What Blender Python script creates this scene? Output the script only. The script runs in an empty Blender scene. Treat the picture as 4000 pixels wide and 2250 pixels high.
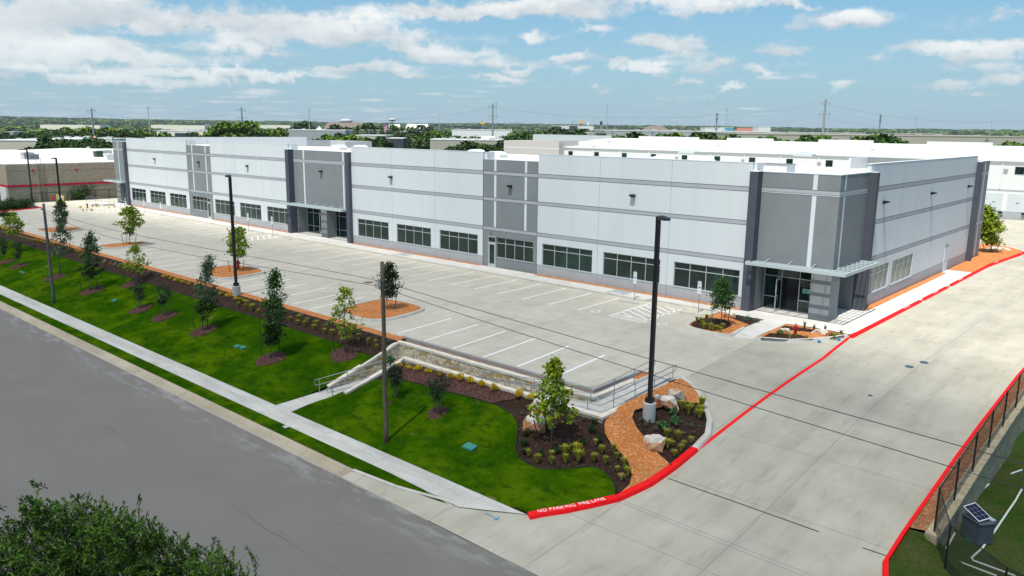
import bpy, math, random
import numpy as np
from mathutils import Vector, Matrix
from mathutils.geometry import delaunay_2d_cdt
FL,PI_,RO,YW,CH=3088.927,math.radians(11.46249),math.radians(0.64673),math.radians(-41.91783),13.262
def _basis():
    cp,sp=math.cos(PI_),math.sin(PI_); cy,sy=math.cos(YW),math.sin(YW)
    F=(sy*cp,cy*cp,-sp); R=(cy,-sy,0.0)
    U=(R[1]*F[2]-R[2]*F[1],R[2]*F[0]-R[0]*F[2],R[0]*F[1]-R[1]*F[0])
    c,s=math.cos(RO),math.sin(RO)
    return tuple(R[i]*c+U[i]*s for i in range(3)),tuple(-R[i]*s+U[i]*c for i in range(3)),F
CR,CU,CF=_basis()
TL={1:(0,400),2:(1000,400),3:(2000,400),4:(3000,400),5:(0,900),6:(1000,900),7:(2000,900),8:(3000,900),9:(0,1400),10:(1000,1400),11:(2000,1400),12:(3000,1400)}
def S(t,x,y):   # survey sheets of the site: sheet number and place on it
    if t==0: return (x*1.5528,y*1.5528)
    if t==13: return (x/2.576,1700+y/2.576)
    if t==14: return (1500+x*.46584,1700+y*.46584)
    if t==15: return (3400+x*.345,1750+y*.345)
    if t==20: return (2850+x/3.8133,950+y/3.8133)
    if t==21: return (2850+x/3.8133,620+y/3.8133)
    if t==22: return (0+x/4.829,560+y/4.829)
    if t==23: return (1200+x/4.528,1300+y/4.528)
    if t==24: return (1500+x/4.293,1300+y/4.293)
    if t==25: return (2100+x/4.293,1400+y/4.293)
    if t==26: return (2600+x/3.22,1150+y/3.22)
    if t==27: return (1100+x/3.623,560+y/3.623)
    if t==28: return (420+x/4.027,500+y/4.027)
    if t==29: return (3700+x/3.15,560+y/3.15)
    o=TL[t]; return (o[0]+x/2.576,o[1]+y/2.576)
def ray(p):
    a,b=p[0]-2000,1125-p[1]
    return tuple(CF[i]*FL+CR[i]*a+CU[i]*b for i in range(3))
def interp(t,tab):
    if t<=tab[0][0]: return tab[0][1]
    for (a,x),(b,y) in zip(tab,tab[1:]):
        if t<=b: return x+(y-x)*(t-a)/(b-a)
    return tab[-1][1]
def sm(t): t=max(0,min(1,t)); return t*t*(3-2*t)
DT=[(0,-2.25),(19.6,-2.25),(22.4,-2.1),(26,-1.88),(31,-1.38),(37,-.8),(42,-.42),(50,0)]
LT=[(19.5,-2.25),(19.9,-2.1),(22.4,-2.1),(25.5,-1.4),(29.2,-.5),(31.0,-.05),(31.3,0)]
def H(x,y):
    d=interp(y,DT); b=interp(y,LT); t=sm((x+21.2)/4.4)
    z=b+(d-b)*t
    if -42<x<-32 and 22<y<31.5:   # the lawn dips to the foot of the ramp
        f=1-sm((abs(x+37)-1.1)/3.2); z+=(interp(y,[(22.4,-2.1),(25.5,-2.02),(26,-1.93),(29.4,-.62),(31,-.08)])-z)*f
    if x>-6.4:
        z=d+(min(d,-2.1)-d)*sm((x+6.4)/1.0)
    if y>190: z-=5*sm((y-190)/250)
    if x<-150: z-=3*sm((-x-150)/150)
    r=math.hypot(x,y)
    if r>2300:
        a=math.atan2(x,y); z+=(29-7*a+3.2*math.sin(a*9+1)+1.8*math.sin(a*23)+1.0*math.sin(a*61+r*.002))*sm((r-2300)/4200)
    return z
def at(p,z):
    d=ray(p); t=(z-CH)/d[2]; return (d[0]*t,d[1]*t,z)
def onY(p,Y): d=ray(p); t=Y/d[1]; return (d[0]*t,Y,CH+d[2]*t)
def onX(p,X): d=ray(p); t=X/d[0]; return (X,d[1]*t,CH+d[2]*t)
def W(p,dz=0):
    d=ray(p); n=math.hypot(d[0],d[1]); r=8.0; pr=r
    while r<9000:
        x,y,z=d[0]*r/n,d[1]*r/n,CH+d[2]*r/n
        if z<H(x,y)+dz: break
        pr=r; r+=0.5 if r<250 else r*.01
    for _ in range(25):
        m=(pr+r)/2; x,y,z=d[0]*m/n,d[1]*m/n,CH+d[2]*m/n
        if z<H(x,y)+dz: r=m
        else: pr=m
    return (x,y,H(x,y)+dz)
def proj(P):
    v=(P[0],P[1],P[2]-CH); z=sum(v[i]*CF[i] for i in range(3))
    return (2000+FL*sum(v[i]*CR[i] for i in range(3))/z,1125-FL*sum(v[i]*CU[i] for i in range(3))/z)
def tall(base,top,dz=0):  # height of an upright thing from its foot and head
    G=W(base,dz); lo,hi=0,40
    for _ in range(40):
        m=(lo+hi)/2
        if proj((G[0],G[1],G[2]+m))[1]>top[1]: lo=m
        else: hi=m
    return G,lo

sc=bpy.context.scene; COL=sc.collection; RAD=math.radians
# ---------- camera ----------
cam=bpy.data.cameras.new('camera'); co=bpy.data.objects.new('camera',cam); COL.objects.link(co); sc.camera=co
cam.sensor_width=36; cam.lens=FL/4000*36; cam.clip_end=30000; cam.clip_start=.3
co.matrix_world=Matrix(((CR[0],CU[0],-CF[0],0),(CR[1],CU[1],-CF[1],0),(CR[2],CU[2],-CF[2],CH),(0,0,0,1)))
sc.render.resolution_x,sc.render.resolution_y=1024,576
sc.render.engine='CYCLES'
# ---------- light ----------
SUN=Vector((.30,-1.47,3.7)).normalized(); ELEV=math.asin(SUN.z); AZ=math.atan2(SUN.x,SUN.y)
sl=bpy.data.lights.new('sun','SUN'); sl.energy=3.8; sl.angle=RAD(.53); sl.color=(1,.95,.87)
so=bpy.data.objects.new('sun',sl); COL.objects.link(so); so.rotation_euler=SUN.to_track_quat('Z','Y').to_euler(); so.location=(0,0,60)
sc.view_settings.view_transform='Standard'; sc.view_settings.look='None'; sc.view_settings.exposure=0.70; sc.view_settings.gamma=1
try: sc.view_settings.use_curve_mapping=False
except Exception: pass
wd=bpy.data.worlds.new("World"); sc.world=wd; wd.use_nodes=True
PUFFS=[(60,18,60,20),(150,22,60,28),(225,20,55,28),(325,30,35,20),(450,45,75,22),(540,50,50,18),(350,72,55,18),(180,82,70,16),(80,78,70,20),(15,48,40,22),(640,14,80,13),(770,15,110,17),(1030,16,75,15),(930,2,40,10),(850,48,40,13),(950,62,50,15),(760,52,30,11),(1010,88,30,12),(600,72,45,11),(665,84,40,9),(720,101,55,9),(805,92,30,9),(815,115,25,7),(900,103,28,8),(970,110,20,6),(1030,130,28,6),(865,130,18,5),(1205,36,45,18),(1110,72,32,13),(1320,75,42,13),(1420,78,28,11),(1200,118,30,10),(1360,122,38,9),(1440,108,25,12),(710,117,45,6),(560,100,50,9),(480,98,45,8),(400,108,60,7),(290,105,60,7),(120,112,90,8),(1080,102,40,8),(1140,4,22,7)]
def build_world():
    nt=wd.node_tree; N=nt.nodes; L=nt.links; N.clear()
    out=N.new('ShaderNodeOutputWorld'); bg=N.new('ShaderNodeBackground'); L.new(bg.outputs[0],out.inputs[0])
    sky=N.new('ShaderNodeTexSky'); sky.sky_type='NISHITA'; sky.sun_disc=False; sky.sun_elevation=ELEV; sky.sun_rotation=AZ; sky.altitude=200; sky.air_density=1.0; sky.dust_density=1.2; sky.ozone_density=1.0
    def m(op,a,b=None,c=None,clamp=False):
        n=N.new('ShaderNodeMath'); n.operation=op; n.use_clamp=clamp
        for i,v in enumerate((a,b,c)):
            if v is None: continue
            if isinstance(v,(int,float)): n.inputs[i].default_value=v
            else: L.new(v,n.inputs[i])
        return n.outputs[0]
    tc=N.new('ShaderNodeTexCoord'); sp=N.new('ShaderNodeSeparateXYZ'); L.new(tc.outputs['Generated'],sp.inputs[0])
    x,y,z=sp.outputs
    zc=m('ADD',m('MAXIMUM',z,0.0),0.035)
    u=m('DIVIDE',x,zc); v=m('DIVIDE',y,zc)
    cb=N.new('ShaderNodeCombineXYZ'); L.new(u,cb.inputs[0]); L.new(v,cb.inputs[1])
    # vertical swell so that cloud tops heap up above flat bases
    L.new(m('MULTIPLY',z,3.0),cb.inputs[2])
    def noise(scale,detail,rough,off,dist=0,vec=None,mod=(1,1,1)):
        mp=N.new('ShaderNodeMapping'); mp.inputs['Location'].default_value=off; mp.inputs['Scale'].default_value=mod
        L.new(vec or cb.outputs[0],mp.inputs[0])
        n=N.new('ShaderNodeTexNoise'); n.inputs['Scale'].default_value=scale; n.inputs['Detail'].default_value=detail; n.inputs['Roughness'].default_value=rough; n.inputs['Distortion'].default_value=dist
        L.new(mp.outputs[0],n.inputs[0]); return n.outputs[0]
    # bearing from the building's long side: clouds thick to the left, thin to the right
    bear=m('ADD',m('MULTIPLY',x,CR[0]),m('MULTIPLY',y,CR[1]))
    big=noise(.42,8,.58,(3.1,7.7,0),.3)
    ang=noise(5.5,9,.6,(1.3,.4,2.1),.25,vec=tc.outputs['Generated'],mod=(1,1,2.3))
    def cells(scale,off):
        dn=N.new('ShaderNodeTexNoise'); dn.inputs['Scale'].default_value=2.2; dn.inputs['Detail'].default_value=5; L.new(cb.outputs[0],dn.inputs[0])
        va=N.new('ShaderNodeVectorMath'); va.operation='MULTIPLY_ADD'; L.new(dn.outputs['Color'],va.inputs[0]); va.inputs[1].default_value=(.55,.55,0); L.new(cb.outputs[0],va.inputs[2])
        mp=N.new('ShaderNodeMapping'); mp.inputs['Location'].default_value=off; mp.inputs['Scale'].default_value=(scale,scale,0); L.new(va.outputs[0],mp.inputs[0])
        vo=N.new('ShaderNodeTexVoronoi'); vo.feature='SMOOTH_F1'; vo.inputs['Scale'].default_value=1; vo.inputs['Smoothness'].default_value=.35; L.new(mp.outputs[0],vo.inputs[0]); return m('SUBTRACT',.93,vo.outputs['Distance'])
    cov=m('ADD',m('ADD',m('MULTIPLY',big,.28),m('MULTIPLY',ang,.42)),m('MULTIPLY',cells(1.05,(3,1,0)),.30))
    cov=m('ADD',cov,m('MULTIPLY',bear,-.13))
    # separate heaps of cumulus, each given by the bearing it stands at
    F_=None; V_=None
    def dot(vv):
        n=N.new('ShaderNodeVectorMath'); n.operation='DOT_PRODUCT'; L.new(wv,n.inputs[0]); n.inputs[1].default_value=vv; return n.outputs['Value']
    wn=N.new('ShaderNodeTexNoise'); wn.inputs['Scale'].default_value=13; wn.inputs['Detail'].default_value=7; wn.inputs['Roughness'].default_value=.62; L.new(tc.outputs['Generated'],wn.inputs[0])
    wa=N.new('ShaderNodeVectorMath'); wa.operation='MULTIPLY_ADD'; L.new(wn.outputs['Color'],wa.inputs[0]); wa.inputs[1].default_value=(.11,.11,.075); L.new(tc.outputs['Generated'],wa.inputs[2])
    ws=N.new('ShaderNodeVectorMath'); ws.operation='SUBTRACT'; L.new(wa.outputs[0],ws.inputs[0]); ws.inputs[1].default_value=(.055,.055,.0375); wv=ws.outputs[0]
    for px,py,w,h in PUFFS:
        d=Vector(ray((px*2.747,py*2.747))).normalized(); up=Vector((0,0,1)); rt=d.cross(up).normalized(); u2=rt.cross(d); w*=.00089*1.12; h*=.00089*1.15
        a1=m('MULTIPLY',dot(rt),1/w); b2=dot(u2); a2=m('MAXIMUM',m('MULTIPLY',b2,1/h),m('MULTIPLY',b2,-1.9/h))
        k=m('EXPONENT',m('MULTIPLY',m('MULTIPLY_ADD',a1,a1,m('MULTIPLY',a2,a2)),-1.1)); kv=m('MULTIPLY',k,m('MULTIPLY',b2,1/h))
        F_=k if F_ is None else m('ADD',F_,k); V_=kv if V_ is None else m('ADD',V_,kv)
    fine=noise(26,8,.66,(2,.7,.3),.2,vec=tc.outputs['Generated'],mod=(1,1,1.7)); cov=m('ADD',m('ADD',m('MULTIPLY',cov,.88),m('MULTIPLY',m('SUBTRACT',fine,.5),.46)),m('MULTIPLY',m('MINIMUM',F_,1.0),.25))
    zr=N.new('ShaderNodeMapRange'); zr.interpolation_type='SMOOTHSTEP'; zr.inputs[1].default_value=.28; zr.inputs[2].default_value=.75; zr.inputs[4].default_value=.17; L.new(z,zr.inputs[0]); cov=m('ADD',cov,zr.outputs[0])
    hgt=m('DIVIDE',V_,m('ADD',F_,.05))
    mask=N.new('ShaderNodeMapRange'); mask.interpolation_type='SMOOTHSTEP'; mask.inputs[1].default_value=.445; mask.inputs[2].default_value=.64; L.new(cov,mask.inputs[0])
    core=N.new('ShaderNodeMapRange'); core.interpolation_type='SMOOTHSTEP'; core.inputs[1].default_value=.52; core.inputs[2].default_value=.74; L.new(cov,core.inputs[0])
    sh=noise(9,7,.62,(.2,5,1.4),.3,vec=tc.outputs['Generated'],mod=(1,1,2.6))
    shade=N.new('ShaderNodeMapRange'); shade.inputs[1].default_value=.35; shade.inputs[2].default_value=.68; L.new(sh,shade.inputs[0])
    up=noise(5.5,9,.6,(1.3,.4,2.1+.045),.25,vec=tc.outputs['Generated'],mod=(1,1,2.3)); big2=noise(.42,8,.58,(3.1,7.7,.10),.3)
    rel=N.new('ShaderNodeMapRange'); rel.inputs[1].default_value=-.05; rel.inputs[2].default_value=.07; L.new(m('SUBTRACT',ang,up),rel.inputs[0])
    hs=N.new('ShaderNodeMapRange'); hs.inputs[1].default_value=-.45; hs.inputs[2].default_value=.55; L.new(hgt,hs.inputs[0])
    lit=m('ADD',m('ADD',m('MULTIPLY',m('MULTIPLY',core.outputs[0],shade.outputs[0]),.25),m('MULTIPLY',rel.outputs[0],.42)),m('MULTIPLY',hs.outputs[0],.40),clamp=True)
    cc=N.new('ShaderNodeMix'); cc.data_type='RGBA'; L.new(lit,cc.inputs['Factor']); cc.inputs['A'].default_value=(3.7,4.25,4.7,1); cc.inputs['B'].default_value=(6.7,6.9,6.85,1)
    # sky tint
    tn=N.new('ShaderNodeMix'); tn.data_type='RGBA'; tn.blend_type='MULTIPLY'; tn.inputs['Factor'].default_value=1; L.new(sky.outputs[0],tn.inputs['A']); tn.inputs['B'].default_value=(.47,.83,.97,1)
    # thin veil near the horizon
    veil=N.new('ShaderNodeMapRange'); veil.inputs[1].default_value=.0; veil.inputs[2].default_value=.22; veil.inputs[3].default_value=.85; veil.inputs[4].default_value=.0; veil.clamp=True; L.new(z,veil.inputs[0])
    s2=N.new('ShaderNodeMix'); s2.data_type='RGBA'; L.new(veil.outputs[0],s2.inputs['Factor']); L.new(tn.outputs['Result'],s2.inputs['A']); s2.inputs['B'].default_value=(2.95,4.0,4.9,1)
    fx=N.new('ShaderNodeMix'); fx.data_type='RGBA'; L.new(m('MULTIPLY',mask.outputs[0],m('SUBTRACT',1.0,m('MULTIPLY',m('SUBTRACT',1.0,m('MINIMUM',m('MULTIPLY',m('MAXIMUM',z,0),9),1)),.45))),fx.inputs['Factor']); L.new(s2.outputs['Result'],fx.inputs['A']); L.new(cc.outputs['Result'],fx.inputs['B'])
    L.new(fx.outputs['Result'],bg.inputs[0]); bg.inputs[1].default_value=.088
build_world()
# ---------- materials ----------
MC={}
def mat(name,col,rough=.8,col2=None,scale=4,spec=.3,metal=0,bump=0,bscale=None,alpha=None,detail=6,extra=None,island=0,contrast=(.35,.65),coat=0,mapping=None):
    if name in MC: return MC[name]
    m=bpy.data.materials.new(name); m.use_nodes=True; nt=m.node_tree; N=nt.nodes; L=nt.links; b=N['Principled BSDF']
    b.inputs['Roughness'].default_value=rough; b.inputs['Metallic'].default_value=metal; b.inputs['Specular IOR Level'].default_value=spec
    b.inputs['Base Color'].default_value=(*col,1)
    cur=None; g=N.new('ShaderNodeNewGeometry'); vec=g.outputs['Position']
    if mapping:
        mp=N.new('ShaderNodeMapping'); mp.inputs['Scale'].default_value=mapping; L.new(vec,mp.inputs[0]); vec=mp.outputs[0]
    if col2 is not None:
        n=N.new('ShaderNodeTexNoise'); n.inputs['Scale'].default_value=scale; n.inputs['Detail'].default_value=detail; n.inputs['Roughness'].default_value=.6; L.new(vec,n.inputs[0])
        r=N.new('ShaderNodeMapRange'); r.inputs[1].default_value=contrast[0]; r.inputs[2].default_value=contrast[1]; L.new(n.outputs[0],r.inputs[0])
        x=N.new('ShaderNodeMix'); x.data_type='RGBA'; L.new(r.outputs[0],x.inputs['Factor']); x.inputs['A'].default_value=(*col,1); x.inputs['B'].default_value=(*col2,1); cur=x.outputs['Result']
    if island:
        gi=N.new('ShaderNodeHueSaturation'); r=N.new('ShaderNodeMapRange'); r.inputs[3].default_value=1-island; r.inputs[4].default_value=1+island; L.new(g.outputs['Random Per Island'],r.inputs[0]); L.new(r.outputs[0],gi.inputs['Value'])
        if cur: L.new(cur,gi.inputs['Color'])
        else: gi.inputs['Color'].default_value=(*col,1)
        cur=gi.outputs[0]
    if extra and cur is None:
        rg=N.new('ShaderNodeRGB'); rg.outputs[0].default_value=(*col,1); cur=rg.outputs[0]
    if extra: cur=extra(N,L,cur,g.outputs['Position'],col)
    if cur: L.new(cur,b.inputs['Base Color'])
    if bump:
        n=N.new('ShaderNodeTexNoise'); n.inputs['Scale'].default_value=bscale or scale*4; n.inputs['Detail'].default_value=5; L.new(g.outputs['Position'],n.inputs[0])
        bp=N.new('ShaderNodeBump'); bp.inputs['Strength'].default_value=bump; bp.inputs['Distance'].default_value=.05; L.new(n.outputs[0],bp.inputs['Height']); L.new(bp.outputs[0],b.inputs['Normal'])
    if coat: b.inputs['Coat Weight'].default_value=coat; b.inputs['Coat Roughness'].default_value=.05
    if alpha is not None:
        t=N.new('ShaderNodeBsdfTransparent'); mx=N.new('ShaderNodeMixShader'); mx.inputs[0].default_value=alpha; L.new(t.outputs[0],mx.inputs[1]); L.new(b.outputs[0],mx.inputs[2]); L.new(mx.outputs[0],N['Material Output'].inputs[0])
    MC[name]=m; return m
def _math(N,L,op,a,b=None,clamp=False):
    n=N.new('ShaderNodeMath'); n.operation=op; n.use_clamp=clamp
    for i,v in enumerate((a,b)):
        if v is None: continue
        if isinstance(v,(int,float)): n.inputs[i].default_value=v
        else: L.new(v,n.inputs[i])
    return n.outputs[0]
def _mix(N,L,f,a,b,bt='MIX'):
    x=N.new('ShaderNodeMix'); x.data_type='RGBA'; x.blend_type=bt
    if isinstance(f,(int,float)): x.inputs['Factor'].default_value=f
    else: L.new(f,x.inputs['Factor'])
    for k,v in (('A',a),('B',b)):
        if isinstance(v,tuple): x.inputs[k].default_value=(*v,1)
        else: L.new(v,x.inputs[k])
    return x.outputs['Result']
def _noise(N,L,vec,scale,detail=5,lo=.4,hi=.6,sc3=None,off=(0,0,0),rough=.6):
    mp=N.new('ShaderNodeMapping'); mp.inputs['Location'].default_value=off
    if sc3: mp.inputs['Scale'].default_value=sc3
    L.new(vec,mp.inputs[0])
    n=N.new('ShaderNodeTexNoise'); n.inputs['Scale'].default_value=scale; n.inputs['Detail'].default_value=detail; n.inputs['Roughness'].default_value=rough; L.new(mp.outputs[0],n.inputs[0])
    r=N.new('ShaderNodeMapRange'); r.inputs[1].default_value=lo; r.inputs[2].default_value=hi; L.new(n.outputs[0],r.inputs[0]); return r.outputs[0]
def concrete_x(jx,jy,ox=0,oy=0,w=.02,dark=.55,stain=.8,streak=(1,1,1),tone=(1,1,1),crack=.0,wheel=False):
    def f(N,L,cur,pos,col):
        c=_mix(N,L,_noise(N,L,pos,.16,4,.35,.68),cur,tuple(v*stain for v in tone),'MULTIPLY')
        c=_mix(N,L,_noise(N,L,pos,.55,7,.48,.75,sc3=streak,off=(4,9,0)),c,(.86,.85,.82),'MULTIPLY')
        c=_mix(N,L,_noise(N,L,pos,1.7,8,.56,.8,sc3=streak,off=(40,3,0)),c,(.74,.74,.72),'MULTIPLY')
        sp=N.new('ShaderNodeSeparateXYZ'); L.new(pos,sp.inputs[0])
        m=None
        for o,j,s in ((sp.outputs[0],jx,ox),(sp.outputs[1],jy,oy)):
            if not j: continue
            t=_math(N,L,'PINGPONG',_math(N,L,'ADD',o,s+1000*j),j/2)
            t=_math(N,L,'LESS_THAN',t,w); m=t if m is None else _math(N,L,'MAXIMUM',m,t)
        if m is not None: c=_mix(N,L,_math(N,L,'MULTIPLY',m,1-dark),c,(.12,.115,.1))
        if wheel:   # tyre tracks along the drive
            for cx,wd,a in wheel:
                t=_math(N,L,'ABSOLUTE',_math(N,L,'SUBTRACT',_math(N,L,'ADD',sp.outputs[0],_math(N,L,'MULTIPLY',_noise(N,L,pos,.07,2,0,1,off=(cx*7,0,0)),1.6)),cx))
                r=N.new('ShaderNodeMapRange'); r.inputs[1].default_value=0; r.inputs[2].default_value=wd; r.inputs[3].default_value=a; r.inputs[4].default_value=0; L.new(t,r.inputs[0])
                c=_mix(N,L,_math(N,L,'MULTIPLY',r.outputs[0],_noise(N,L,pos,.5,4,.3,.65,sc3=(3,.4,1),off=(2,cx,0))),c,(.22,.21,.2))
        return c
    return f
CONC=mat('lot_concrete',(.50,.467,.39),.85,(.56,.53,.45),.9,bump=.08,bscale=30,extra=concrete_x(4.11,4.6,.9,.4,.014,.72,.9,(1,.35,1)))
DRIVE=mat('drive_concrete',(.425,.405,.33),.85,(.48,.46,.385),.6,bump=.1,bscale=30,extra=concrete_x(5.0,5.2,1.9,2.4,.018,.5,.85,(1.8,.35,1),wheel=[(-10.9,.9,.42),(-12.6,.8,.28),(-9.2,.7,.25),(-14.4,.9,.22)]))
WALK=mat('walk_concrete',(.47,.465,.43),.85,(.60,.59,.56),.8,bump=.05,bscale=30,mapping=(.5,2.2,1),extra=concrete_x(1.52,0,.3,0,.012,.6,.88,(.6,2.2,1)))
BWALK=mat('entry_concrete',(.56,.55,.52),.85,(.62,.61,.58),.8,bump=.05,bscale=30,extra=concrete_x(1.8,0,.3,0,.012,.7,.92))
CURB=mat('curb_concrete',(.50,.485,.44),.85,(.60,.58,.53),1.2,bump=.1,bscale=20,extra=concrete_x(3.05,0,.3,0,.015,.6,.9))
GUT=mat('gutter_concrete',(.42,.36,.27),.9,(.50,.44,.34),.7,bump=.15,bscale=20,mapping=(.3,2,1),extra=concrete_x(3.1,0,.3,0,.02,.5,.8))
RAWC=mat('raw_concrete',(.42,.42,.40),.85,(.50,.50,.47),2,bump=.1,bscale=15)
def street_x(N,L,cur,pos,col):
    c=_mix(N,L,_noise(N,L,pos,.06,3,.2,.8,sc3=(.5,2,1)),cur,(1.08,1.06,1.04),'MULTIPLY')
    c=_mix(N,L,_noise(N,L,pos,24,3,.3,.7),c,(.82,.82,.83),'MULTIPLY')
    v=N.new('ShaderNodeTexVoronoi'); v.inputs['Scale'].default_value=.8; v.inputs['Randomness'].default_value=1; L.new(pos,v.inputs[0])
    c=_mix(N,L,_math(N,L,'MULTIPLY',_math(N,L,'LESS_THAN',v.outputs['Distance'],.035),.55),c,(.04,.04,.045))
    sp=N.new('ShaderNodeSeparateXYZ'); L.new(pos,sp.inputs[0])
    # seam crack along the middle of the carriageway
    wob=_math(N,L,'MULTIPLY',_noise(N,L,pos,.35,6,0,1),.5)
    t=_math(N,L,'LESS_THAN',_math(N,L,'ABSOLUTE',_math(N,L,'SUBTRACT',_math(N,L,'ADD',sp.outputs[1],wob),15.1)),.022)
    c=_mix(N,L,_math(N,L,'MULTIPLY',t,_math(N,L,'MULTIPLY',_noise(N,L,pos,.25,2,.46,.62),.6)),c,(.07,.07,.07))
    # pale grit by the gutter
    r=N.new('ShaderNodeMapRange'); r.inputs[1].default_value=17.6; r.inputs[2].default_value=19.6; L.new(sp.outputs[1],r.inputs[0])
    c=_mix(N,L,_math(N,L,'MULTIPLY',_math(N,L,'MULTIPLY',r.outputs[0],_noise(N,L,pos,1.1,9,.5,.62,sc3=(.5,1.6,1),off=(8,0,0))),.6),c,(.33,.33,.31))
    return c
ASPH=mat('street_asphalt',(.182,.172,.160),.9,(.198,.187,.174),.35,bump=.25,bscale=60,extra=street_x)
def lawn_x(N,L,cur,pos,col):
    c=_mix(N,L,_noise(N,L,pos,.45,6,.44,.62),cur,(.075,.142,.002))
    c=_mix(N,L,_noise(N,L,pos,1.3,6,.50,.70,off=(5,1,0),sc3=(1,1.6,1)),c,(.014,.052,.003))
    c=_mix(N,L,_noise(N,L,pos,.8,8,.655,.72,off=(9,31,0)),c,(.16,.145,.045))
    c=_mix(N,L,_noise(N,L,pos,11,3,.35,.75,sc3=(.5,1.5,1)),c,(.55,.6,.5),'MULTIPLY')
    return c
LAWN=mat('lawn_grass',(.031,.090,.0012),1,(.020,.068,.001),2.2,spec=.0,bump=.9,bscale=14,extra=lawn_x)
def gravel_x(sc_,a,b,c3):
    def f(N,L,cur,pos,col):
        v=N.new('ShaderNodeTexVoronoi'); v.inputs['Scale'].default_value=sc_; L.new(pos,v.inputs[0])
        sp=N.new('ShaderNodeSeparateColor'); L.new(v.outputs['Color'],sp.inputs[0])
        c=_mix(N,L,sp.outputs[0],a,b); c=_mix(N,L,_math(N,L,'GREATER_THAN',sp.outputs[1],.82),c,c3)
        return _mix(N,L,_noise(N,L,pos,1.2,4,.35,.7),c,(.8,.78,.76),'MULTIPLY')
    return f
GRAV=mat('orange_gravel',(.42,.14,.04),.9,spec=.2,bump=1.0,bscale=12,extra=gravel_x(15,(.46,.135,.032),(.60,.235,.07),(.62,.34,.16)))
GRAV2=mat('brown_gravel',(.3,.12,.05),.9,spec=.2,bump=1.0,bscale=12,extra=gravel_x(15,(.25,.10,.045),(.40,.18,.08),(.44,.27,.16)))
MULCH=mat('dark_mulch',(.035,.02,.014),.95,spec=.1,bump=1.0,bscale=14,extra=gravel_x(17,(.028,.016,.012),(.045,.026,.019),(.09,.05,.036)))
MULCH2=mat('reddish_mulch',(.06,.03,.025),.95,spec=.1,bump=1.0,bscale=14,extra=gravel_x(17,(.06,.028,.024),(.095,.048,.04),(.16,.09,.07)))
REDP=mat('red_curb_paint',(.92,.0008,.001),.6,(.78,.001,.003),3,spec=.3,bump=.12,bscale=16,extra=lambda N,L,c,p,k:_mix(N,L,_noise(N,L,p,2.5,7,.66,.74),c,(.45,.10,.08)))
WHP=mat('white_paint',(.88,.88,.87),.7,(.80,.80,.79),3)
def wall_x(N,L,cur,pos,col):
    c=_mix(N,L,_noise(N,L,pos,1.4,6,.52,.80,sc3=(1,1,.05)),cur,(.945,.945,.94),'MULTIPLY'); sp=N.new('ShaderNodeSeparateXYZ'); L.new(pos,sp.inputs[0])
    r=N.new('ShaderNodeMapRange'); r.inputs[1].default_value=.75; r.inputs[2].default_value=.1; L.new(sp.outputs[2],r.inputs[0])
    return _mix(N,L,_math(N,L,'MULTIPLY',r.outputs[0],_noise(N,L,pos,1.1,6,.40,.75,off=(7,0,0))),c,(.80,.76,.70),'MULTIPLY')
PW=mat('white_wall_paint',(.58,.625,.65),.65,(.62,.66,.68),.25,mapping=(1,1,.25),bump=.02,bscale=10,extra=wall_x)
PG=mat('grey_wall_paint',(.195,.215,.225),.7,(.215,.236,.245),.6,bump=.03,bscale=12,extra=wall_x)
PD=mat('dark_pier_paint',(.066,.072,.094),.65,(.076,.082,.104),.8)
PB=mat('light_grey_band_paint',(.36,.385,.41),.7,(.39,.415,.44),.5,extra=wall_x)
PS=mat('pale_stripe_paint',(.62,.68,.72),.7)
REC=mat('reveal_joint',(.30,.32,.335),.8)
ROOF=mat('roof_membrane',(.66,.63,.58),.7,(.72,.69,.64),.3,mapping=(1,.3,1))
ALU=mat('aluminium_frame',(.50,.54,.55),.4,metal=.3,spec=.5)
ALC=mat('canopy_aluminium',(.50,.585,.60),.45,metal=.2,spec=.5)
GALV=mat('galvanised_rail',(.33,.35,.37),.45,(.40,.42,.44),6,metal=.5,spec=.5)
BLK=mat('black_metal',(.012,.012,.014),.45,spec=.4)
def glass_x(N,L,cur,pos,col): return _mix(N,L,_noise(N,L,pos,.5,3,.35,.7),(.003,.012,.011),(.008,.040,.033))
GLS=mat('tinted_glass',(.006,.03,.025),.03,spec=.55,extra=glass_x)
GLS2=mat('side_glass',(.16,.22,.185),.25,(.10,.16,.14),.8,spec=.25)  # pale see-through reflections painted into the pane colour, gloss kept low
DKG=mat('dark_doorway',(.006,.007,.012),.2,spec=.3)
HYD=mat('hydrant_red',(.42,.004,.010),.35,spec=.5)
YEL=mat('yellow_paint',(.80,.50,.01),.5)
SIGNW=mat('sign_white',(.80,.82,.82),.5); SIGNB=mat('sign_blue',(.02,.10,.45),.5); SIGNG=mat('sign_green',(.02,.20,.10),.6)
def wood_x(N,L,cur,pos,col):
    c=_mix(N,L,_noise(N,L,pos,6,6,.35,.7,sc3=(3,3,.12)),cur,(.17,.135,.095)); return c
WOOD=mat('weathered_wood',(.055,.043,.03),.9,(.11,.085,.06),3,extra=wood_x,bump=.4,bscale=20)
WOODG=mat('grey_wood',(.085,.085,.085),.9,(.13,.13,.125),3)
BARK=mat('bark',(.16,.125,.095),.9,(.23,.19,.15),8,bump=.4)
BARKD=mat('dark_bark',(.05,.04,.03),.9,(.08,.065,.05),8)
STK=mat('dark_stake',(.018,.026,.018),.6)
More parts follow.
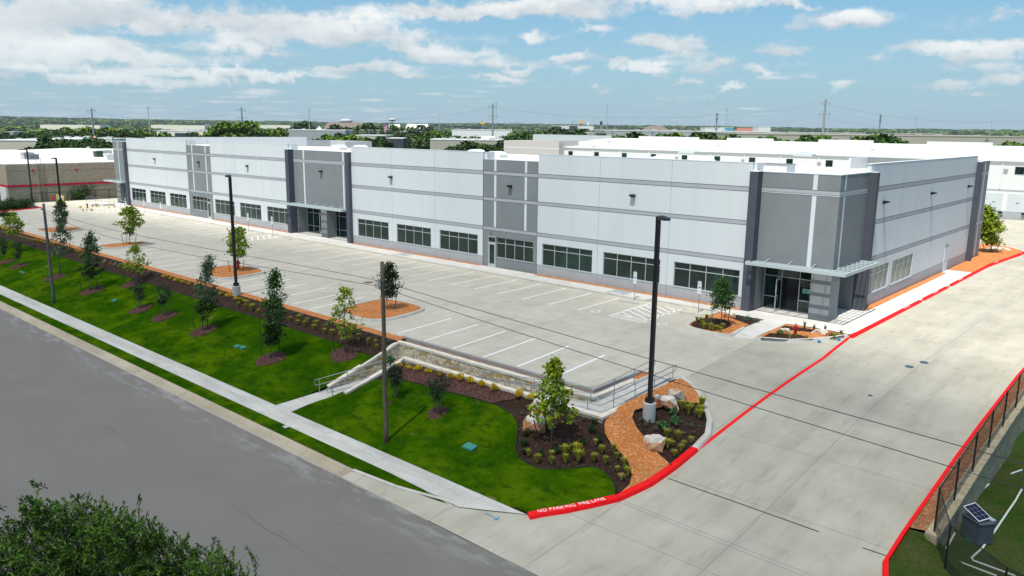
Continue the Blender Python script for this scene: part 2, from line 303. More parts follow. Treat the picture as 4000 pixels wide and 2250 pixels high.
def stone_x(N,L,cur,pos,col):
    br=N.new('ShaderNodeTexVoronoi'); br.inputs['Scale'].default_value=1; br.distance='CHEBYCHEV'
    mp=N.new('ShaderNodeMapping'); mp.inputs['Scale'].default_value=(2.6,2.6,4.6); L.new(pos,mp.inputs[0]); L.new(mp.outputs[0],br.inputs[0])
    b2=N.new('ShaderNodeTexVoronoi'); b2.feature='F2'; b2.distance='CHEBYCHEV'; b2.inputs['Scale'].default_value=1; L.new(mp.outputs[0],b2.inputs[0])
    e=_math(N,L,'LESS_THAN',_math(N,L,'SUBTRACT',b2.outputs['Distance'],br.outputs['Distance']),.09)
    sp=N.new('ShaderNodeSeparateColor'); L.new(br.outputs['Color'],sp.inputs[0])
    c=_mix(N,L,sp.outputs[0],(.66,.55,.38),(.78,.71,.56)); c=_mix(N,L,_math(N,L,'GREATER_THAN',sp.outputs[1],.82),c,(.50,.33,.12))
    c=_mix(N,L,_noise(N,L,pos,5,6,.4,.7),c,(.85,.8,.7),'MULTIPLY')
    return _mix(N,L,e,c,(.36,.32,.255))
STONE=mat('limestone_masonry',(.55,.5,.4),.9,extra=stone_x,bump=.3,bscale=8)
CAP=mat('limestone_coping',(.62,.55,.45),.9,(.74,.69,.60),1.6,bump=.5,bscale=7)
def stone2_x(N,L,cur,pos,col): return _mix(N,L,_noise(N,L,pos,3,6,.40,.7),(.30,.25,.16),(.46,.40,.28))
STONE2=mat('tan_wall_stone',(.36,.30,.2),.9,extra=stone2_x,bump=.7,bscale=6)
def rock_x(N,L,cur,pos,col):
    c=_mix(N,L,_noise(N,L,pos,1.1,5,.42,.60),(.60,.55,.46),(.55,.24,.10)); return _mix(N,L,_noise(N,L,pos,4,6,.45,.7),c,(.78,.75,.7),'MULTIPLY')
ROCK=mat('limestone_boulder',(.6,.5,.4),.9,extra=rock_x,bump=.6,bscale=5)
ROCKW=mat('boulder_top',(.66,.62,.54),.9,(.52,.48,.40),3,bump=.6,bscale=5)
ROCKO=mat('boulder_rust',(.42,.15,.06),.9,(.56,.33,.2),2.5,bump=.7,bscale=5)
def aggr_x(N,L,cur,pos,col): return _mix(N,L,_noise(N,L,pos,9,2,.3,.7),(.20,.165,.115),(.52,.44,.33))
AGG=mat('exposed_aggregate',(.3,.25,.18),.9,extra=aggr_x,bump=.4,bscale=8)
WHROOF=mat('white_roof',(.68,.68,.67),.6)
REDS=mat('red_stripe_paint',(.50,.012,.035),.6)
DIM=mat('dark_rooftop_unit',(.10,.11,.12),.6,(.25,.26,.27),3)
def leafm(n,c,v=.35,c2=None): return mat(n,c,.65,c2,1.1,spec=.15,island=v)
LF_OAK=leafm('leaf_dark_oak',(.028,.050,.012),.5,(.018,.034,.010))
LF_LIME=leafm('leaf_yellow_green',(.27,.34,.018),.4,(.16,.25,.016))
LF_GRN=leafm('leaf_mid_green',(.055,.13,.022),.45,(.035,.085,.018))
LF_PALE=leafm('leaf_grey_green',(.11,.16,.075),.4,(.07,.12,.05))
LF_CREPE=leafm('leaf_crepe',(.034,.050,.026),.5,(.024,.036,.020))
LF_FG=leafm('leaf_live_oak_near',(.085,.18,.016),.55,(.038,.09,.010))
LF_BG=leafm('leaf_background',(.078,.155,.022),.4,(.048,.10,.018))
LF_BGL=leafm('leaf_background_light',(.12,.20,.016),.4,(.075,.145,.014))
LF_BGD=leafm('leaf_background_dark',(.042,.088,.02),.4,(.028,.058,.015))
LF_YEL=leafm('leaf_golden',(.72,.47,.006),.35,(.50,.36,.010))
LF_GRS=leafm('grass_blade',(.42,.39,.04),.35,(.25,.28,.03))
LF_GRSP=leafm('grass_blade_straw',(.50,.40,.13),.3)
LF_SHR=leafm('leaf_shrub',(.028,.070,.016),.45,(.018,.045,.012))
LF_BLU=leafm('leaf_sage',(.11,.15,.11),.35)
# ---------- mesh helpers ----------
class MB:
    def __init__(s): s.v=[]; s.n=0; s.f=[]; s.m=[]
    def add(s,v,f,m=0):
        v=np.asarray(v,float).reshape(-1,3)
        for q in f: s.f.append([i+s.n for i in q]); s.m.append(m)
        s.v.append(v); s.n+=len(v); return s
    def quads(s,v,m=0,k=4):   # v: (n*k,3)
        n=len(v)//k; a=np.arange(s.n,s.n+n*k).reshape(n,k); s.f.extend(a.tolist()); s.m.extend([m]*n); s.v.append(v); s.n+=n*k; return s
    def box(s,x0,x1,y0,y1,z0,z1,m=0):
        return s.add([(x0,y0,z0),(x1,y0,z0),(x1,y1,z0),(x0,y1,z0),(x0,y0,z1),(x1,y0,z1),(x1,y1,z1),(x0,y1,z1)],[(0,3,2,1),(4,5,6,7),(0,1,5,4),(1,2,6,5),(2,3,7,6),(3,0,4,7)],m)
    def obox(s,c,ax,ay,az,m=0):   # centre and three half-axis vectors
        c,ax,ay,az=map(np.array,(c,ax,ay,az)); P=[c-ax-ay-az,c+ax-ay-az,c+ax+ay-az,c-ax+ay-az,c-ax-ay+az,c+ax-ay+az,c+ax+ay+az,c-ax+ay+az]
        return s.add(P,[(0,3,2,1),(4,5,6,7),(0,1,5,4),(1,2,6,5),(2,3,7,6),(3,0,4,7)],m)
    def prism(s,poly,z0,z1,m=0):
        n=len(poly); a=[(p[0],p[1],(z0 if np.isscalar(z0) else z0[i])) for i,p in enumerate(poly)]; b=[(p[0],p[1],(z1 if np.isscalar(z1) else z1[i])) for i,p in enumerate(poly)]
        return s.add(a+b,[tuple(range(n-1,-1,-1)),tuple(range(n,2*n))]+[(i,(i+1)%n,n+(i+1)%n,n+i) for i in range(n)],m)
    def tube(s,pts,r,n=6,m=0,cap=True):
        P=[Vector(p) for p in pts]; R=r if isinstance(r,(list,tuple)) else [r]*len(P); V=[];F=[]
        for i,p in enumerate(P):
            t=(P[min(i+1,len(P)-1)]-P[max(i-1,0)]); t=t.normalized() if t.length>1e-9 else Vector((0,0,1))
            a=t.cross(Vector((0,0,1)));
            if a.length<.05: a=t.cross(Vector((1,0,0)))
            a.normalize(); b=t.cross(a)
            for k in range(n):
                an=2*math.pi*(k+.5)/n; q=p+(a*math.cos(an)+b*math.sin(an))*R[i]; V.append(q)
        for i in range(len(P)-1):
            for k in range(n): F.append((i*n+k,(i+1)*n+k,(i+1)*n+(k+1)%n,i*n+(k+1)%n))
        if cap: F.append(tuple(range(n))); F.append(tuple(range(len(V)-1,len(V)-n-1,-1)))
        return s.add([tuple(v) for v in V],F,m)
    def lathe(s,c,prof,n=16,m=0):
        V=[];F=[]
        for r,z in prof:
            for k in range(n): V.append((c[0]+r*math.cos(2*math.pi*k/n),c[1]+r*math.sin(2*math.pi*k/n),c[2]+z))
        for i in range(len(prof)-1):
            for k in range(n): F.append((i*n+k,i*n+(k+1)%n,(i+1)*n+(k+1)%n,(i+1)*n+k))
        F.append(tuple(range(n-1,-1,-1))); F.append(tuple(range(len(V)-n,len(V)))); return s.add(V,F,m)
    def build(s,name,mats,parent=None,smooth=False,local=False):
        if not isinstance(mats,(list,tuple)): mats=[mats]
        V=np.concatenate(s.v) if s.v else np.zeros((0,3))
        if parent is not None and not local: V=V-np.array(parent['_o'])
        me=bpy.data.meshes.new(name); lt=np.array([len(f) for f in s.f],dtype=np.int32); lv=np.fromiter((i for f in s.f for i in f),dtype=np.int32,count=int(lt.sum()))
        me.vertices.add(len(V)); me.vertices.foreach_set('co',V.astype(np.float32).ravel()); me.loops.add(len(lv)); me.loops.foreach_set('vertex_index',lv)
        me.polygons.add(len(lt)); me.polygons.foreach_set('loop_start',np.concatenate([[0],np.cumsum(lt)[:-1]]).astype(np.int32)); me.polygons.foreach_set('loop_total',lt)
        me.polygons.foreach_set('material_index',np.array(s.m,dtype=np.int32))
        me.polygons.foreach_set('use_smooth',np.full(len(lt),bool(smooth)))
        for m in mats: me.materials.append(m)
        me.update(calc_edges=True); me.validate()
        o=bpy.data.objects.new(name,me); COL.objects.link(o)
        if parent is not None: o.parent=parent
        return o
def thing(name,label,cat,loc=(0,0,0),group=None,rz=0):
    o=bpy.data.objects.new(name,None); COL.objects.link(o); o.location=loc; o.rotation_euler=(0,0,rz); o['_o']=tuple(float(v) for v in loc); o['label']=label; o['category']=cat
    if group: o['group']=group
    o.empty_display_size=.2; return o
def tagm(o,label,cat,group=None):
    o['label']=label; o['category']=cat
    if group: o['group']=group
    return o
def struct(o,kind='structure',label=None,cat=None):
    o['kind']=kind
    if label: o['label']=label; o['category']=cat
    return o
def clone(root,loc,label=None,rz=None,scale=None):
    r=root.copy(); COL.objects.link(r); r.location=loc
    if label: r['label']=label
    if rz is not None: r.rotation_euler=(0,0,rz)
    if scale is not None: r.scale=scale if hasattr(scale,'__len__') else (scale,)*3
    def rec(a,b):
        for ch in a.children:
            c=ch.copy(); COL.objects.link(c); c.parent=b; rec(ch,c)
    rec(root,r); return r
def inpoly(x,y,P):
    c=False; j=len(P)-1
    for i in range(len(P)):
        if (P[i][1]>y)!=(P[j][1]>y) and x<(P[j][0]-P[i][0])*(y-P[i][1])/(P[j][1]-P[i][1])+P[i][0]: c=not c
        j=i
    return c
def dens(P,step,closed=True):
    out=[]; n=len(P)
    for i in range(n if closed else n-1):
        a,b=P[i],P[(i+1)%n]; d=math.hypot(b[0]-a[0],b[1]-a[1]); k=max(1,int(d/step))
        for j in range(k): out.append((a[0]+(b[0]-a[0])*j/k,a[1]+(b[1]-a[1])*j/k))
    if not closed: out.append(tuple(P[-1][:2]))
    return out
def smooth_poly(P,n=2,closed=True):
    for _ in range(n):
        Q=[] if closed else [P[0]]
        for i in range(len(P) if closed else len(P)-1):
            a,b=P[i],P[(i+1)%len(P)]; Q+= [tuple(a[k]*.75+b[k]*.25 for k in (0,1)),tuple(a[k]*.25+b[k]*.75 for k in (0,1))]
        if not closed: Q.append(P[-1])
        P=Q
    return P
def sheet(name,poly,m,dz,step=1.5,gy=None,hf=None,rough=0,mb=None):
    hf=hf or H; rnd=random.Random(len(poly)); bd=dens(poly,step); pts=[Vector(p) for p in bd]; nb=len(pts)
    x0,x1=min(p[0] for p in bd),max(p[0] for p in bd); y0,y1=min(p[1] for p in bd),max(p[1] for p in bd)
    sy=gy or step; j=y0+sy/2
    while j<y1:
        i=x0+step/2
        while i<x1:
            if inpoly(i,j,bd): pts.append(Vector((i+rnd.uniform(-.05,.05)*step,j+rnd.uniform(-.05,.05)*sy)))
            i+=step
        j+=sy
    v,e,f,_,_,_=delaunay_2d_cdt(pts,[(i,(i+1)%nb) for i in range(nb)],[list(range(nb))],1,1e-5)
    V=[(p[0],p[1],hf(p[0],p[1])+dz+(rnd.uniform(-rough,rough) if rough else 0)) for p in v]
    F=[tuple(q) for q in f]
    F2=[]
    for q in F:
        a,b,c=(V[k] for k in q[:3]); cr=(b[0]-a[0])*(c[1]-a[1])-(b[1]-a[1])*(c[0]-a[0]); F2.append(q if cr>0 else q[::-1])
    M=mb or MB(); M.add(V,F2)
    if mb is None: return struct(M.build(name,m,smooth=True))
def sweep(mb,path,prof,m=0,step=.8,hf=None,closed=False):   # prof: (offset to the right of travel, z over ground)
    hf=hf or H; P=dens(path,step,closed); n=len(P); V=[]; k=len(prof)
    for i,p in enumerate(P):
        a=P[(i-1)%n] if (closed or i>0) else P[i]; b=P[(i+1)%n] if (closed or i<n-1) else P[i]
        tx,ty=b[0]-a[0],b[1]-a[1]; l=math.hypot(tx,ty) or 1; nx,ny=ty/l,-tx/l; z=hf(p[0],p[1])
        for o,h in prof: V.append((p[0]+nx*o,p[1]+ny*o,z+h))
    F=[]
    for i in range(n if closed else n-1):
        j=(i+1)%n
        for q in range(k-1): F.append((i*k+q,j*k+q,j*k+q+1,i*k+q+1))
    if not closed: F.append(tuple(range(k-1,-1,-1))); F.append(tuple((n-1)*k+q for q in range(k)))
    return mb.add(V,F,m)
def curb(path,w=.3,h=.15,z0=-.15,batter=.05): return [(0,z0),(0,h-.0),(w-batter-.04,h),(w-batter,h-.03),(w,.0),(w,z0)]
def text_verts(body,size):
    cu=bpy.data.curves.new('lettering','FONT'); cu.body=body; cu.size=size; cu.align_x='CENTER'; cu.align_y='CENTER'; cu.resolution_u=2
    o=bpy.data.objects.new('lettering',cu); COL.objects.link(o); dg=bpy.context.evaluated_depsgraph_get(); me=bpy.data.meshes.new_from_object(o.evaluated_get(dg))
    V=[tuple(v.co) for v in me.vertices]; F=[tuple(p.vertices) for p in me.polygons]; bpy.data.objects.remove(o); bpy.data.curves.remove(cu); bpy.data.meshes.remove(me); return V,F
def add_text(mb,body,size,org,ex,ey,m=0,bold=0,hf=None,dz=0,sx=1):
    V,F=text_verts(body,size); out=[]
    for v in V:
        q=[org[i]+ex[i]*v[0]*sx+ey[i]*v[1] for i in range(3)]
        if hf: q[2]=hf(q[0],q[1])+dz
        out.append(q)
    mb.add(out,F,m)
rng=np.random.default_rng(7)
def leaves(mb,centers,size,m=0,up=.35,asp=.55,jit=.35,seed=None):
    n=len(centers); r=rng; d=r.normal(size=(n,3)); d/=np.linalg.norm(d,axis=1)[:,None]; nn=r.normal(size=(n,3)); nn[:,2]=np.abs(nn[:,2])+up; 
    b=np.cross(d,nn); b/=np.linalg.norm(b,axis=1)[:,None]+1e-9
    s=size*(1+r.uniform(-jit,jit,(n,1))); a=d*s; b=b*s*asp
    V=np.empty((n,4,3)); V[:,0]=centers-a; V[:,1]=centers+b; V[:,2]=centers+a; V[:,3]=centers-b
    mb.quads(V.reshape(-1,3),m)
def blob_pts(n,c,rad,shell=.55,seedclump=None,clump=.0):
    r=rng; d=r.normal(size=(n,3)); d/=np.linalg.norm(d,axis=1)[:,None]; t=r.uniform(shell**3,1,(n,1))**(1/3)
    return np.array(c)+d*t*np.array(rad)
def crown_pts(n,nclump,prof,h0,h1,crad,wob=.25):
    # prof(t): radius at relative height t ; clumps of twigs spread over the volume
    r=rng; t=r.uniform(0,1,nclump); R=np.array([prof(q) for q in t]); an=r.uniform(0,2*np.pi,nclump); rr=np.sqrt(r.uniform(.05,1,nclump))*R*(1+r.uniform(-wob,wob,nclump))
    C=np.stack([rr*np.cos(an),rr*np.sin(an),h0+t*(h1-h0)],1); k=max(1,n//nclump); out=[]
    for c in C:
        s=crad*r.uniform(.6,1.3); out.append(c+r.normal(size=(k,3))*s*np.array([.55,.55,.45]))
    return np.concatenate(out),C
def young_tree(name,label,base,h,cb,ct,prof,leafmat,n=1500,ncl=60,crad=.3,leaf=.085,tr=.05,trunks=1,group='young trees',lean=(0,0),barkm=None,two=None,asp=.6):
    T=thing('young_tree' if name is None else name,label,'tree',base,group)
    mb=MB(); P,C=crown_pts(n,ncl,prof,cb,ct,crad)
    for k in range(trunks):
        a=2*math.pi*k/max(1,trunks)+.5; s=0 if trunks==1 else .07; e=0 if trunks==1 else .35
        top=(lean[0]+math.cos(a)*e,lean[1]+math.sin(a)*e,ct*.93 if trunks==1 else (cb+ct)/2)
        pts=[(math.cos(a)*s,math.sin(a)*s,-.1)]+[(top[0]*q**1.3+math.cos(a)*s+random.uniform(-.03,.03),top[1]*q**1.3+math.sin(a)*s+random.uniform(-.03,.03),top[2]*q) for q in (.2,.4,.6,.8,1)]
        mb.tube(pts,[tr*(1-.16*i) for i in range(6)],6)
    for c in C[::2]:
        z=max(cb*.75,c[2]-.35*math.hypot(c[0],c[1])-.25); f=z/max(ct,.1)
        mb.tube([(lean[0]*f,lean[1]*f,z),(c[0]*.6+lean[0]*f*.4,c[1]*.6+lean[1]*f*.4,(z+c[2])/2+.08),tuple(c)],[tr*.28,tr*.2,tr*.08],4,cap=False)
    mb.build('trunk',barkm or BARK,T,smooth=True,local=True)
    cr=MB(); 
    if lean!=(0,0): P=P+np.stack([P[:,2]/ct*lean[0],P[:,2]/ct*lean[1],P[:,2]*0],1)
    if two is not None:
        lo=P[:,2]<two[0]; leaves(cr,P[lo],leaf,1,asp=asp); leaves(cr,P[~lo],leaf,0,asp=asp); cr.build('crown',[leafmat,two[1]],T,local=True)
    else:
        leaves(cr,P,leaf,asp=asp); cr.build('crown',leafmat,T,local=True)
    return T
def ordn(i): return ['first','second','third','fourth','fifth','sixth','seventh','eighth','ninth','tenth','eleventh','twelfth','thirteenth','fourteenth','fifteenth','sixteenth','seventeenth','eighteenth','nineteenth','twentieth'][i] if i<20 else str(i+1)+('st' if (i+1)%10==1 and i!=10 else 'nd' if (i+1)%10==2 and i!=11 else 'rd' if (i+1)%10==3 and i!=12 else 'th')
# ---------- ground ----------
def base_ground():
    mb=MB(); R=[0,4]; 
    while R[-1]<9500: R.append(R[-1]*1.035+1.2)
    A=260; V=[(0,0,H(0,0)-.6)]; F=[]
    for r in R[1:]:
        for k in range(A):
            a=2*math.pi*k/A; x,y=r*math.sin(a),r*math.cos(a); o=.4
            if -48<x<0 and 15<y<42: o=2.8
            elif -150<x<60 and 17<y<150: o=.7
            V.append((x,y,H(x,y)-o))
    for k in range(A): F.append((0,1+(k+1)%A,1+k))
    for i in range(len(R)-2):
        for k in range(A): a=1+i*A; F.append((a+k,a+(k+1)%A,a+A+(k+1)%A,a+A+k))
    mb.add(V,F)
    def gx(N,L,cur,pos,col):
        c=_mix(N,L,_noise(N,L,pos,.02,8,.42,.6),cur,(.030,.062,.012)); c=_mix(N,L,_noise(N,L,pos,.004,5,.60,.68),c,(.22,.20,.14)); return _mix(N,L,_noise(N,L,pos,.11,5,.4,.65),c,(.55,.6,.55),'MULTIPLY')
    struct(mb.build('ground',mat('wooded_ground',(.055,.10,.022),.95,spec=.05,extra=gx),smooth=True))
base_ground()
sheet('street',[(-420,3.5),(60,3.5),(60,19.56),(-420,19.56)],ASPH,0,6,2)
REDIN=[(-19.15,22.42),(-18.9,22.85),(-18.31,23.66),(-17.8,24.59),(-17.23,25.82),(-16.85,27.6),(-16.78,29.4),(-16.85,31.4)]
GREYIN=[(-16.85,31.4),(-17.05,33.0),(-17.6,34.2),(-18.45,35.3),(-19.2,36.0),(-19.96,36.45),(-20.5,36.6)]
APRON=[(-27.75,19.58),(-27.7,20.1),(-25.8,20.75),(-23,21.2),(-21.4,21.6),(-19.2,22.6)]
DRV=APRON+REDIN[1:]+GREYIN[1:]+[(-20.6,37.2),(-21.25,47.2),(-21.25,54.6),(-19.0,54.6),(-19.0,98.5),(-139.2,98.5),(-139.2,144.4),(60,144.4),(60,60),(-7.1,60),(-7.1,27.9),(-6.3,25.3),(-4.5,22.9),(-2.0,19.58)]
sheet('driveway',DRV,DRIVE,0,1.6)
sheet('parking_lot',[(-136,31.76),(-22.78,31.76),(-22.78,36.5),(-20.5,36.6),(-20.6,37.2),(-21.25,47.2),(-21.25,54.6),(-139.5,54.6),(-139.5,112),(-148.6,112),(-148.6,44.5),(-139,43),(-136,36.6)],CONC,.004,2.2)
sheet('sidewalk',[(-420,21.0),(-26.3,21.15),(-21.65,21.0),(-19.2,22.43),(-420,22.43)],WALK,.045,4,.7)
sheet('verge_grass',[(-420,20.28),(-27.7,20.28),(-25.8,20.42),(-24.3,20.6),(-22.2,20.9),(-26.2,21.15),(-420,21.0)],LAWN,.05,3,.5)
sheet('lawn',[(-420,22.42),(-37.75,22.42),(-37.95,26),(-37.6,29.25),(-420,29.25)],LAWN,.05,1.6,.8,rough=.012)
sheet('mulch_bed',[(-420,29.15),(-37.6,29.15),(-37.5,31.05),(-420,31.05)],MULCH,.06,.9,.5,rough=.02)
sheet('gravel_strip',[(-420,31.0),(-37.6,31.0),(-37.6,31.78),(-420,31.78)],GRAV,.06,1,.4,rough=.008)
CORN=[(-36.3,22.42),(-19.15,22.42)]+REDIN[1:]+GREYIN[1:]+[(-20.55,36.5),(-20.55,29.4),(-34.95,29.4),(-36.35,25.9)]
ledge=lambda x,y:H(x,y)-.09*sm((23.6-y)/1.2)*(1 if x<-20.2 else 0)
sheet('mulch_bed',CORN,MULCH,.10,.55,rough=.02,hf=lambda x,y:ledge(x,y)-.02)
t=lambda n,L: [W(S(n,*q),.12)[:2] for q in L]
redside=REDIN[:4]+[(-17.45,25.2)]
CURL=t(14,[(1938,505),(1942,450),(1920,390),(1880,335),(1820,290),(1740,268),(1600,278),(1450,290),(1300,285),(1200,240),(1130,190),(1103,110)])+t(11,[(45,850),(62,720),(50,640),(0,560)])+t(10,[(2430,480),(2200,405),(1950,345),(1640,260),(1480,225),(1380,200)])
lawnR=[(-36.2,22.42),(-19.15,22.42)]+REDIN[1:3]+CURL+[(-35.75,27.3),(-36.4,25.9)]
sheet('lawn',lawnR,LAWN,.14,.55,rough=.012,hf=ledge)
GPL=t(11,[(955,590),(925,660),(930,760),(1000,880),(1090,960),(1170,1060),(1200,1180),(1180,1270),(1110,1335),(1050,1378)])
GPR=t(11,[(1605,1082),(1540,1020),(1480,970),(1400,880),(1330,790),(1250,690),(1212,600),(1235,535),(1320,508),(1450,512),(1560,490),(1680,442),(1885,462),(1925,462)])
def nearest(p,P): return min(range(len(P)),key=lambda i:math.hypot(P[i][0]-p[0],P[i][1]-p[1]))
RC=dens(REDIN+GREYIN[1:],.3,False); a_,b_,c_=nearest(GPL[-1],RC),nearest(GPR[0],RC),nearest(GPR[-1],RC)
grav=GPL[:-1]+RC[a_:b_+1]+GPR[1:-1]+RC[c_:]+[(-20.55,36.3),(-20.55,29.45)]
sheet('gravel_path',grav,GRAV,.16,.45,rough=.012)
# reddish mulch under the golden shrubs
sheet('mulch_bed',[(-34.6,29.3),(-25.5,29.3),(-27,27.7)]+t(10,[(2200,400),(1950,335),(1640,250),(1480,215)])+[(-35.2,28.6)],MULCH2,.125,.5,rough=.02)
# black steel edging
def edging(P,dz=.17,r=.022): 
    mb=MB(); mb.tube([(x,y,H(x,y)+dz) for x,y in dens(P,.5,False)],r,5); struct(mb.build('bed_edging',BLK))
edging(CURL); edging(GPL); edging(GPR[:-1]); edging([(-37.7,29.2),(-150,29.2)],.07,.03); edging([(-37.6,31.03),(-150,31.03)],.08,.03); 
# curbs
mb=MB(); gp=[(0,-.3),(0,.012),(.5,.012),(.6,.13),(.66,.155),(.8,.155),(.8,-.2)]
sweep(mb,[(-27.75,19.55),(-420,19.55)],gp,0,6); struct(mb.build('street_curb',GUT))
mb=MB(); sweep(mb,[(-20.9,21.75),(-21.7,21.2),(-23,20.85),(-25.0,20.4),(-27.74,20.15)],[(0,-.2),(0,.05),(.15,.06),(.15,-.2)],0,.6); sweep(mb,[(-22,19.57),(-27.74,19.57)],[(0,-.3),(0,.02),(.62,.03),(.62,-.2)],0,1,hf=lambda x,y:-2.25); struct(mb.build('street_curb',CURB))
mb=MB(); sweep(mb,REDIN,curb(0,.36,.16),0,.35); 
V,F=[],[]; struct(mb.build('red_curb',REDP))
mb=MB(); sweep(mb,GREYIN,curb(0,.33,.15),0,.35); struct(mb.build('curb',CURB))
mb=MB(); sweep(mb,[(-2.4,21.1),(-4.4,22.8),(-6.1,25.1),(-6.7,26.8),(-7.05,27.9),(-7.1,30),(-7.1,98)][::1],[(0,-.2),(0,.17),(-.14,.16),(-.19,0),(-.19,-.2)],0,.6); struct(mb.build('red_curb',REDP))
def flat(mb,path,w,dz,m=0,hf=None): sweep(mb,path,[(-w/2,dz),(w/2,dz)],m,1.0,hf)
mb=MB(); flat(mb,[(-16.62,31.2),(-16.7,39.2),(-16.7,46.9),(-16.95,50.8),(-17.15,52.5)],.2,.012); struct(mb.build('red_paint_line',REDP))
# lettering on the red curbs
def curb_text(body,size,path_fn,m,zoff=.0):
    mb=MB(); V,F=text_verts(body,size); out=[]
    for v in V:
        p,n=path_fn(v[0]); o=.13-v[1]; out.append((p[0]+n[0]*o,p[1]+n[1]*o,H(*p)+(.166 if o<.27 else .166-(o-.27)*1.7)))
    mb.add(out,F); return mb
def path_eval(P):
    D=[0]
    for a,b in zip(P,P[1:]): D.append(D[-1]+math.hypot(b[0]-a[0],b[1]-a[1]))
    def f(s):
        for i in range(len(P)-1):
            if s<=D[i+1] or i==len(P)-2:
                u=(s-D[i])/(D[i+1]-D[i]); a,b=P[i],P[i+1]; tx,ty=(b[0]-a[0])/(D[i+1]-D[i]),(b[1]-a[1])/(D[i+1]-D[i]); return (a[0]+(b[0]-a[0])*u,a[1]+(b[1]-a[1])*u),(ty,-tx)
    return f
pe=path_eval(REDIN)
V,F=text_verts('NO PARKING  FIRE LANE',.33); mb=MB(); out=[]
for v in V:
    p,n=pe(1.85+v[0]*.80); o=.16-v[1]; out.append((p[0]+n[0]*o,p[1]+n[1]*o,H(*p)+(.168 if o<.25 else .168-(o-.25)*1.4)))
mb.add(out,F); struct(mb.build('painted_lettering',WHP))
mb=MB()
for y0 in (66.2,73.4,80.7,88.3,96.6):
    add_text(mb,'FIRE LANE NO PARKING',.26,(-16.83-(0),y0,.30),(0.0,1,0),(-1,0,0),hf=None,sx=.8) if 0 else add_text(mb,'FIRE LANE',.24,(-16.93,y0,.289),(0,1,0),(-1,0,0),sx=1.0)
# walks and islands by the building
def raised(name,poly,m,h=.12,edge=None,cm=None,step=1.5):
    sheet(name,poly,m,h,step)
    if edge:
        mb=MB(); sweep(mb,edge,[(0,h+.004),(.0,h+.01),(.13,h+.01),(.15,h-.02),(.15,-.1)],0,1); struct(mb.build('curb',cm or CURB))
raised('entry_walk',[(-133.4,52.3),(-32.8,52.3),(-32.6,52.9),(-27.0,52.9),(-26.6,52.55),(-23.12,52.55),(-23.12,49.3),(-21.42,49.5),(-21.5,52.5),(-19.6,52.8),(-17.2,52.65),(-17.05,54.6),(-16.95,60.5),(-16.95,85.2),(-19.3,85.2),(-19.3,60.5),(-20.8,60.4),(-20.8,56.6),(-25,56.6),(-25,54.5),(-73.5,54.5),(-73.5,56.6),(-85.6,56.6),(-85.6,54.5),(-133.4,54.5)],BWALK,.12,[(-133.4,52.3),(-32.8,52.3),(-32.6,52.9),(-27.0,52.9),(-26.7,52.5)])
sheet('entry_walk',[(-22.95,46.7),(-21.3,47.3),(-21.42,49.5),(-23.12,49.3)],BWALK,0,.5,hf=lambda x,y:.01+.11*sm((y-46.8)/2.6))
sheet('entry_walk',[(-139.3,52.9),(-133.3,52.3),(-133.3,54.6),(-139.3,56.6)],BWALK,.12)
mb=MB(); 
for a,b in ((52.2,67.7),(68.35,75.6),(76.6,104.5)):
    sweep(mb,[(-17.1,a),(-17.1,b)] if a<90 and b<90 else [(-17.1,76.6),(-17.1,90),(-16.7,97),(-16.35,101),(-16.2,103.5),(-16.4,105)],[(0,-.1),(0,.14),(.22,.135),(.27,0),(.27,-.1)],0,1)
struct(mb.build('red_curb',REDP))
mb=MB()
for y0 in (64.2,72.1,80.3,93.9):
    add_text(mb,'FIRE LANE NO PARKING',.2,(-16.98 if y0<90 else -16.75,y0,.148),(0,1,0),(-1,0,0),sx=.62)
struct(mb.build('painted_lettering',WHP))
mb=MB(); sweep(mb,[(-16.35,105),(-16.9,106.3),(-18.4,108),(-20.5,109.3)],[(0,-.1),(0,.14),(.22,.135),(.27,0),(.27,-.1)],0,1); struct(mb.build('curb',CURB))
sheet('gravel_bed',[(-19.3,85.3),(-17.1,85.2),(-17.1,92),(-16.5,100),(-16.3,104),(-16.9,106.3),(-18.4,108),(-20.5,109.3),(-21.3,108.5),(-21.3,98.5),(-19.3,98.4)],GRAV,.13,1,rough=.01)
for P in ([(-19.32,60.9),(-18.75,60.9),(-18.8,83.0),(-19.32,83.0)],[(-45.9,54.02),(-25.7,54.02),(-25.7,54.5),(-45.9,54.5)],[(-73.3,54.1),(-52.9,54.1),(-52.9,54.5),(-73.3,54.5)],[(-105.4,54.1),(-86.3,54.1),(-86.3,54.5),(-105.4,54.5)],[(-132.8,54.1),(-112.6,54.1),(-112.6,54.5),(-132.8,54.5)]):
    sheet('gravel_bed',P,GRAV,.14,.5,rough=.008)
def island(poly,m,h=.13,cm=None,w=.3):
    ar=sum(poly[i][0]*poly[(i+1)%len(poly)][1]-poly[(i+1)%len(poly)][0]*poly[i][1] for i in range(len(poly)))
    if ar<0: poly=poly[::-1]
    P=smooth_poly(poly,2); sheet('planting_island',P,m,h,.6,rough=.008)
    mb=MB(); sweep(mb,P,[(0,h-.03),(0,h+.03),(w-.07,h+.03),(w,-.02)],0,.4,closed=True); struct(mb.build('curb',cm or CURB)); return P
island([(-45.9,32.95),(-42.1,32.95),(-42.45,37.0),(-43.0,38.0),(-44,38.3),(-46.9,38.25),(-47.6,37.4),(-47.3,35.0),(-46.8,33.6)],GRAV)
island([(-67.9,33.3),(-63.5,33.2),(-64.0,37),(-64.6,37.8),(-66,38.1),(-69.1,37.8),(-69.6,36.5),(-69.4,34.8)],GRAV)
island([(-90.5,33.4),(-88.2,33.4),(-88.2,36.6),(-89,37.8),(-90.3,38.1),(-91.2,37.3),(-91.2,34)],GRAV)
island([(-110.4,33.2),(-105.5,33.3),(-105.2,35.5),(-106.6,37.4),(-108.6,37.7),(-110.2,37.2),(-110.5,35)],GRAV)
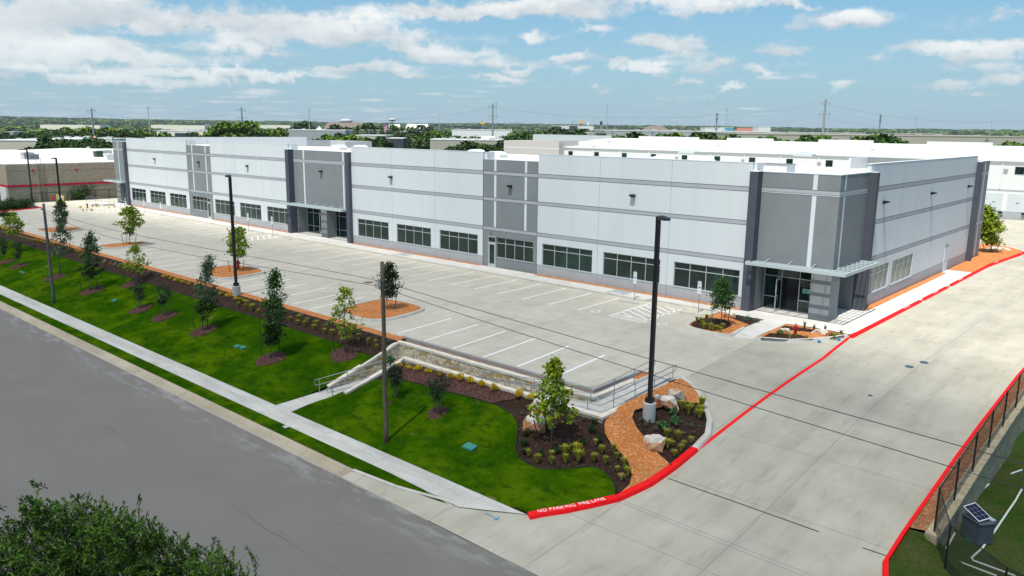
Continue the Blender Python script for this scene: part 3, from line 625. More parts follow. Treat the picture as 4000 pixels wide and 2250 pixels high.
I5=[(-26.45,52.45),(-23.2,52.45),(-23.2,49.3),(-22.95,46.9),(-24.3,46.75),(-25.4,46.85),(-26.1,47.2),(-26.4,48.0),(-26.5,49.5)]
sheet('planting_island',I5,GRAV,.13,.5,rough=.008); mb=MB(); sweep(mb,[(-23.2,49.4),(-22.95,46.9),(-24.3,46.75),(-25.4,46.85),(-26.1,47.2),(-26.4,48.0),(-26.5,49.5),(-26.5,52.4)][::-1],[(0,.1),(0,.16),(.2,.16),(.3,-.02)],0,.4); struct(mb.build('curb',CURB))
sheet('planting_island',smooth_poly([(-26.4,48.7),(-26.3,50.1),(-25.9,50.4),(-24.9,50.4),(-24.0,49.5),(-23.8,48.3),(-24.1,47.2),(-25.3,46.95),(-26.1,47.3)],2),MULCH,.15,.4,rough=.015)
sheet('planting_island',[(-25.37,52.4),(-23.25,52.4),(-23.2,50.4),(-24.17,50.85),(-24.96,51.2)],MULCH,.15,.4,rough=.015)
I6=[(-21.45,52.4),(-19.65,52.55),(-17.55,52.4),(-17.95,50.95),(-18.6,49.95),(-19.6,48.7),(-20.5,48.2),(-21.3,47.7),(-21.4,49.6)]
sheet('planting_island',I6,GRAV,.13,.5,rough=.008); mb=MB(); sweep(mb,[(-21.4,49.6),(-21.3,47.6),(-20.5,48.1),(-19.6,48.6),(-18.6,49.85),(-17.95,50.85),(-17.4,52.4)][::-1],[(0,.1),(0,.17),(-.2,.17),(-.3,-.02)],0,.4) ; struct(mb.build('curb',CURB))
sheet('planting_island',[W(S(26,*q),.15)[:2] for q in [(1190,552),(1310,485),(1500,490),(1700,510),(1860,565),(1500,574)]],MULCH,.15,.4,rough=.015)
sheet('planting_island',[W(S(26,*q),.15)[:2] for q in [(1420,430),(1500,390),(1860,440),(1840,475),(1650,455)]],MULCH,.15,.4,rough=.015)
sheet('planting_island',[W(S(26,*q),.15)[:2] for q in [(2040,490),(2100,470),(2255,522),(2070,552)]],MULCH,.15,.4,rough=.015)
# lot edge by the ramp: kerb wall, gravel strip
mb=MB(); sweep(mb,[(-38,31.78),(-22.78,31.78),(-22.78,36.3)],[(0,-.45),(0,.10),(-.13,.12),(-.15,.0)],0,.7); struct(mb.build('lot_edge_curb',mat('grey_edge_concrete',(.30,.30,.295),.85,(.38,.38,.37),2)))
sheet('gravel_strip',[(-37.6,31.2),(-22.3,31.2),(-22.2,36.7),(-22.8,36.7),(-22.8,31.8),(-37.6,31.8)],GRAV,0,.35,hf=lambda x,y:-.17+.15*sm((y-34)/2.6),rough=.01)
# ramp
def rampz(x,y):
    if x<-35.2 and y<29.75: return interp(y,[(22.4,-2.055),(25.5,-2.03),(29.75,-1.72)])
    if y<31.2 and x<-22.3: return interp(x,[(-37,-1.72),(-35,-1.66),(-22.3,-.28)])
    return interp(y,[(30.9,-.26),(35.3,.008),(36.6,.008)])
sheet('ramp_walk',[(-37.75,22.42),(-36.2,22.42),(-36.2,25.9),(-35.2,29.7),(-20.82,29.7),(-20.82,36.6),(-22.25,36.6),(-22.25,31.02),(-37.35,31.02),(-37.9,26)],WALK,0,.5,hf=rampz)
def wall(name,label,segs,th,zt,zb,side,cm=CAP,sm_=STONE,group='stone walls beside the ramp',caph=.13):
    T=thing(name,label,'wall',(segs[0][0],segs[0][1],zb(*segs[0]) if callable(zb) else zb),group)
    P=dens(segs,.45,False); mb=MB(); cp=MB(); rnd=random.Random(3)
    def off(i,o):
        a=P[max(i-1,0)]; b=P[min(i+1,len(P)-1)]; tx,ty=b[0]-a[0],b[1]-a[1]; l=math.hypot(tx,ty); k=1
        if 0<i<len(P)-1:
            c=P[i]; u=((c[0]-a[0]),(c[1]-a[1])); lu=math.hypot(*u); k=1/max(.6,abs((u[0]*tx+u[1]*ty)/(lu*l)))
        return (P[i][0]+ty/l*o*side*k,P[i][1]-tx/l*o*side*k)
    for i in range(len(P)-1):
        q=[P[i],P[i+1],off(i+1,th),off(i,th)]; zz=[zt(*P[i]),zt(*P[i+1])]; bb=[(zb(*P[i]) if callable(zb) else zb),(zb(*P[i+1]) if callable(zb) else zb)]
        if side>0: q2=[q[3],q[2],q[1],q[0]]; tz=[zz[0],zz[1],zz[1],zz[0]]; bz=[bb[0],bb[1],bb[1],bb[0]]
        else: q2=q; tz=[zz[0],zz[1],zz[1],zz[0]]; bz=[bb[0],bb[1],bb[1],bb[0]]
        mb.prism(q2,bz,[v-caph for v in tz]); e=.035; j=rnd.uniform(-.012,.012)
        q=[off(i,-e+j),off(i+1,-e-j),off(i+1,th+e),off(i,th+e)]; q2=[q[3],q[2],q[1],q[0]] if side>0 else q
        cp.prism(q2,[v-caph+j*.3 for v in tz],[v+j for v in tz])
    mb.build('wall_body',sm_,T); cp.build('coping',cm,T); return T
wall('stone_wall','tall cream limestone retaining wall holding up the parking lot behind the long ramp run',[(-37.75,26.0),(-37.3,31.0),(-22.28,31.05),(-22.25,35.0)],.28,lambda x,y:(interp(y,[(26,-1.82),(31,0.0)]) if x<-37.1 else .0),lambda x,y:(-2.2 if y<31.2 and x<-23 else -.6),-1)
wall('stone_wall','low white limestone curb wall between the ramp and the planted corner bed',[(-36.15,25.85),(-35.15,29.65),(-20.8,29.62),(-20.72,33.0)],.30,lambda x,y:(interp(y,[(25.85,-1.72),(29.65,-.22)]) if y<29.5 else interp(x,[(-35,-.22),(-21,-.14)])) if y<32 and x<-21.5 else -.12,lambda x,y:-2.2 if x<-22 else -1,1)
mb=MB(); mb.prism([(-20.82,33.0),(-20.55,33.0),(-20.55,35.6),(-20.82,35.6)],-.9,[-.09,-.09,.05,.05]); struct(mb.build('ramp_curb',RAWC))
# right hand side: gravel verge, ledge, tan wall and lower field
sheet('gravel_verge',[(-7.12,30.45),(-6.5,30.6),(-6.5,99),(-7.12,99)],GRAV2,.12,.45,1,rough=.01)
sheet('verge_lawn',[(-1.4,19.58),(-2.4,21.1),(-4.4,22.8),(-6.2,25.0),(-6.82,26.8),(-7.05,27.9),(-7.1,30.45),(-6.3,30.6),(20,30.6),(20,19.58)],mat('worn_grass',(.028,.072,.004),.9,(.075,.085,.025),.7,spec=.1,bump=.9,bscale=12,extra=lambda N,L,c,p,k:_mix(N,L,_noise(N,L,p,9,3,.35,.7),c,(.5,.55,.45),'MULTIPLY')),.05,.8,rough=.02)
sheet('lower_field',[(-6.15,30.6),(60,30.6),(60,120),(-6.15,120)],MC['worn_grass'],.0,1.5,hf=lambda x,y:-2.1)
wall('stone_wall','tan stone retaining wall under the black chain link fence beside the driveway',[(-6.5,30.3),(-6.5,99)],.42,lambda x,y:H(-7,y)+.2,-2.4,1,cm=STONE2,sm_=STONE2,group='stone walls beside the driveway',caph=.16)
# ---------- painted markings ----------
mb=MB()
def bar(x0,y0,x1,y1,w=.14,dz=.010):
    L_=math.hypot(x1-x0,y1-y0); nx,ny=-(y1-y0)/L_*w/2,(x1-x0)/L_*w/2; P=[(x0+nx,y0+ny),(x0-nx,y0-ny),(x1-nx,y1-ny),(x1+nx,y1+ny)]; mb.add([(a,b,H(a,b)+dz) for a,b in P],[(0,1,2,3)])
for x in [-25.72,-28.48,-31.15,-33.78,-36.35,-38.95,-48.95,-51.3,-54.0,-56.7,-59.4,-62.0,-71.1,-73.9,-76.6,-79.3,-82.1,-84.6,-92.2,-94.7,-97.3,-99.8,-102.4,-113,-115.7,-118.4,-121.1,-123.8,-126.5,-129.2,-131.9]: bar(x,32.25,x-.55 if x>-45 else x-.6,37.65)
for k in range(16): bar(-34.72-2.725*k,46.0,-34.9-2.725*k,51.75)
for k in range(14): bar(-89.6-2.7*k,46.0,-89.75-2.7*k,51.75)
def hatch(x0,x1):
    bar(x0,46.1,x0-.15,51.8); bar(x1,46.1,x1-.15,51.8); bar(x0,46.15,x1,46.15); bar(x0,46.9,x1,46.9)
    w=x1-x0; y=47.0
    while y<53.5:
        a,b=(x0,y),(x1,y-1.55)
        if b[1]<46.95: k=(y-46.95)/1.55; b=(x0+w*k,46.95)
        if a[1]>51.75: k=(a[1]-51.75)/1.55; a=(x0+w*k,51.75)
        if b[0]>a[0]+.1: bar(*a,*b)
        y+=.78
    add_text(mb,'NO PARKING',.52,((x0+x1)/2,46.53,0),(1,0,0),(0,1,0),hf=H,dz=.010,sx=.85)
def wheelchair(cx,cy,s=1.25,m_=None):
    M=m_ or mb
    def tr(P): return [(cx+x*s,cy+y*s,H(cx,cy)+.012) for x,y in P]
    M.add(tr([(.0+.06*math.cos(a),.42+.06*math.sin(a)) for a in np.linspace(0,2*math.pi,10)[:-1]]),[tuple(range(9))])
    A=np.linspace(RAD(95),RAD(345),14); o=[(-.02+.3*math.cos(a),-.12+.3*math.sin(a)) for a in A]; i=[(-.02+.23*math.cos(a),-.12+.23*math.sin(a)) for a in A]
    M.add(tr(o+i),[(k,k+1,14+k+1,14+k) for k in range(13)])
    for (a,b,w) in (((-.02,.35),(0,.02),.09),((0,.2),(.2,.2),.07),((0,.03),(.24,.03),.08),((.22,.05),(.36,-.3),.08),((.34,-.3),(.46,-.25),.06)):
        dx,dy=b[0]-a[0],b[1]-a[1]; l=math.hypot(dx,dy); nx,ny=-dy/l*w/2,dx/l*w/2; M.add(tr([(a[0]+nx,a[1]+ny),(a[0]-nx,a[1]-ny),(b[0]-nx,b[1]-ny),(b[0]+nx,b[1]+ny)]),[(0,1,2,3)])
hatch(-31.95,-29.15); wheelchair(-33.45,46.7,1.1); wheelchair(-27.8,46.75,1.1)
hatch(-86.6,-83.7); wheelchair(-88.2,46.7,1.1); wheelchair(-82.2,46.7,1.1); hatch(-128.5,-125.6); wheelchair(-130,46.7,1.1)
struct(mb.build('parking_markings',WHP))
mb=MB(); a,b=W(S(14,850,655)),W(S(14,955,705)); bar(a[0],a[1],b[0],b[1],.06,.014); c=W(S(14,920,712)); bar(b[0],b[1],c[0],c[1],.06,.014); c=W(S(14,962,680)); bar(b[0],b[1],c[0],c[1],.06,.014); struct(mb.build('survey_arrow',mat('blue_spray_paint',(.10,.30,.50),.8)))
mb=MB()
for q in ((515,1115),(712,1095)):
    p=W(S(8,*q),.1); mb.obox((p[0],p[1],p[2]-.01),(.09,.02,0),(-.015,.07,0),(0,0,.07))
struct(mb.build('blue_curb_mark',mat('blue_mark',(.06,.24,.42),.8)))
mb=MB(); flat(mb,[W(S(11,1570,1207))[:2],W(S(11,1900,1325))[:2],W(S(11,2240,1443))[:2],W((2060*1.5528,1338*1.5528))[:2]],.06,.012); flat(mb,[W((2170*1.5528,1378*1.5528))[:2],W((2237*1.5528,1401*1.5528))[:2]],.06,.012); tagm(mb.build('trench_drain',mat('drain_iron',(.07,.07,.065),.8)),'long thin black drain slot crossing the foot of the driveway','drain')
def disc(name,label,p,r,m,group=None,dz=.012):
    mb=MB(); g=W(p); mb.lathe((g[0],g[1],g[2]-.01+dz),[(r,0),(r,.012),(r*.86,.014),(r*.84,.008),(.02,.008)],20); return tagm(mb.build(name,m),label,'manhole',group)
MH=mat('manhole_iron',(.10,.085,.07),.8,(.16,.14,.11),8); BLUE=mat('blue_marker_lid',(.05,.09,.17),.6)
disc('manhole_cover','brown round manhole cover in the middle of the parking lot beyond the gravel island',S(6,1133,525),.42,MH)
disc('manhole_cover','small dark blue round lid on the driveway seam, farthest of three',S(12,1570,40),.24,BLUE,'blue round lids on the driveway'); disc('manhole_cover','dark blue lid with a grey stain, middle of three on the driveway',S(12,1423,83),.24,BLUE,'blue round lids on the driveway'); disc('manhole_cover','tiny blue lid nearest the street on the driveway',S(12,1028,373),.12,BLUE,'blue round lids on the driveway')
# ---------- main building ----------
B=thing('warehouse_building','long white tilt-up warehouse with grey entry towers and dark piers facing the parking lot','building',(-79,76,0))
F0=54.54
BANDS=[(3.66,3.95),(6.47,6.75),(8.92,9.22)]
def cuts(top): return [(.0,1.02),(1.045,3.61),(3.665,3.93),(3.985,6.42),(6.475,6.73),(6.785,8.87),(8.925,9.20),(9.255,top)]
def skin(mb,a0,a1,top,wins,joints,fr,dep,mw,mb_=1,mbase=1,vert=False,z0=0):
    """wall skin on an axis: pieces between reveals; wins=[(a,b,z0,z1)]; fr(a0,a1,d0,d1,z0,z1,m) adds a box"""
    J=sorted([a0]+[j for j in joints if a0<j<a1]+[a1])
    for (u,v) in zip(J,J[1:]):
        u2=u+(.012 if u!=a0 else 0); v2=v-(.012 if v!=a1 else 0)
        for i,(za,zb) in enumerate(cuts(top)):
            if zb<=z0: continue
            za=max(za,z0); m=mbase if i==0 else (mb_ if i in (2,4,6) else mw)
            ws=[w for w in wins if w[0]>=u-.01 and w[1]<=v+.01 and w[2]<zb and w[3]>za]
            if not ws: fr(u2,v2,0,dep,za,zb,m); continue
            c=u2
            for w in sorted(ws):
                fr(c,w[0],0,dep,za,zb,m); 
                if w[2]>za: fr(w[0],w[1],0,dep,za,w[2],m)
                if w[3]<zb: fr(w[0],w[1],0,dep,w[3],zb,m)
                c=w[1]
            fr(c,v2,0,dep,za,zb,m)
    fr(a0,a1,dep+.001,dep+.02,z0,1.0 if wins else top-.02,3)
    if wins:
        ws=sorted(wins); c=a0; lo=min(w[2] for w in ws); hi=max(w[3] for w in ws)
        for w in ws:
            fr(c,w[0],dep+.001,dep+.02,1.0,hi,3); c=w[1]
        fr(c,a1,dep+.001,dep+.02,1.0,hi,3); fr(a0,a1,dep+.001,dep+.02,hi,top-.02,3)
def front(mb): return lambda a,b,d0,d1,z0,z1,m: mb.box(a,b,F0+d0,F0+d1,z0,z1,m) if b-a>.001 else None
def side(mb,X=-19.37): return lambda a,b,d0,d1,z0,z1,m: mb.box(X-d1,X-d0,a,b,z0,z1,m) if b-a>.001 else None
def window(name,x0,x1,z0,z1,nb,tz,axis='y',pos=F0,door=None,fm=ALU,rows=(),gm=GLS,par=None,rec=.10):
    # frame with nb bays; tz transom height; axis 'y': in a wall facing -Y at Y=pos ; 'x': facing +X at X=pos
    f=MB(); g=MB(); w=.055
    def bx(M,a,b,d0,d1,za,zb):
        if axis=='y': M.box(a,b,pos+d0,pos+d1,za,zb)
        else: M.box(pos-d1,pos-d0,a,b,za,zb)
    bx(f,x0,x1,rec-.04,rec+.05,z0,z0+w); bx(f,x0,x1,rec-.04,rec+.05,z1-w,z1)
    vs=[x0+w/2]+[x0+(x1-x0)*k/nb for k in range(1,nb)]+[x1-w/2]
    for v in vs: bx(f,v-w/2,v+w/2,rec-.038,rec+.048,z0+w,z1-w)
    for r in ([tz] if tz else [])+list(rows):
        for a,b in zip(vs,vs[1:]): bx(f,a+w/2,b-w/2,rec-.036,rec+.046,r-w/2,r+w/2)
    bx(g,x0+.01,x1-.01,rec+.0,rec+.012,z0+.01,z1-.01)
    bx(f,x0-.03,x1+.03,-.03,rec-.04,z0-.03,z0+.0)
    o=f.build(name,fm,par or B); g2=g.build('pane',gm); g2.parent=o; return o
def fixpar(o):  # shift a world-built mesh to its parent's frame
    pass
W_A=[-132.3,-125.5,-118.75]; W_B=[-104.97,-98.25,-91.5]; W_C=[-72.5,-65.7,-58.95]; W_E=[-45.35,-38.6,-31.75]
def white_section(x0,x1,ws,ww,joints):
    mb=MB(); skin(mb,x0,x1,10.97,[(w,w+ww,1.045,3.03) for w in ws],joints,front(mb),.035,0)
    mb.box(x0,x1,F0+.056,F0+.34,3.1,10.94,0); mb.box(x0,x1,F0+.056,F0+.30,0,1.0,1)
    for a,b in zip([x0]+[w+ww for w in ws],list(ws)+[x1]): mb.box(a,b,F0+.056,F0+.30,1.0,3.1,0)
    mb.box(x0-.01,x1+.01,F0-.012,F0+.36,10.94,10.99,2)
    mb.build('wall_panel',[PW,PB,PW,REC],B)
    for w in ws: window('window',w,w+ww,1.045,3.03,4,2.5)
white_section(-132.85,-112.5,W_A,5.3,[-126.0,-119.2]); white_section(-105.5,-86.1,W_B,5.3,[-99.05,-92.25]); white_section(-73.4,-52.85,W_C,5.42,[-66.38,-59.63]); white_section(-45.96,-25.72,W_E,5.6,[-39.2,-32.35])
def grey_section(x0,x1,win,dr,stripes):
    mb=MB(); W=[(win[0],win[1],1.09,3.06)]; D=[(dr[0],dr[1],.0,3.06)]
    mb_=mb; fr=front(mb)
    skin(mb,x0,x1,10.33,sorted([(min(win[0],dr[0]),max(win[1],dr[1]),1.09,3.06)]),[],fr,.035,0,mb_=1,mbase=0)
    mb.box(x0,x1,F0+.056,F0+.34,3.1,10.30,0); mb.box(x0,x1,F0+.056,F0+.3,0,1.0,0)
    a,b=min(win[0],dr[0]),max(win[1],dr[1]); mb.box(x0,a,F0+.056,F0+.3,1.0,3.1,0); mb.box(b,x1,F0+.056,F0+.3,1.0,3.1,0); mb.box(x0-.0,x1+.0,F0-.01,F0+.36,10.30,10.35,2)
    for s in stripes:
        for za,zb in ((3.985,6.42),(6.785,8.87),(9.255,10.30)): mb.box(s,s+.27,F0-.006,F0+.02,za,zb,4)
    mb.build('wall_panel',[PG,PB,PW,REC,PS],B)
    window('window',win[0],win[1],1.09,3.06,4,2.5)
    f=MB(); d0,d1=dr; f.box(d0,d0+.06,F0-.03,F0+.08,.12,3.06); f.box(d1-.06,d1,F0-.03,F0+.08,.12,3.06); f.box(d0+.06,d1-.06,F0-.028,F0+.08,2.98,3.06); f.box(d0+.06,d1-.06,F0-.028,F0+.08,2.42,2.52)
    f.box(d0+.06,d0+.17,F0-.02,F0+.05,.14,2.42); f.box(d1-.17,d1-.06,F0-.02,F0+.05,.14,2.42); f.box(d0+.17,d1-.17,F0-.02,F0+.05,2.28,2.42); f.box(d0+.17,d1-.17,F0-.02,F0+.05,.14,.42)
    o=f.build('door',ALU,B); g=MB(); g.box(d0+.15,d1-.15,F0-.004,F0+.02,.4,2.3); g.box(d0+.05,d1-.05,F0-.004,F0+.02,2.5,3.0); g.build('pane',GLS).parent=o
    h=MB(); h.tube([(d1-.13,F0-.03,.95),(d1-.13,F0-.09,1.0),(d1-.13,F0-.09,1.25),(d1-.13,F0-.03,1.3)],.015,6); h.build('handle',GALV).parent=o
    n=MB(); n.box(d0+.25,d0+.5,F0-.03,F0-.001,3.2,3.5); n.build('unit_number_plate',DIM,B)
grey_section(-52.75,-46.0,(-51.05,-46.42),(-52.1,-51.11),(-51.36,-47.55)); grey_section(-112.4,-105.55,(-111.6,-107.25),(-107.19,-106.15),(-110.9,-107.0))
def pier(x0,x1,y0,y1,z1=10.40): 
    mb=MB(); mb.box(x0,x1,y0,y1,0,z1-.04,0); mb.box(x0-.015,x1+.015,y0-.015,y1+.015,z1-.04,z1,1); mb.build('pier',[PD,PW],B)
for p in [(-86.2,-85.5,54.15,55.15),(-74.05,-73.4,54.15,55.15),(-25.72,-25.08,54.15,55.0),(-133.5,-132.86,54.15,55.0)]: pier(*p)
pier(-19.9,-18.93,60.42,61.02); pier(-19.9,-18.93,92.4,93.05)
def band_box(mb,x0,x1,y0,y1,faces):
    # tower skin: grey panels with a pale band and a fine white line; real reveals between
    for za,zb,m in ((3.62,8.86,0),(8.90,8.945,3),(8.985,9.22,1),(9.26,10.33,0)): mb.box(x0,x1,y0,y1,za,zb,m)
    mb.box(x0+.03,x1-.03,y0+.03,y1-.03 if y1-y0>.1 else y1,3.62,10.33,2); mb.box(x0-.01,x1+.01,y0-.01,y1+.01,10.33,10.38,4)
TWM=[PG,PB,REC,PS,PW]
def stripe_y(mb,x,y,w=.27): # stripe on a wall facing -Y
    for za,zb in ((3.62,8.86),(9.26,10.33)): mb.box(x,x+w,y-.006,y+.02,za,zb,3)
# centre tower
mb=MB(); band_box(mb,-85.5,-74.05,54.9,55.25,'y'); stripe_y(mb,-83.45,54.9); stripe_y(mb,-75.55,54.9); mb.box(-85.5,-74.05,55.25,56.45,3.6,3.7,0); mb.build('tower_wall',TWM,B)
mb=MB(); mb.box(-80.15,-78.95,54.9,56.3,0,3.6,0); mb.build('entry_column',PG,B)
for a,b in ((-85.6,-85.35),(-74.2,-74.05)): mb=MB(); mb.box(a,b,55.15,56.6,0,3.6,0); mb.build('recess_wall',PG,B)
def storefront(x0,x1,y,nb,dk,par=B,axis='y'):
    o=window('storefront',x0,x1,.14,3.5,nb,2.62,axis,y,rows=(1.0,3.2),rec=.0)
    if dk is not None:
        a=x0+(x1-x0)*dk/nb+.03; b=x0+(x1-x0)*(dk+1)/nb-.03; f=MB(); f.box(a,a+.1,y-.06,y-.041,.15,2.58); f.box(b-.1,b,y-.06,y-.041,.15,2.58); f.box(a+.1,b-.1,y-.06,y-.041,2.45,2.58); f.box(a+.1,b-.1,y-.06,y-.041,.15,.4); f.build('door',ALU,B)
        g=MB(); g.box(a+.1,b-.1,y-.05,y-.043,.4,2.45); g.build('door_pane',GLS,B)
storefront(-85.35,-80.2,56.5,4,2); storefront(-80.2,-74.2,56.5,4,None)
# corner tower (right)
mb=MB(); 
for za,zb,m in ((3.62,8.86,0),(8.90,8.945,3),(8.985,9.22,1),(9.26,10.33,0)):
    mb.box(-25.08,-19.5,54.9,55.2,za,zb,m); mb.box(-19.8,-19.5,55.2,60.42,za,zb,m)
mb.box(-25.05,-19.53,54.93,55.15,3.62,10.33,2); mb.box(-19.75,-19.53,55.15,60.4,3.62,10.33,2)
mb.box(-25.1,-19.48,54.88,55.22,10.33,10.39,4); mb.box(-19.82,-19.48,55.22,60.42,10.33,10.39,4)
stripe_y(mb,-21.37,54.9,.30)
for za,zb in ((3.62,8.86),(9.26,10.33)): mb.box(-19.52,-19.494,55.75,55.98,za,zb,3)
mb.box(-25.05,-19.8,55.2,60.4,3.60,3.7,0); mb.build('tower_wall',TWM,B)
mb=MB(); mb.box(-20.95,-19.55,54.92,56.65,0,1.0,0); mb.box(-20.95,-19.55,54.92,56.65,1.03,2.98,0); mb.box(-20.95,-19.55,54.92,56.65,3.01,3.62,0); mb.box(-20.92,-19.58,54.95,56.62,0,3.6,1); mb.build('entry_column',[PG,REC],B)
for q in ((-25.2,-25.08,55.0,56.7),(-21.0,-19.85,60.15,60.4),(-21.15,-21.0,56.8,60.4)): mb=MB(); mb.box(*q,0,3.6,0); mb.build('recess_wall',PG,B)
W1=window('storefront',-25.08,-21.0,.14,3.5,3,2.62,'y',56.5,rows=(),rec=0)
for a,b in ((-25.03,-23.76),(-22.33,-21.05)): f=MB(); f.box(a,b,56.47,56.545,1.0,1.07); f.build('rail',ALU).parent=W1
f=MB(); f.obox((-23.72,56.0,1.36),(.025,0,0),(0,.46,0),(0,0,1.22)); 
for dz in (0.2,2.5): f.obox((-23.72,56.0,dz),(.03,0,0),(0,.36,0),(0,0,.07))
d=MB(); 
for yy in (55.55,56.42): d.obox((-23.70,yy,1.36),(.03,0,0),(0,.045,0),(0,0,1.22))
for zz in (.22,2.52): d.obox((-23.70,55.985,zz),(.028,0,0),(0,.39,0),(0,0,.08))
D=d.build('open_door',ALU,B); g=MB(); g.obox((-23.70,55.985,1.37),(.008,0,0),(0,.4,0),(0,0,1.1)); g.build('pane',GLS).parent=D; h=MB(); h.tube([(-23.66,55.62,1.0),(-23.6,55.62,1.02),(-23.6,55.62,1.3),(-23.66,55.62,1.32)],.016,5); h.build('handle',GALV).parent=D
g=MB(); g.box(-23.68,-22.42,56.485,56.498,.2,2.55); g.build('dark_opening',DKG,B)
g=MB(); g.box(-22.1,-21.4,56.47,56.484,1.62,1.95); P=g.build('number_sticker',mat('pale_green_sticker',(.22,.42,.36),.6),B); tx=MB(); add_text(tx,'160',.24,(-21.88,56.466,1.78),(1,0,0),(0,0,1)); tx.build('lettering',DKG).parent=P
# left tower
mb=MB()
for za,zb,m in ((3.62,8.86,0),(8.90,8.945,3),(8.985,9.22,1),(9.26,10.33,0)): mb.box(-139.15,-133.5,54.9,55.2,za,zb,m); mb.box(-139.15,-138.85,55.2,60.4,za,zb,m)
mb.box(-139.1,-133.5,54.93,55.15,3.62,10.33,2); mb.box(-139.1,-138.9,55.15,60.4,3.62,10.33,2); mb.box(-139.17,-133.5,54.88,55.22,10.33,10.39,4); stripe_y(mb,-137.3,54.9,.22); mb.box(-138.85,-133.5,55.2,60.4,3.6,3.7,0); mb.build('tower_wall',TWM,B)
mb=MB(); mb.box(-139.1,-137.6,54.92,56.6,0,3.62,0); mb.build('entry_column',PG,B)
for q in ((-133.6,-133.45,55,56.7),(-139.0,-133.6,56.75,56.95)): mb=MB(); mb.box(*q,0,3.6); mb.build('recess_wall',PG,B)
storefront(-137.5,-133.6,56.5,4,1)
# side wall (right)
mb=MB(); skin(mb,60.5,92.45,10.97,[(61.9,66.85,1.045,3.04),(67.75,73.3,1.045,3.04)],[67.3,76.8,84.0],side(mb),.035,0)
mb.box(-19.37-.34,-19.37-.056,60.5,92.45,3.1,10.94,0); mb.box(-19.37-.3,-19.37-.056,60.5,92.45,0,1.0,1)
for a,b in ((60.5,61.9),(66.85,67.75),(73.3,92.45)): mb.box(-19.37-.3,-19.37-.056,a,b,1.0,3.1,0)
mb.box(-19.37-.36,-19.37+.012,60.44,92.38,10.94,10.99,0); mb.build('wall_panel',[PW,PB,PW,REC],B)
window('window',61.9,66.85,1.045,3.04,4,2.5,'x',-19.37,gm=GLS2); window('window',67.75,73.3,1.045,3.04,4,2.5,'x',-19.37,gm=GLS2)
mb=MB(); mb.box(-19.37,-19.33,83.75,84.95,.12,2.3); D=mb.build('side_door',PW,B)
h=MB(); h.box(-19.33,-19.27,83.85,83.92,1.05,1.2); h.build('handle',DIM).parent=D
# far corner tower
mb=MB()
for za,zb,m in ((0,3.55,0),(3.6,3.9,1),(3.95,8.86,0),(8.90,8.945,3),(8.985,9.22,1),(9.26,10.33,0)): mb.box(-19.7,-19.4,93.05,98.3,za,zb,m)
for za,zb,m in ((3.95,8.86,0),(9.26,10.33,0),(0,3.55,0)): mb.box(-19.5,-19.393,96.3,96.55,za,zb,3)
mb.box(-19.65,-19.43,93.05,98.3,0,10.33,2); mb.box(-32,-19.7,98.0,98.3,0,10.33,0); mb.box(-32,-19.38,97.98,98.32,10.33,10.38,4); mb.box(-19.72,-19.38,93.05,97.98,10.33,10.38,4); mb.build('tower_wall',TWM,B)
# back and left walls, roof
mb=MB(); mb.box(-139.1,-32,98.0,98.3,0,8.95,0); mb.box(-139.1,-125.5,98.0,98.3,8.95,10.35,1); mb.box(-139.15,-138.85,60.4,92.4,0,10.97,0); mb.box(-139.15,-138.85,92.4,98,0,10.35,1); mb.box(-125.8,-125.5,92,98,8.95,10.35,1); mb.box(-32.2,-32,92.5,98,8.9,10.33,0)
for y in (70.9,81.3): mb.box(-138.85,-138.8,y,y+.25,9,10.97,0)
mb.build('back_wall',[PW,PB],B)
mb=MB(); zr=lambda y: 10.05-(y-55)*.0245
n=12
for k in range(n):
    y0,y1=55.2+(98-55.2)*k/n,55.2+(98-55.2)*(k+1)/n; mb.add([(-138.8,y0,zr(y0)),(-19.75,y0,zr(y0)),(-19.75,y1,zr(y1)),(-138.8,y1,zr(y1))],[(0,1,2,3)])
mb.build('roof',ROOF,B)
for x in (-112.45,-105.6,-86.1,-73.4,-52.8,-45.98,-25.7): mb=MB(); mb.box(x-.15 if x in(-105.6,-73.4,-45.98) else x,x+.0 if x in(-105.6,-73.4,-45.98) else x+.15,F0+.36,F0+1.4,9.6,10.97); mb.build('parapet_return',PW,B)
def skylight(p,z=None,par=None,base=9.6,L_=2.4,W_=1.5,m=None):
    o=thing_part=MB(); x,y=p; mb=MB(); mb.box(x-L_/2,x+L_/2,y-W_/2,y+W_/2,base-.1,base+.32,0)
    for k in range(8):
        a0,a1=math.pi*k/8,math.pi*(k+1)/8; c=lambda a:(x+L_/2*.96*math.cos(a),base+.32+.42*math.sin(a))
        (xa,za),(xb,zb)=c(a0),c(a1); mb.add([(xa,y-W_/2*.95,za),(xb,y-W_/2*.95,zb),(xb,y+W_/2*.95,zb),(xa,y+W_/2*.95,za)],[(0,1,2,3)],1)
        mb.add([(x,y-W_/2*.95,base+.32),(xa,y-W_/2*.95,za),(xb,y-W_/2*.95,zb)],[(0,2,1)],1)
    mb.build('skylight',[PW,SKY_],par)
SKY_=mat('frosted_dome',(.62,.70,.74),.35,spec=.5)
for px,z in ((S(2,835,455),9.9),(S(2,2215,490),9.9),(S(2,2420,530),9.95),(S(3,1500,555),9.95),(S(3,1930,575),9.9),(S(2,1050,442),9.95)): 
    g=at(px,z); skylight((g[0],g[1]),base=zr(g[1])+.05,par=B)
g=at(S(4,70,680),10.3); mb=MB(); mb.box(g[0]-1.2,g[0]+1.0,g[1]-.2,g[1]+1.4,9.9,10.72,0); mb.box(g[0]-1.25,g[0]+1.05,g[1]-.25,g[1]+1.45,10.72,10.76,1); mb.build('roof_hatch',[PW,DIM],B)
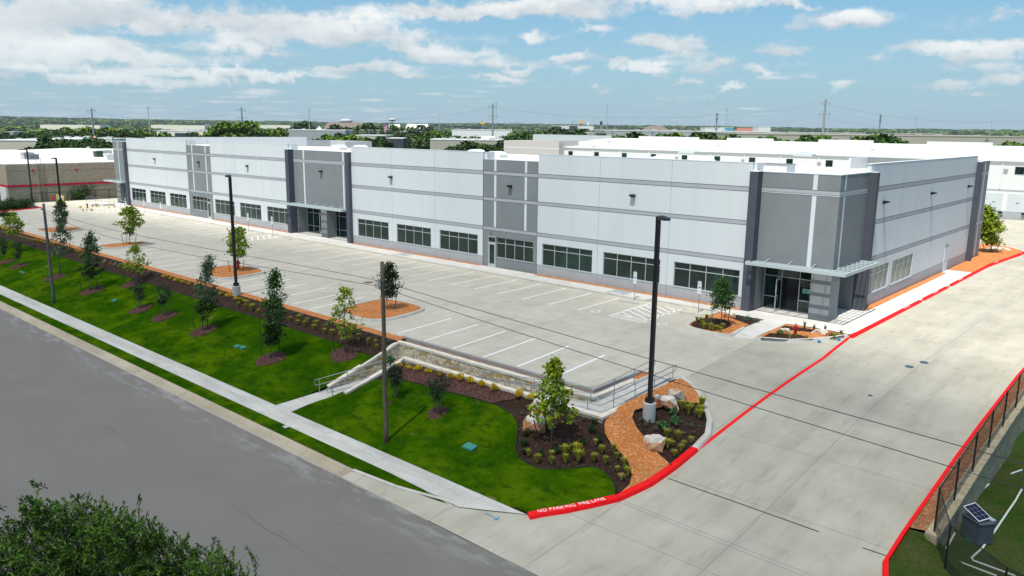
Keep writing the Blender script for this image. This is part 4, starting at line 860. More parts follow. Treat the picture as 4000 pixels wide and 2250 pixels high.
# wall lights
def walllight(x,y,z,ax):
    mb=MB()
    if ax=='y': mb.box(x-.22,x+.22,y-.10,y,z-.12,z+.12); mb.add([(x-.22,y-.1,z+.12),(x+.22,y-.1,z+.12),(x+.22,y-.32,z+.06),(x-.22,y-.32,z+.06),(x-.22,y-.1,z-.10),(x+.22,y-.1,z-.10),(x+.22,y-.32,z-.02),(x-.22,y-.32,z-.02)],[(3,2,1,0),(4,5,6,7),(0,4,7,3),(1,2,6,5),(3,7,6,2)])
    else: mb.box(x,x+.10,y-.22,y+.22,z-.12,z+.12); mb.add([(x+.1,y-.22,z+.12),(x+.1,y+.22,z+.12),(x+.42,y+.22,z+.08),(x+.42,y-.22,z+.08),(x+.1,y-.22,z-.1),(x+.1,y+.22,z-.1),(x+.42,y+.22,z+.0),(x+.42,y-.22,z+.0)],[(3,2,1,0),(4,5,6,7),(0,4,7,3),(1,2,6,5),(3,7,6,2)])
    mb.build('wall_light',BLK,B)
for x in (-122.9,-108.9,-95.7,-66.45,-49.3,-35.83): walllight(x,F0,7.95,'y')
walllight(-79.7,54.9,7.95,'y')
for y in (63.9,76.8,89.8): walllight(-19.37,y,8.0,'x')
mb=MB(); mb.box(-19.37,-19.2,84.0,84.3,2.45,2.75); mb.build('wall_light',DIM,B)
# canopies
def canopy(x0,x1,y0,y1,name='entry_canopy',side_run=None):
    mb=MB(); z0,z1=3.70,3.93
    mb.box(x0,x1,y0,y0+.10,z0,z1); mb.box(x0,x0+.08,y0+.1,y1,z0,z1); n=4
    for k in range(1,n): y=y0+(y1-y0)*k/n; mb.box(x0+.08,x1,y-.02,y+.02,z0+.05,z1-.02)
    x=x0+.9
    while x<x1-.3: mb.box(x-.02,x+.02,y0+.1,y1,z0+.03,z1-.05); x+=.92
    if side_run:
        X0,Y1=side_run; mb.box(x1-.10,x1,y0+.1,Y1,z0,z1)
        for k in range(1,4): xx=X0+(x1-X0)*k/4-.05; mb.box(xx-.02,xx+.02,y1-1.0,Y1,z0+.05,z1-.02)
        y=y1-.1
        while y<Y1: mb.box(X0,x1-.1,y-.02,y+.02,z0+.03,z1-.05); y+=.92
        mb.box(X0,x1-.1,Y1-.05,Y1,z0,z1)
    else: mb.box(x1-.08,x1,y0+.1,y1,z0,z1)
    c=mb.build(name,ALC,B); x=x0+1.2
    while x<x1-.5: r=MB(); r.tube([(x,y0+.35,z1),(x,y1,z1+.18)],.025,5); r.build('tie_rod',ALC).parent=c; x+=1.7
canopy(-86.9,-74.1,53.5,54.88); canopy(-25.3,-18.15,53.5,54.88,side_run=(-19.48,60.3)); canopy(-140.6,-133.6,53.5,54.88)
for o in list(COL.objects):
    if o.parent and o.parent.parent and o.parent.parent==B and o.name.split('.')[0] in ('pane','handle','rail','tie_rod','lettering'):
        o.location=(-B.location[0],-B.location[1],-B.location[2])
# ---------- second warehouse ----------
B2=thing('distant_warehouse','long white warehouse with small dark square windows and loading doors behind the grey-towered one','building',(-60,166,0))
mb=MB(); YW2=144.5
mb.box(-127.8,30,YW2,YW2+.3,1.2,8.95,0); mb.box(-127.8,30,YW2-.0,YW2+.3,0,1.2,1); mb.box(-128,30,YW2-.25,YW2+.05,8.95,9.12,0); mb.box(-127.8,30,YW2-.02,YW2+.28,4.35,4.6,1); W2P=mat('far_white_paint',(.72,.73,.73),.7)
x=-105.9
while x<30: mb.box(x-.09,x+.09,YW2-.12,YW2,4.7,8.95,0); x+=7.2
mb.build('wall_panel',[W2P,PB],B2)
mb=MB(); mb.box(-131.2,-114.2,142.6,144.45,0,8.6,0); mb.box(-131.2,-114.2,142.6,144.45,8.6,8.8,1); mb.box(-131.2,-114.2,142.6,144.45,8.8,10.25,0); mb.box(-131.2,-127.8,144.45,188,0,10.25,0); mb.box(-114.5,-114.2,144.45,150,9,10.25,0); mb.build('tower_wall',[mat('warm_grey_wall',(.48,.46,.44),.8),PW],B2)
mb=MB(); 
for k in range(8): y0=YW2-.2+44*k/8; y1=y0+5.5; mb.add([(-131,y0,9.1+.035*(y0-144)),(30,y0,9.1+.035*(y0-144)),(30,y1,9.1+.035*(y1-144)),(-131,y1,9.1+.035*(y1-144))],[(0,1,2,3)])
mb.build('roof',ROOF,B2)
mb=MB()
for a,b in ((3,210,0),(3,995,0)),((3,1275,0),(3,1880,0)),((3,2162,0),(4,52,0)),((4,508,0),(4,1062,0)),((4,1605,0),(4,2265,0)):
    xa,xb=onY(S(a[0],a[1],370),188)[0],onY(S(b[0],b[1],385),188)[0]; mb.box(xa,xb,188,188.3,9,11.35)
mb.box(-131,30,188.3,188.6,0,10.75); mb.build('parapet',PW,B2)
def put(o,par): o.location=tuple(-v for v in par.location); return o
for k in range(-1,11):
    x=-109.2+7.22*k if k<6 else None
xs=[onY(S(3,q,520),YW2)[0] for q in (590,852,1131,1425,1738,2069,2420)]+[onY(S(4,q,600),YW2)[0] for q in (217,617,1020,2545)]
for x in xs:
    big=x>-30; mb=MB(); s=.62; mb.box(x-s-.06,x+s+.06,YW2-.03,YW2-.002,6.95,8.25); w=mb.build('window',PW,B2); g=MB(); g.box(x-s,x+s,YW2-.045,YW2-.031,7.02,8.18); put(g.build('pane',GLS),B2).parent=w
for q in ((3,313,515),(3,518,522),(3,1657,556),(3,2325,582),(4,515,610),(4,2395,680)):
    p=onY(S(*q),YW2); mb=MB(); mb.box(p[0]-.28,p[0]+.28,YW2-.22,YW2,p[2]-.15,p[2]+.18); mb.build('wall_light',mat('pale_grey_fixture',(.35,.36,.36),.6),B2)
x=onY(S(4,2262,1000),YW2)[0]; stp=onY(S(4,2500,1010),YW2)[0]-x
for k in range(-5,12):
    cx=x+stp*k
    if cx>28: break
    mb=MB(); mb.box(cx-1.3,cx+1.3,YW2-.012,YW2+.1,1.2,4.0,0)
    for j in range(7): mb.box(cx-1.28,cx+1.28,YW2-.025,YW2-.012,1.24+.4*j,1.24+.4*j+.36,0)
    dd=mb.build('dock_door',PW,B2); h=MB(); h.box(cx-.1,cx+.35,YW2-.06,YW2-.03,2.55,2.65); put(h.build('handle',DIM),B2).parent=dd
    mb=MB(); mb.box(cx+.9,cx+1.5,YW2-.25,YW2,.85,1.15); mb.build('dock_bumper',BLK,B2)
for px in (S(3,925,420),S(3,1780,410),S(3,2010,440),S(4,375,440),S(4,960,480),S(4,2010,475),S(3,770,392)): 
    g=at(px,9.9); zz=9.1+.035*(g[1]-144); g=at(px,zz+.3); skylight((g[0],g[1]),base=9.1+.035*(g[1]-144),par=B2,L_=3.4,W_=1.8)
# ---------- neighbour on the left ----------
B3=thing('aggregate_building','tan pebble-walled building with a red stripe and white roof left of the warehouse','building',(-170,60,-1))
cx=-151.5; top=5.15
def onxz(p,X=cx): return onX(p,X)
c0=onxz(S(22,200,820)); YC=c0[1]-.4; zt=onxz(S(22,165,393))[2]; zs1=onxz(S(22,200,790))[2]; zs0=onxz(S(22,200,832))[2]
mb=MB(); BX0=-230
for za,zb,m in ((-3,zs0,0),(zs0,zs1,1),(zs1,zt-.12,0),(zt-.12,zt,2)):
    e=.03 if m==1 else .0
    mb.box(BX0,cx+e,YC-e,YC+75,za,zb,m)
zj=onxz(S(22,700,512))[2]; mb.box(cx,cx+.008,YC,YC+75,zj-.03,zj+.03,3); mb.build('wall',[AGG,REDS,WHROOF,DIM],B3)
mb=MB(); mb.add([(BX0,YC,zt+.02),(cx,YC,zt+.02),(cx,YC+75,zt+.02),(BX0,YC+75,zt+.02)],[(0,1,2,3)]); mb.build('roof',WHROOF,B3)
mb=MB(); a=onxz(S(22,790,1100)); b=onxz(S(22,765,300)); yy=a[1]-.35
for dy in (0,.75): mb.box(cx+.05,cx+.13,yy+dy,yy+dy+.07,-1.5,zt+1.1)
for k in range(22): mb.box(cx+.06,cx+.12,yy,yy+.8,-1.2+k*.36,-1.16+k*.36)
mb.build('roof_ladder',mat('tan_metal',(.45,.38,.27),.7),B3)
for q in ((625,512),(1443,497)):
    p=onxz(S(22,*q)); mb=MB(); mb.obox((cx+.02,p[1],p[2]),(.02,0,0),(0,.13,.13),(0,-.13,.13)); mb.build('red_placard',REDS,B3)
g=onY(S(22,75,1000),YC); mb=MB(); mb.box(g[0]-1.7,g[0]+1.7,YC-.06,YC-.01,-1.5,g[2]+1.6); mb.build('overhead_door',WHROOF,B3)
g=onY(S(22,10,1000),YC); mb=MB(); mb.box(g[0]-1.2,g[0]+.3,YC-.07,YC-.01,-1.5,g[2]+1.2); mb.build('door',BARKD,B3)
def rooftop(name,px,z,sx,sy,sz,label,m,par):
    g=at(S(*px),z); mb=MB(); mb.box(g[0]-sx/2,g[0]+sx/2,g[1]-sy/2,g[1]+sy/2,z,z+sz*.85); mb.box(g[0]-sx/2-.1,g[0]+sx/2+.1,g[1]-sy/2-.1,g[1]+sy/2+.1,z+sz*.85,z+sz); mb.lathe((g[0],g[1],z+sz),[(.3*sx,0),(.28*sx,.12)],12); mb.build(name,m,par)
rooftop('rooftop_unit',(22,515,300),zt,2.0,1.6,1.3,'',mat('unit_grey',(.4,.42,.42),.6),B3); rooftop('rooftop_unit',(22,610,305),zt,2.0,1.8,1.0,'',DIM,B3); rooftop('rooftop_unit',(22,2020,258),zt,1.7,1.5,1.4,'',MC['unit_grey'],B3); rooftop('rooftop_unit',(22,2065,322),zt,1.4,1.4,1.2,'',WHROOF,B3); rooftop('rooftop_unit',(22,1870,258),zt,1.6,1.6,1.2,'',mat('green_unit',(.04,.09,.04),.7),B3)
# ---------- light poles ----------
def lightpole(base,htot,label,heads,conc=True,group='black parking lot light poles'):
    G=base; T=thing('light_pole',label,'light pole',G,group); mb=MB()
    ch=.78
    if conc: mb.lathe((0,0,0),[(.31,-.4),(.31,ch-.03),(.28,ch)],20); mb.build('concrete_base',RAWC,T,local=True,smooth=False)
    mb=MB(); mb.box(-.17,.17,-.17,.17,ch,ch+.25); mb.build('base_cover',BLK,T,local=True)
    mb=MB(); mb.box(-.09,.09,-.09,.09,ch+.25,htot); mb.build('pole',BLK,T,local=True)
    for a in heads:
        mb=MB(); c,s=math.cos(a),math.sin(a); ex,ey=(c,s,0),(-s,c,0)
        mb.obox((c*.2,s*.2,htot-.05),(c*.14,s*.14,0),(-s*.04,c*.04,0),(0,0,.04))
        def P(u,v,w): return (c*u-s*v,s*u+c*v,htot+w)
        V=[P(.3,-.14,-.09),P(.5,-.18,-.09),P(1.1,-.16,-.07),P(1.3,-.06,-.05)]; V+= [P(1.3,.06,-.05),P(1.1,.16,-.07),P(.5,.18,-.09),P(.3,.14,-.09)]; U=[(x,y,z+(.17 if i in(0,7) else .15 if i in (1,6) else .11 if i in (2,5) else .06)) for i,(x,y,z) in enumerate(V)]
        mb.add(V+U,[tuple(range(7,-1,-1)),tuple(range(8,16))]+[(i,(i+1)%8,8+(i+1)%8,8+i) for i in range(8)]); mb.build('lamp_head',BLK,T,local=True)
    return T
g,h=tall(S(11,1378,595),S(3,1445,1148),.1); lightpole(g,h,'tall black light pole on a round concrete base in the corner bed by the boulders',[RAD(-38)])
mb=MB(); mb.box(g[0]-.09,g[0]+.09,g[1]-.09,g[1]+.09,g[2]+4.5,g[2]+4.9)
g,h=tall(S(5,2383,655),S(1,2345,735)); lightpole(g,h,'black light pole at the lot edge in front of the hydrant island',[RAD(-38)])
g,h=tall(S(5,640,20),S(1,567,560)); lightpole(g,h,'black light pole behind the far left lawn tree',[RAD(-38)])
g,h=tall(S(22,625,1215),S(22,560,115)); lightpole(g,h,'black light pole with two heads before the pebble-walled building',[RAD(-38),RAD(-90)])
# ---------- utility poles and wires ----------
def upole(b,t_,r0,r1,m,label):
    g,h=tall(b,t_,0); T=thing('utility_pole',label,'utility pole',g,'wooden utility poles along the street'); mb=MB(); n=9
    mb.tube([(math.sin(i*1.3)*.015,0,-.3+(h+.3)*i/n) for i in range(n+1)],[r0+(r1-r0)*i/n for i in range(n+1)],14); mb.build('pole_shaft',m,T,local=True,smooth=True)
    return T,g,h
T1,g1,h1=upole(S(10,1310,860),S(6,1258,315),.12,.088,WOOD,'weathered brown wooden pole on the lawn nearest the ramp')
T2,g2,h2=upole(S(5,545,735),S(1,415,1018),.135,.10,WOODG,'grey utility pole on the lawn near the left edge')
def wire(pts,r,name,label,cat='cable',group=None,m=None,n=14,sag=None):
    P=[]
    for a,b in zip(pts,pts[1:]):
        L_=math.dist(a,b); sg=sag if sag is not None else L_*.012
        for k in range(n): t_=k/n; P.append((a[0]+(b[0]-a[0])*t_,a[1]+(b[1]-a[1])*t_,a[2]+(b[2]-a[2])*t_-4*sg*t_*(1-t_)))
    P.append(pts[-1]); mb=MB(); mb.tube(P,r,4); return tagm(mb.build(name,m or BLK),label,cat,group)
WY=22.85
def lift(p): return onY(p,WY)
A1=lift(S(6,1250,512)); B1=lift(S(6,1250,570)); CABM=mat('cable_grey',(.045,.048,.05),.6)
a=lift(S(12,0,345)); b=lift(S(12,2555,1050)); c=lift(S(12,0,545)); d=lift(S(12,2555,1300))
def ext(a,b,X): k=(X-a[0])/(b[0]-a[0]); return (X,WY,a[2]+(b[2]-a[2])*k)
LFT=[lift(S(1,430,1075)),lift(S(1,430,1100))]
midu=lift(S(6,0,275)); midl=lift(S(6,0,360))
def through(pts,r,label):
    # smooth curve through measured points
    pts=sorted(pts); xs=[p[0] for p in pts]; zs=[p[2] for p in pts]; co_=np.polyfit(xs,zs,3 if len(xs)>4 else 2); X=np.linspace(xs[0],xs[-1],40); mb=MB(); mb.tube([(x,WY,float(np.polyval(co_,x))) for x in X],r,4); tagm(mb.build('overhead_cable',CABM),label,'cable','overhead cables along the street')
through([LFT[0],lift(S(1,1215,1300)),midu,lift(S(6,620,380)),A1],.013,'upper overhead cable between the two utility poles')
through([LFT[1],lift(S(1,1215,1385)),midl,lift(S(6,620,455)),B1],.013,'lower overhead cable between the two utility poles')
through([A1,lift(S(6,2576,895)),lift(S(7,1420,1305)),a,b,ext(a,b,14)],.013,'upper overhead cable crossing above the driveway')
through([B1,lift(S(6,2576,1015)),lift(S(7,620,1190)),c,d,ext(c,d,14)],.013,'lower overhead cable crossing above the driveway')
for z,T in ((A1[2],T1),(B1[2],T1),(LFT[0][2],T2)):
    g=T['_o']; mb=MB(); mb.box(-.05,.05,-.24,-.12,z-g[2]-.08,z-g[2]+.08); mb.build('cable_clamp',GALV,T,local=True)
# ---------- hydrants ----------
def hydrant(base,h,label,col=HYD):
    T=thing('fire_hydrant',label,'hydrant',base,'red fire hydrants'); k=h/.86
    mb=MB(); mb.lathe((0,0,0),[(r*k,z*k) for r,z in ((.15,-.1),(.15,.04),(.11,.06),(.105,.40),(.15,.42),(.15,.46),(.125,.48),(.125,.62))],16); mb.build('barrel',col,T,local=True,smooth=False)
    mb=MB(); mb.lathe((0,0,0),[(r*k,z*k) for r,z in ((.15,.62),(.15,.65),(.12,.70),(.07,.77),(.035,.79),(.035,.86))],16); mb.build('bonnet',col,T,local=True)
    for a,r,l in ((RAD(-60),.075,.2),(RAD(30),.055,.19),(RAD(210),.055,.19)):
        mb=MB(); c,s=math.cos(a),math.sin(a); mb.tube([(c*.08*k,s*.08*k,.53*k),(c*l*k,s*l*k,.53*k)],r*k,10); mb.tube([(c*l*k,s*l*k,.53*k),(c*(l+.03)*k,s*(l+.03)*k,.53*k)],r*k*1.2,6); mb.build('outlet_cap',col,T,local=True)
g,h=tall(S(8,272,1050),S(8,272,940),.15); hydrant(g,h+.02,'red fire hydrant in the small bed by the corner entrance')
g,h=tall(S(5,2400,385),S(5,2395,290),.12); hydrant(g,h,'red fire hydrant on the gravel island behind the second light pole')
g,h=tall(S(22,1650,1212),S(22,1650,1122),.1); hydrant(g,h,'distant red fire hydrant among shrubs left of the far entry steps')
# ---------- handicap signs ----------
def psign(b,t_,label,blue=True):
    g,h=tall(b,t_,.0); T=thing('parking_sign',label,'sign',g,'reserved parking signs on posts'); mb=MB(); mb.tube([(0,0,-.1),(0,0,h)],.03,8); mb.lathe((0,0,0),[(.07,0),(.07,.04)],10); mb.build('post',GALV,T,local=True)
    rz=0.0; mb=MB(); w,hh=.155,.46; mb.box(-w,w,-.05,-.035,h-.1-2*hh,h-.1,0)
    mb.box(-w+.02,w-.02,-.053,-.05,h-.14,h-.13,1); mb.box(-.07,.07,-.054,-.05,h-.1-1.12*hh,h-.1-.82*hh,2)
    V=[]; 
    add_text(mb,'RESERVED',.062,(0,-.0545,h-.24),(1,0,0),(0,0,1),1); add_text(mb,'PARKING',.062,(0,-.0545,h-.33),(1,0,0),(0,0,1),1); add_text(mb,'TOW AWAY',.05,(0,-.0545,h-.80),(1,0,0),(0,0,1),1); add_text(mb,'ZONE',.05,(0,-.0545,h-.88),(1,0,0),(0,0,1),1)
    mb.build('sign_plate',[SIGNW,SIGNG,SIGNB],T,local=True); return T
psign(S(7,1232,700),S(7,1237,405),'white reserved parking sign left of the striped bay near the corner tower')
psign(S(7,1875,822),S(7,1890,500),'white and blue reserved parking sign nearest the corner entrance tree')
psign(S(2,170,1340),S(2,162,1140),'white parking sign just left of the middle entry tower')
psign(S(1,2505,1300),S(1,2497,1105),'white parking sign beside the second black pole, two bays left of the middle tower')
psign(S(1,1625,1140),S(1,1613,998),'small parking sign in front of the third window from the far left tower')
psign(S(1,1458,1105),S(1,1450,972),'small parking sign in front of the first far left window')
psign(S(1,1268,1030),S(1,1265,955),'tiny white sign before the far left tower door')
def wheelstop(a,b,label):
    p,q=W(a),W(b); d=Vector((q[0]-p[0],q[1]-p[1],0)); L_=d.length; d.normalize(); n=Vector((-d.y,d.x,0)); mb=MB()
    prof=[(-.09,0),(-.07,.1),(.07,.1),(.09,0)]; V=[]
    for e,k in ((p,.0),(q,.0)):
        for o,z in prof: V.append((e[0]+n.x*o,e[1]+n.y*o,e[2]+z))
    mb.add(V,[(0,1,2,3),(7,6,5,4),(0,4,5,1),(1,5,6,2),(2,6,7,3)]); tagm(mb.build('wheel_stop',RAWC),label,'wheel stop','concrete wheel stops in the reserved bays')
wheelstop(S(7,1065,712),S(7,1272,745),'concrete wheel stop in front of the first sign left of the striped bay'); wheelstop(S(7,1690,828),S(7,1925,862),'concrete wheel stop nearest the corner entrance tree')
for i,(x,y) in enumerate(((-88.2,51.4),(-82.3,51.4),(-130,51.4),(-124,51.4))): wheelstop(proj((x-.9,y,0)),proj((x+.9,y,0)),['wheel stop left of the middle tower striped bay','wheel stop right of the middle tower striped bay','farthest left wheel stop before the far tower','wheel stop right of the far left striped bay'][i])
for i,(x,lab) in enumerate(((-35.9,'dark drain inlet in the walk kerb right of the middle grey bay'),(-63.2,'dark drain inlet in the walk kerb below the white bay right of the middle tower'))):
    mb=MB(); mb.box(x-.55,x+.55,52.22,52.9,.02,.13,1); mb.box(x-.5,x+.5,52.20,52.219,.03,.12,0); mb.box(x-.8,x+.8,52.36,54.0,.122,.128,2); tagm(mb.build('drain_inlet',[BLK,BWALK,mat('steel_plate',(.42,.48,.52),.5,metal=.3)]),lab,'drain')
# ---------- handrails on the ramp ----------
def rails(name,label,pts,hts=(.9,.52),posts=None,low=False,r=.024,hf=None,end=True,group='grey steel handrails on the ramp'):
    # pts: list of (x,y,z)
    o=pts[0]; T=thing(name,label,'railing',o,group)
    for h in hts:
        mb=MB(); mb.tube([(p[0],p[1],p[2]+h) for p in pts],r,6); mb.build('rail',GALV,T,smooth=True)
    if end:
        for p,q in ((pts[0],pts[1]),(pts[-1],pts[-2])):
            d=Vector((p[0]-q[0],p[1]-q[1],0)).normalized()*.28; mb=MB(); mb.tube([(p[0],p[1],p[2]+hts[0]),(p[0]+d.x,p[1]+d.y,p[2]+hts[0]-.02),(p[0]+d.x*1.1,p[1]+d.y*1.1,p[2]+(hts[0]+hts[1])/2),(p[0]+d.x,p[1]+d.y,p[2]+hts[1]+.02),(p[0],p[1],p[2]+hts[1])],r,6); mb.build('rail_end',GALV,T)
    D=[0]
    for a,b in zip(pts,pts[1:]): D.append(D[-1]+math.dist(a[:2],b[:2]))
    n=max(2,round(D[-1]/1.85)); 
    for k in range(n+1):
        s=D[-1]*k/n
        for i in range(len(pts)-1):
            if s<=D[i+1]+1e-6: u=(s-D[i])/(D[i+1]-D[i]); p=[pts[i][j]+(pts[i+1][j]-pts[i][j])*u for j in range(3)]; break
        mb=MB(); mb.tube([(p[0],p[1],p[2]),(p[0],p[1],p[2]+hts[0])],r,6); mb.build('post',GALV,T)
RZ=lambda x,y:rampz(x,y)
def P3(L): return [(x,y,rampz(x,y)) for x,y in L]
rails('handrail','steel handrail running up the ramp against the tall limestone wall',P3([(-37.72,25.3),(-37.15,30.75),(-34,30.85),(-30,30.85),(-26,30.85),(-22.1,30.9),(-22.0,33),(-22.05,35.2),(-22.1,36.2)]),(.84,.5))
rails('handrail','steel handrail on the outer side of the ramp above the low wall',P3([(-36.3,25.2),(-35.05,29.85),(-32,29.88),(-28,29.88),(-24,29.88),(-21.05,29.88),(-20.95,32),(-20.9,36.4)]),(.74,.42))
rails('handrail','low lower pair of rails along the outer ramp edge near the gravel',P3([(-20.93,31.9),(-20.9,36.2)]),(.12,.1),end=False)
rails('handrail','steel guard rail by the far left entry steps',[(-139.5,51.5,.1),(-135,52.2,.12),(-129.5,52.3,.12)],(1.0,.55),group='rails by the far left entrance')
rails('handrail','short steel rail flight left of the far entry steps',[(-143.5,52.5,.0),(-140.5,50.5,.1)],(1.1,.6),group='rails by the far left entrance')
# ---------- chain link fence ----------
NET=mat('chain_link_mesh',(.03,.03,.032),.6,alpha=.5); 
FT=thing('chain_link_fence','black chain link fence on top of the tan stone wall by the driveway','fence',(-6.3,30.6,-1.4))
FP=[]
for k in range(0,22):
    y=30.61 if k==0 else 33.3+2.8*(k-1); z=H(-7,y)+.2; z0=z if k else -1.5; FP.append((-6.3,y,z0,z+1.72)); mb=MB(); mb.tube([(-6.3,y,z0-.1),(-6.3,y,z+1.74)],.038,8); mb.build('post',BLK,FT)
c2_=tall(S(15,835,1420),S(15,885,850))[0]; ct=c2_[2]+1.9
c3_=at(S(15,1550,1345),ct-.15); FP0=(-6.3,30.61,-1.5,FP[0][3]); extra_=[(c2_[0],c2_[1],-2.1,ct),(c3_[0],c3_[1],-2.1,ct-.15),(c3_[0]+3.0,c3_[1]-1.0,-2.1,ct-.15)]
for e in extra_: mb=MB(); mb.tube([(e[0],e[1],e[2]-.1),(e[0],e[1],e[3])],.035,8); mb.build('post',BLK,FT)
ALLF=[extra_[2],extra_[1],extra_[0]]+FP
mb=MB(); nb=MB()
for a,b in zip(ALLF,ALLF[1:]):
    mb.tube([(a[0],a[1],a[3]-.03),(b[0],b[1],b[3]-.03)],.022,6); nb.add([(a[0],a[1],a[2]+.04),(b[0],b[1],b[2]+.04),(b[0],b[1],b[3]-.04),(a[0],a[1],a[3]-.04)],[(0,1,2,3)])
mb.build('top_rail',BLK,FT); nb.build('mesh_panel',NET,FT)
# fence by the pebble-walled building
F2=thing('railing_fence','black post fence along the lot edge before the pebble-walled building','fence',(-149.2,45,0)); pp=[]
for q in ((450,1240),(590,1115),(810,1110),(1280,1085),(1545,1065),(1810,1048),(2065,1030)):
    p=W(S(22,*q),0); pp.append(p); mb=MB(); mb.tube([p,(p[0],p[1],p[2]+1.55)],.05,6); mb.build('post',BLK,F2)
mb=MB(); mb.tube([(p[0],p[1],p[2]+1.55) for p in pp]+[(-149.5,66,1.55)],.045,5); mb.build('top_rail',BLK,F2)
for i,q in enumerate(((1088,1085),(1205,1115))):
    g,h=tall(S(22,*q),S(22,q[0],q[1]-125)); mb=MB(); mb.lathe(g,[(.13,0),(.13,h-.1),(.08,h)],10); tagm(mb.build('bollard',YEL),['yellow bollard half hidden behind the third light pole','yellow bollard right of the third light pole'][i],'bollard','yellow bollards by the pebble wall')
g,h=tall(S(22,1005,1100),S(22,1003,995)); mb=MB(); mb.lathe(g,[(.05,0),(.05,h*.4),(.2,h*.42),(.2,h*.9),(.12,h)],10); tagm(mb.build('standpipe',HYD),'short red standpipe left of the yellow bollards','standpipe')
g,h=tall(S(22,1145,1090),S(22,1140,975)); mb=MB(); mb.box(g[0]-.02,g[0]+.02,g[1]-.35,g[1]+.35,g[2]+.3,g[2]+h); mb.box(g[0]-.03,g[0]+.03,g[1]-.03,g[1]+.03,g[2],g[2]+.3); tagm(mb.build('notice_board',SIGNW),'white notice board between the yellow bollards','sign')
mb=MB(); sweep(mb,[(-135.2,31.8),(-136.0,36.6),(-138.9,43.2)],[(0,-.1),(0,.15),(-.25,.15),(-.3,0)],0,1); struct(mb.build('red_curb',REDP))
sheet('verge_lawn',[(-200,31.8),(-136.4,31.8),(-136.6,36.6),(-139.2,43.0),(-149,44.3),(-149,46),(-200,46)],MC['worn_grass'],.1,2)
# ---------- solar box, pipes, lids ----------
bx=W(S(15,1100,1090)); T=thing('equipment_box','dark grey cabinet with a tilted solar panel standing on the lower field','cabinet',(bx[0]+.15,bx[1]+.6,-2.1)); o=(bx[0]+.15,bx[1]+.6)
T_BOX=T; GB=mat('blue_grey_cabinet',(.065,.08,.10),.5,(.085,.105,.125),3); mb=MB(); e1=Vector((.80,-.60,0)).normalized(); e2=Vector((.6,.8,0)).normalized()
def ob(M,c,a,b,c_,m=0): M.obox(c,tuple(e1*a),tuple(e2*b),(0,0,c_),m)
ob(mb,(0,0,.62),.62,.42,.55); ob(mb,(0,0,1.2),.66,.46,.03); mb.build('cabinet_body',GB,T,local=True)
mb=MB(); mb.lathe((0,0,0),[(.5,-.05),(.5,.1)],18); mb.build('teal_base',mat('teal_plastic',(.01,.32,.24),.6),T,local=True)
mb=MB(); mb.tube([(0,0,1.2),(0,0,1.45)],.03,6); mb.build('panel_post',GALV,T,local=True)
nrm=Vector((.12,-.35,.93)).normalized(); u=e1.copy(); u=(u-nrm*u.dot(nrm)).normalized(); v=nrm.cross(u); c=Vector((-.1,-.05,1.55))
mb=MB(); mb.obox(c,u*.56,v*.36,nrm*.02); mb.build('panel_frame',mat('panel_frame_white',(.7,.72,.74),.4),T,local=True)
mb=MB()
for i in range(4): 
    for j in range(3): mb.obox(c+nrm*.022+u*(-.39+.26*i)+v*(-.22+.22*j),u*.126,v*.106,nrm*.003)
mb.build('solar_cells',mat('solar_blue',(.006,.008,.03),.15,spec=.6),T,local=True)
mb=MB(); ob(mb,(.5,.25,1.26),.2,.14,.03); mb.build('side_tray',mat('pale_blue_tray',(.35,.45,.58),.5),T,local=True)
PIPE=mat('white_pvc',(.70,.72,.66),.6)
for i,(pl,lab) in enumerate(([[(1340,410),(1250,490),(1180,560),(1130,622)],'short curved white pipe on the lower field above the solar cabinet'],[[(1716,465),(1640,600),(1550,730),(1410,940),(1270,1130),(1145,1245),(1165,1275),(1400,1360),(1640,1449)],'long bent white pipe right of the solar cabinet'],[[(955,965),(860,1140),(770,1280),(680,1449)],'white pipe left of the solar cabinet running under the fence'],[[(858,1235),(1100,1325),(1430,1449)],'straight white pipe near the bottom right corner'],[[(1716,248),(1650,270),(1590,292)],'short white pipe at the right edge near the tan wall'])):
    P=[(p[0],p[1],-2.1+.05) for p in (at(S(15,*q),-2.05) for q in pl)]; mb=MB(); mb.tube(P,.038,6); tagm(mb.build('white_pipe',PIPE),lab,'pipe','white pipes on the lower field')
TEAL=mat('green_box_lid',(.045,.22,.17),.7); TEALD=mat('dark_green_box_lid',(.10,.22,.12),.6)
def lid(q,s,lab,m=TEAL,dz=.09):
    g=W(q,dz); k=(H(g[0],g[1]+.2)-H(g[0],g[1]-.2))/.4; mb=MB(); mb.obox((g[0],g[1],g[2]+.02),(s,0,0),(0,s*.62,s*.62*k),(0,0,.045)); mb.obox((g[0],g[1],g[2]+.068),(s*.86,0,0),(0,s*.5,s*.5*k),(0,0,.006)); tagm(mb.build('valve_box_lid',m),lab,'utility box','green utility box lids in the lawn')
lid(S(10,2152,893),.33,'large teal utility lid in the grass right of the brown wooden pole',dz=.19); lid(S(5,2385,1170),.24,'left teal lid of a pair in the lawn left of the ramp'); lid(S(5,2443,1182),.24,'right teal lid of a pair in the lawn left of the ramp'); lid(S(5,1152,707),.26,'single teal lid in the lawn above the small bare trees'); lid(S(5,212,419),.22,'upper of two pale lids near the grey pole',TEALD); lid(S(5,235,430),.22,'lower of two pale lids near the grey pole',TEALD)
g=W(S(10,302,693),.09); mb=MB(); mb.box(g[0]-.16,g[0]+.16,g[1]-.12,g[1]+.12,g[2],g[2]+.05); tagm(mb.build('meter_box',RAWC),'small grey meter lid in the narrow grass strip by the sidewalk','utility box')
T_BOX.scale=(.74,.74,.74)
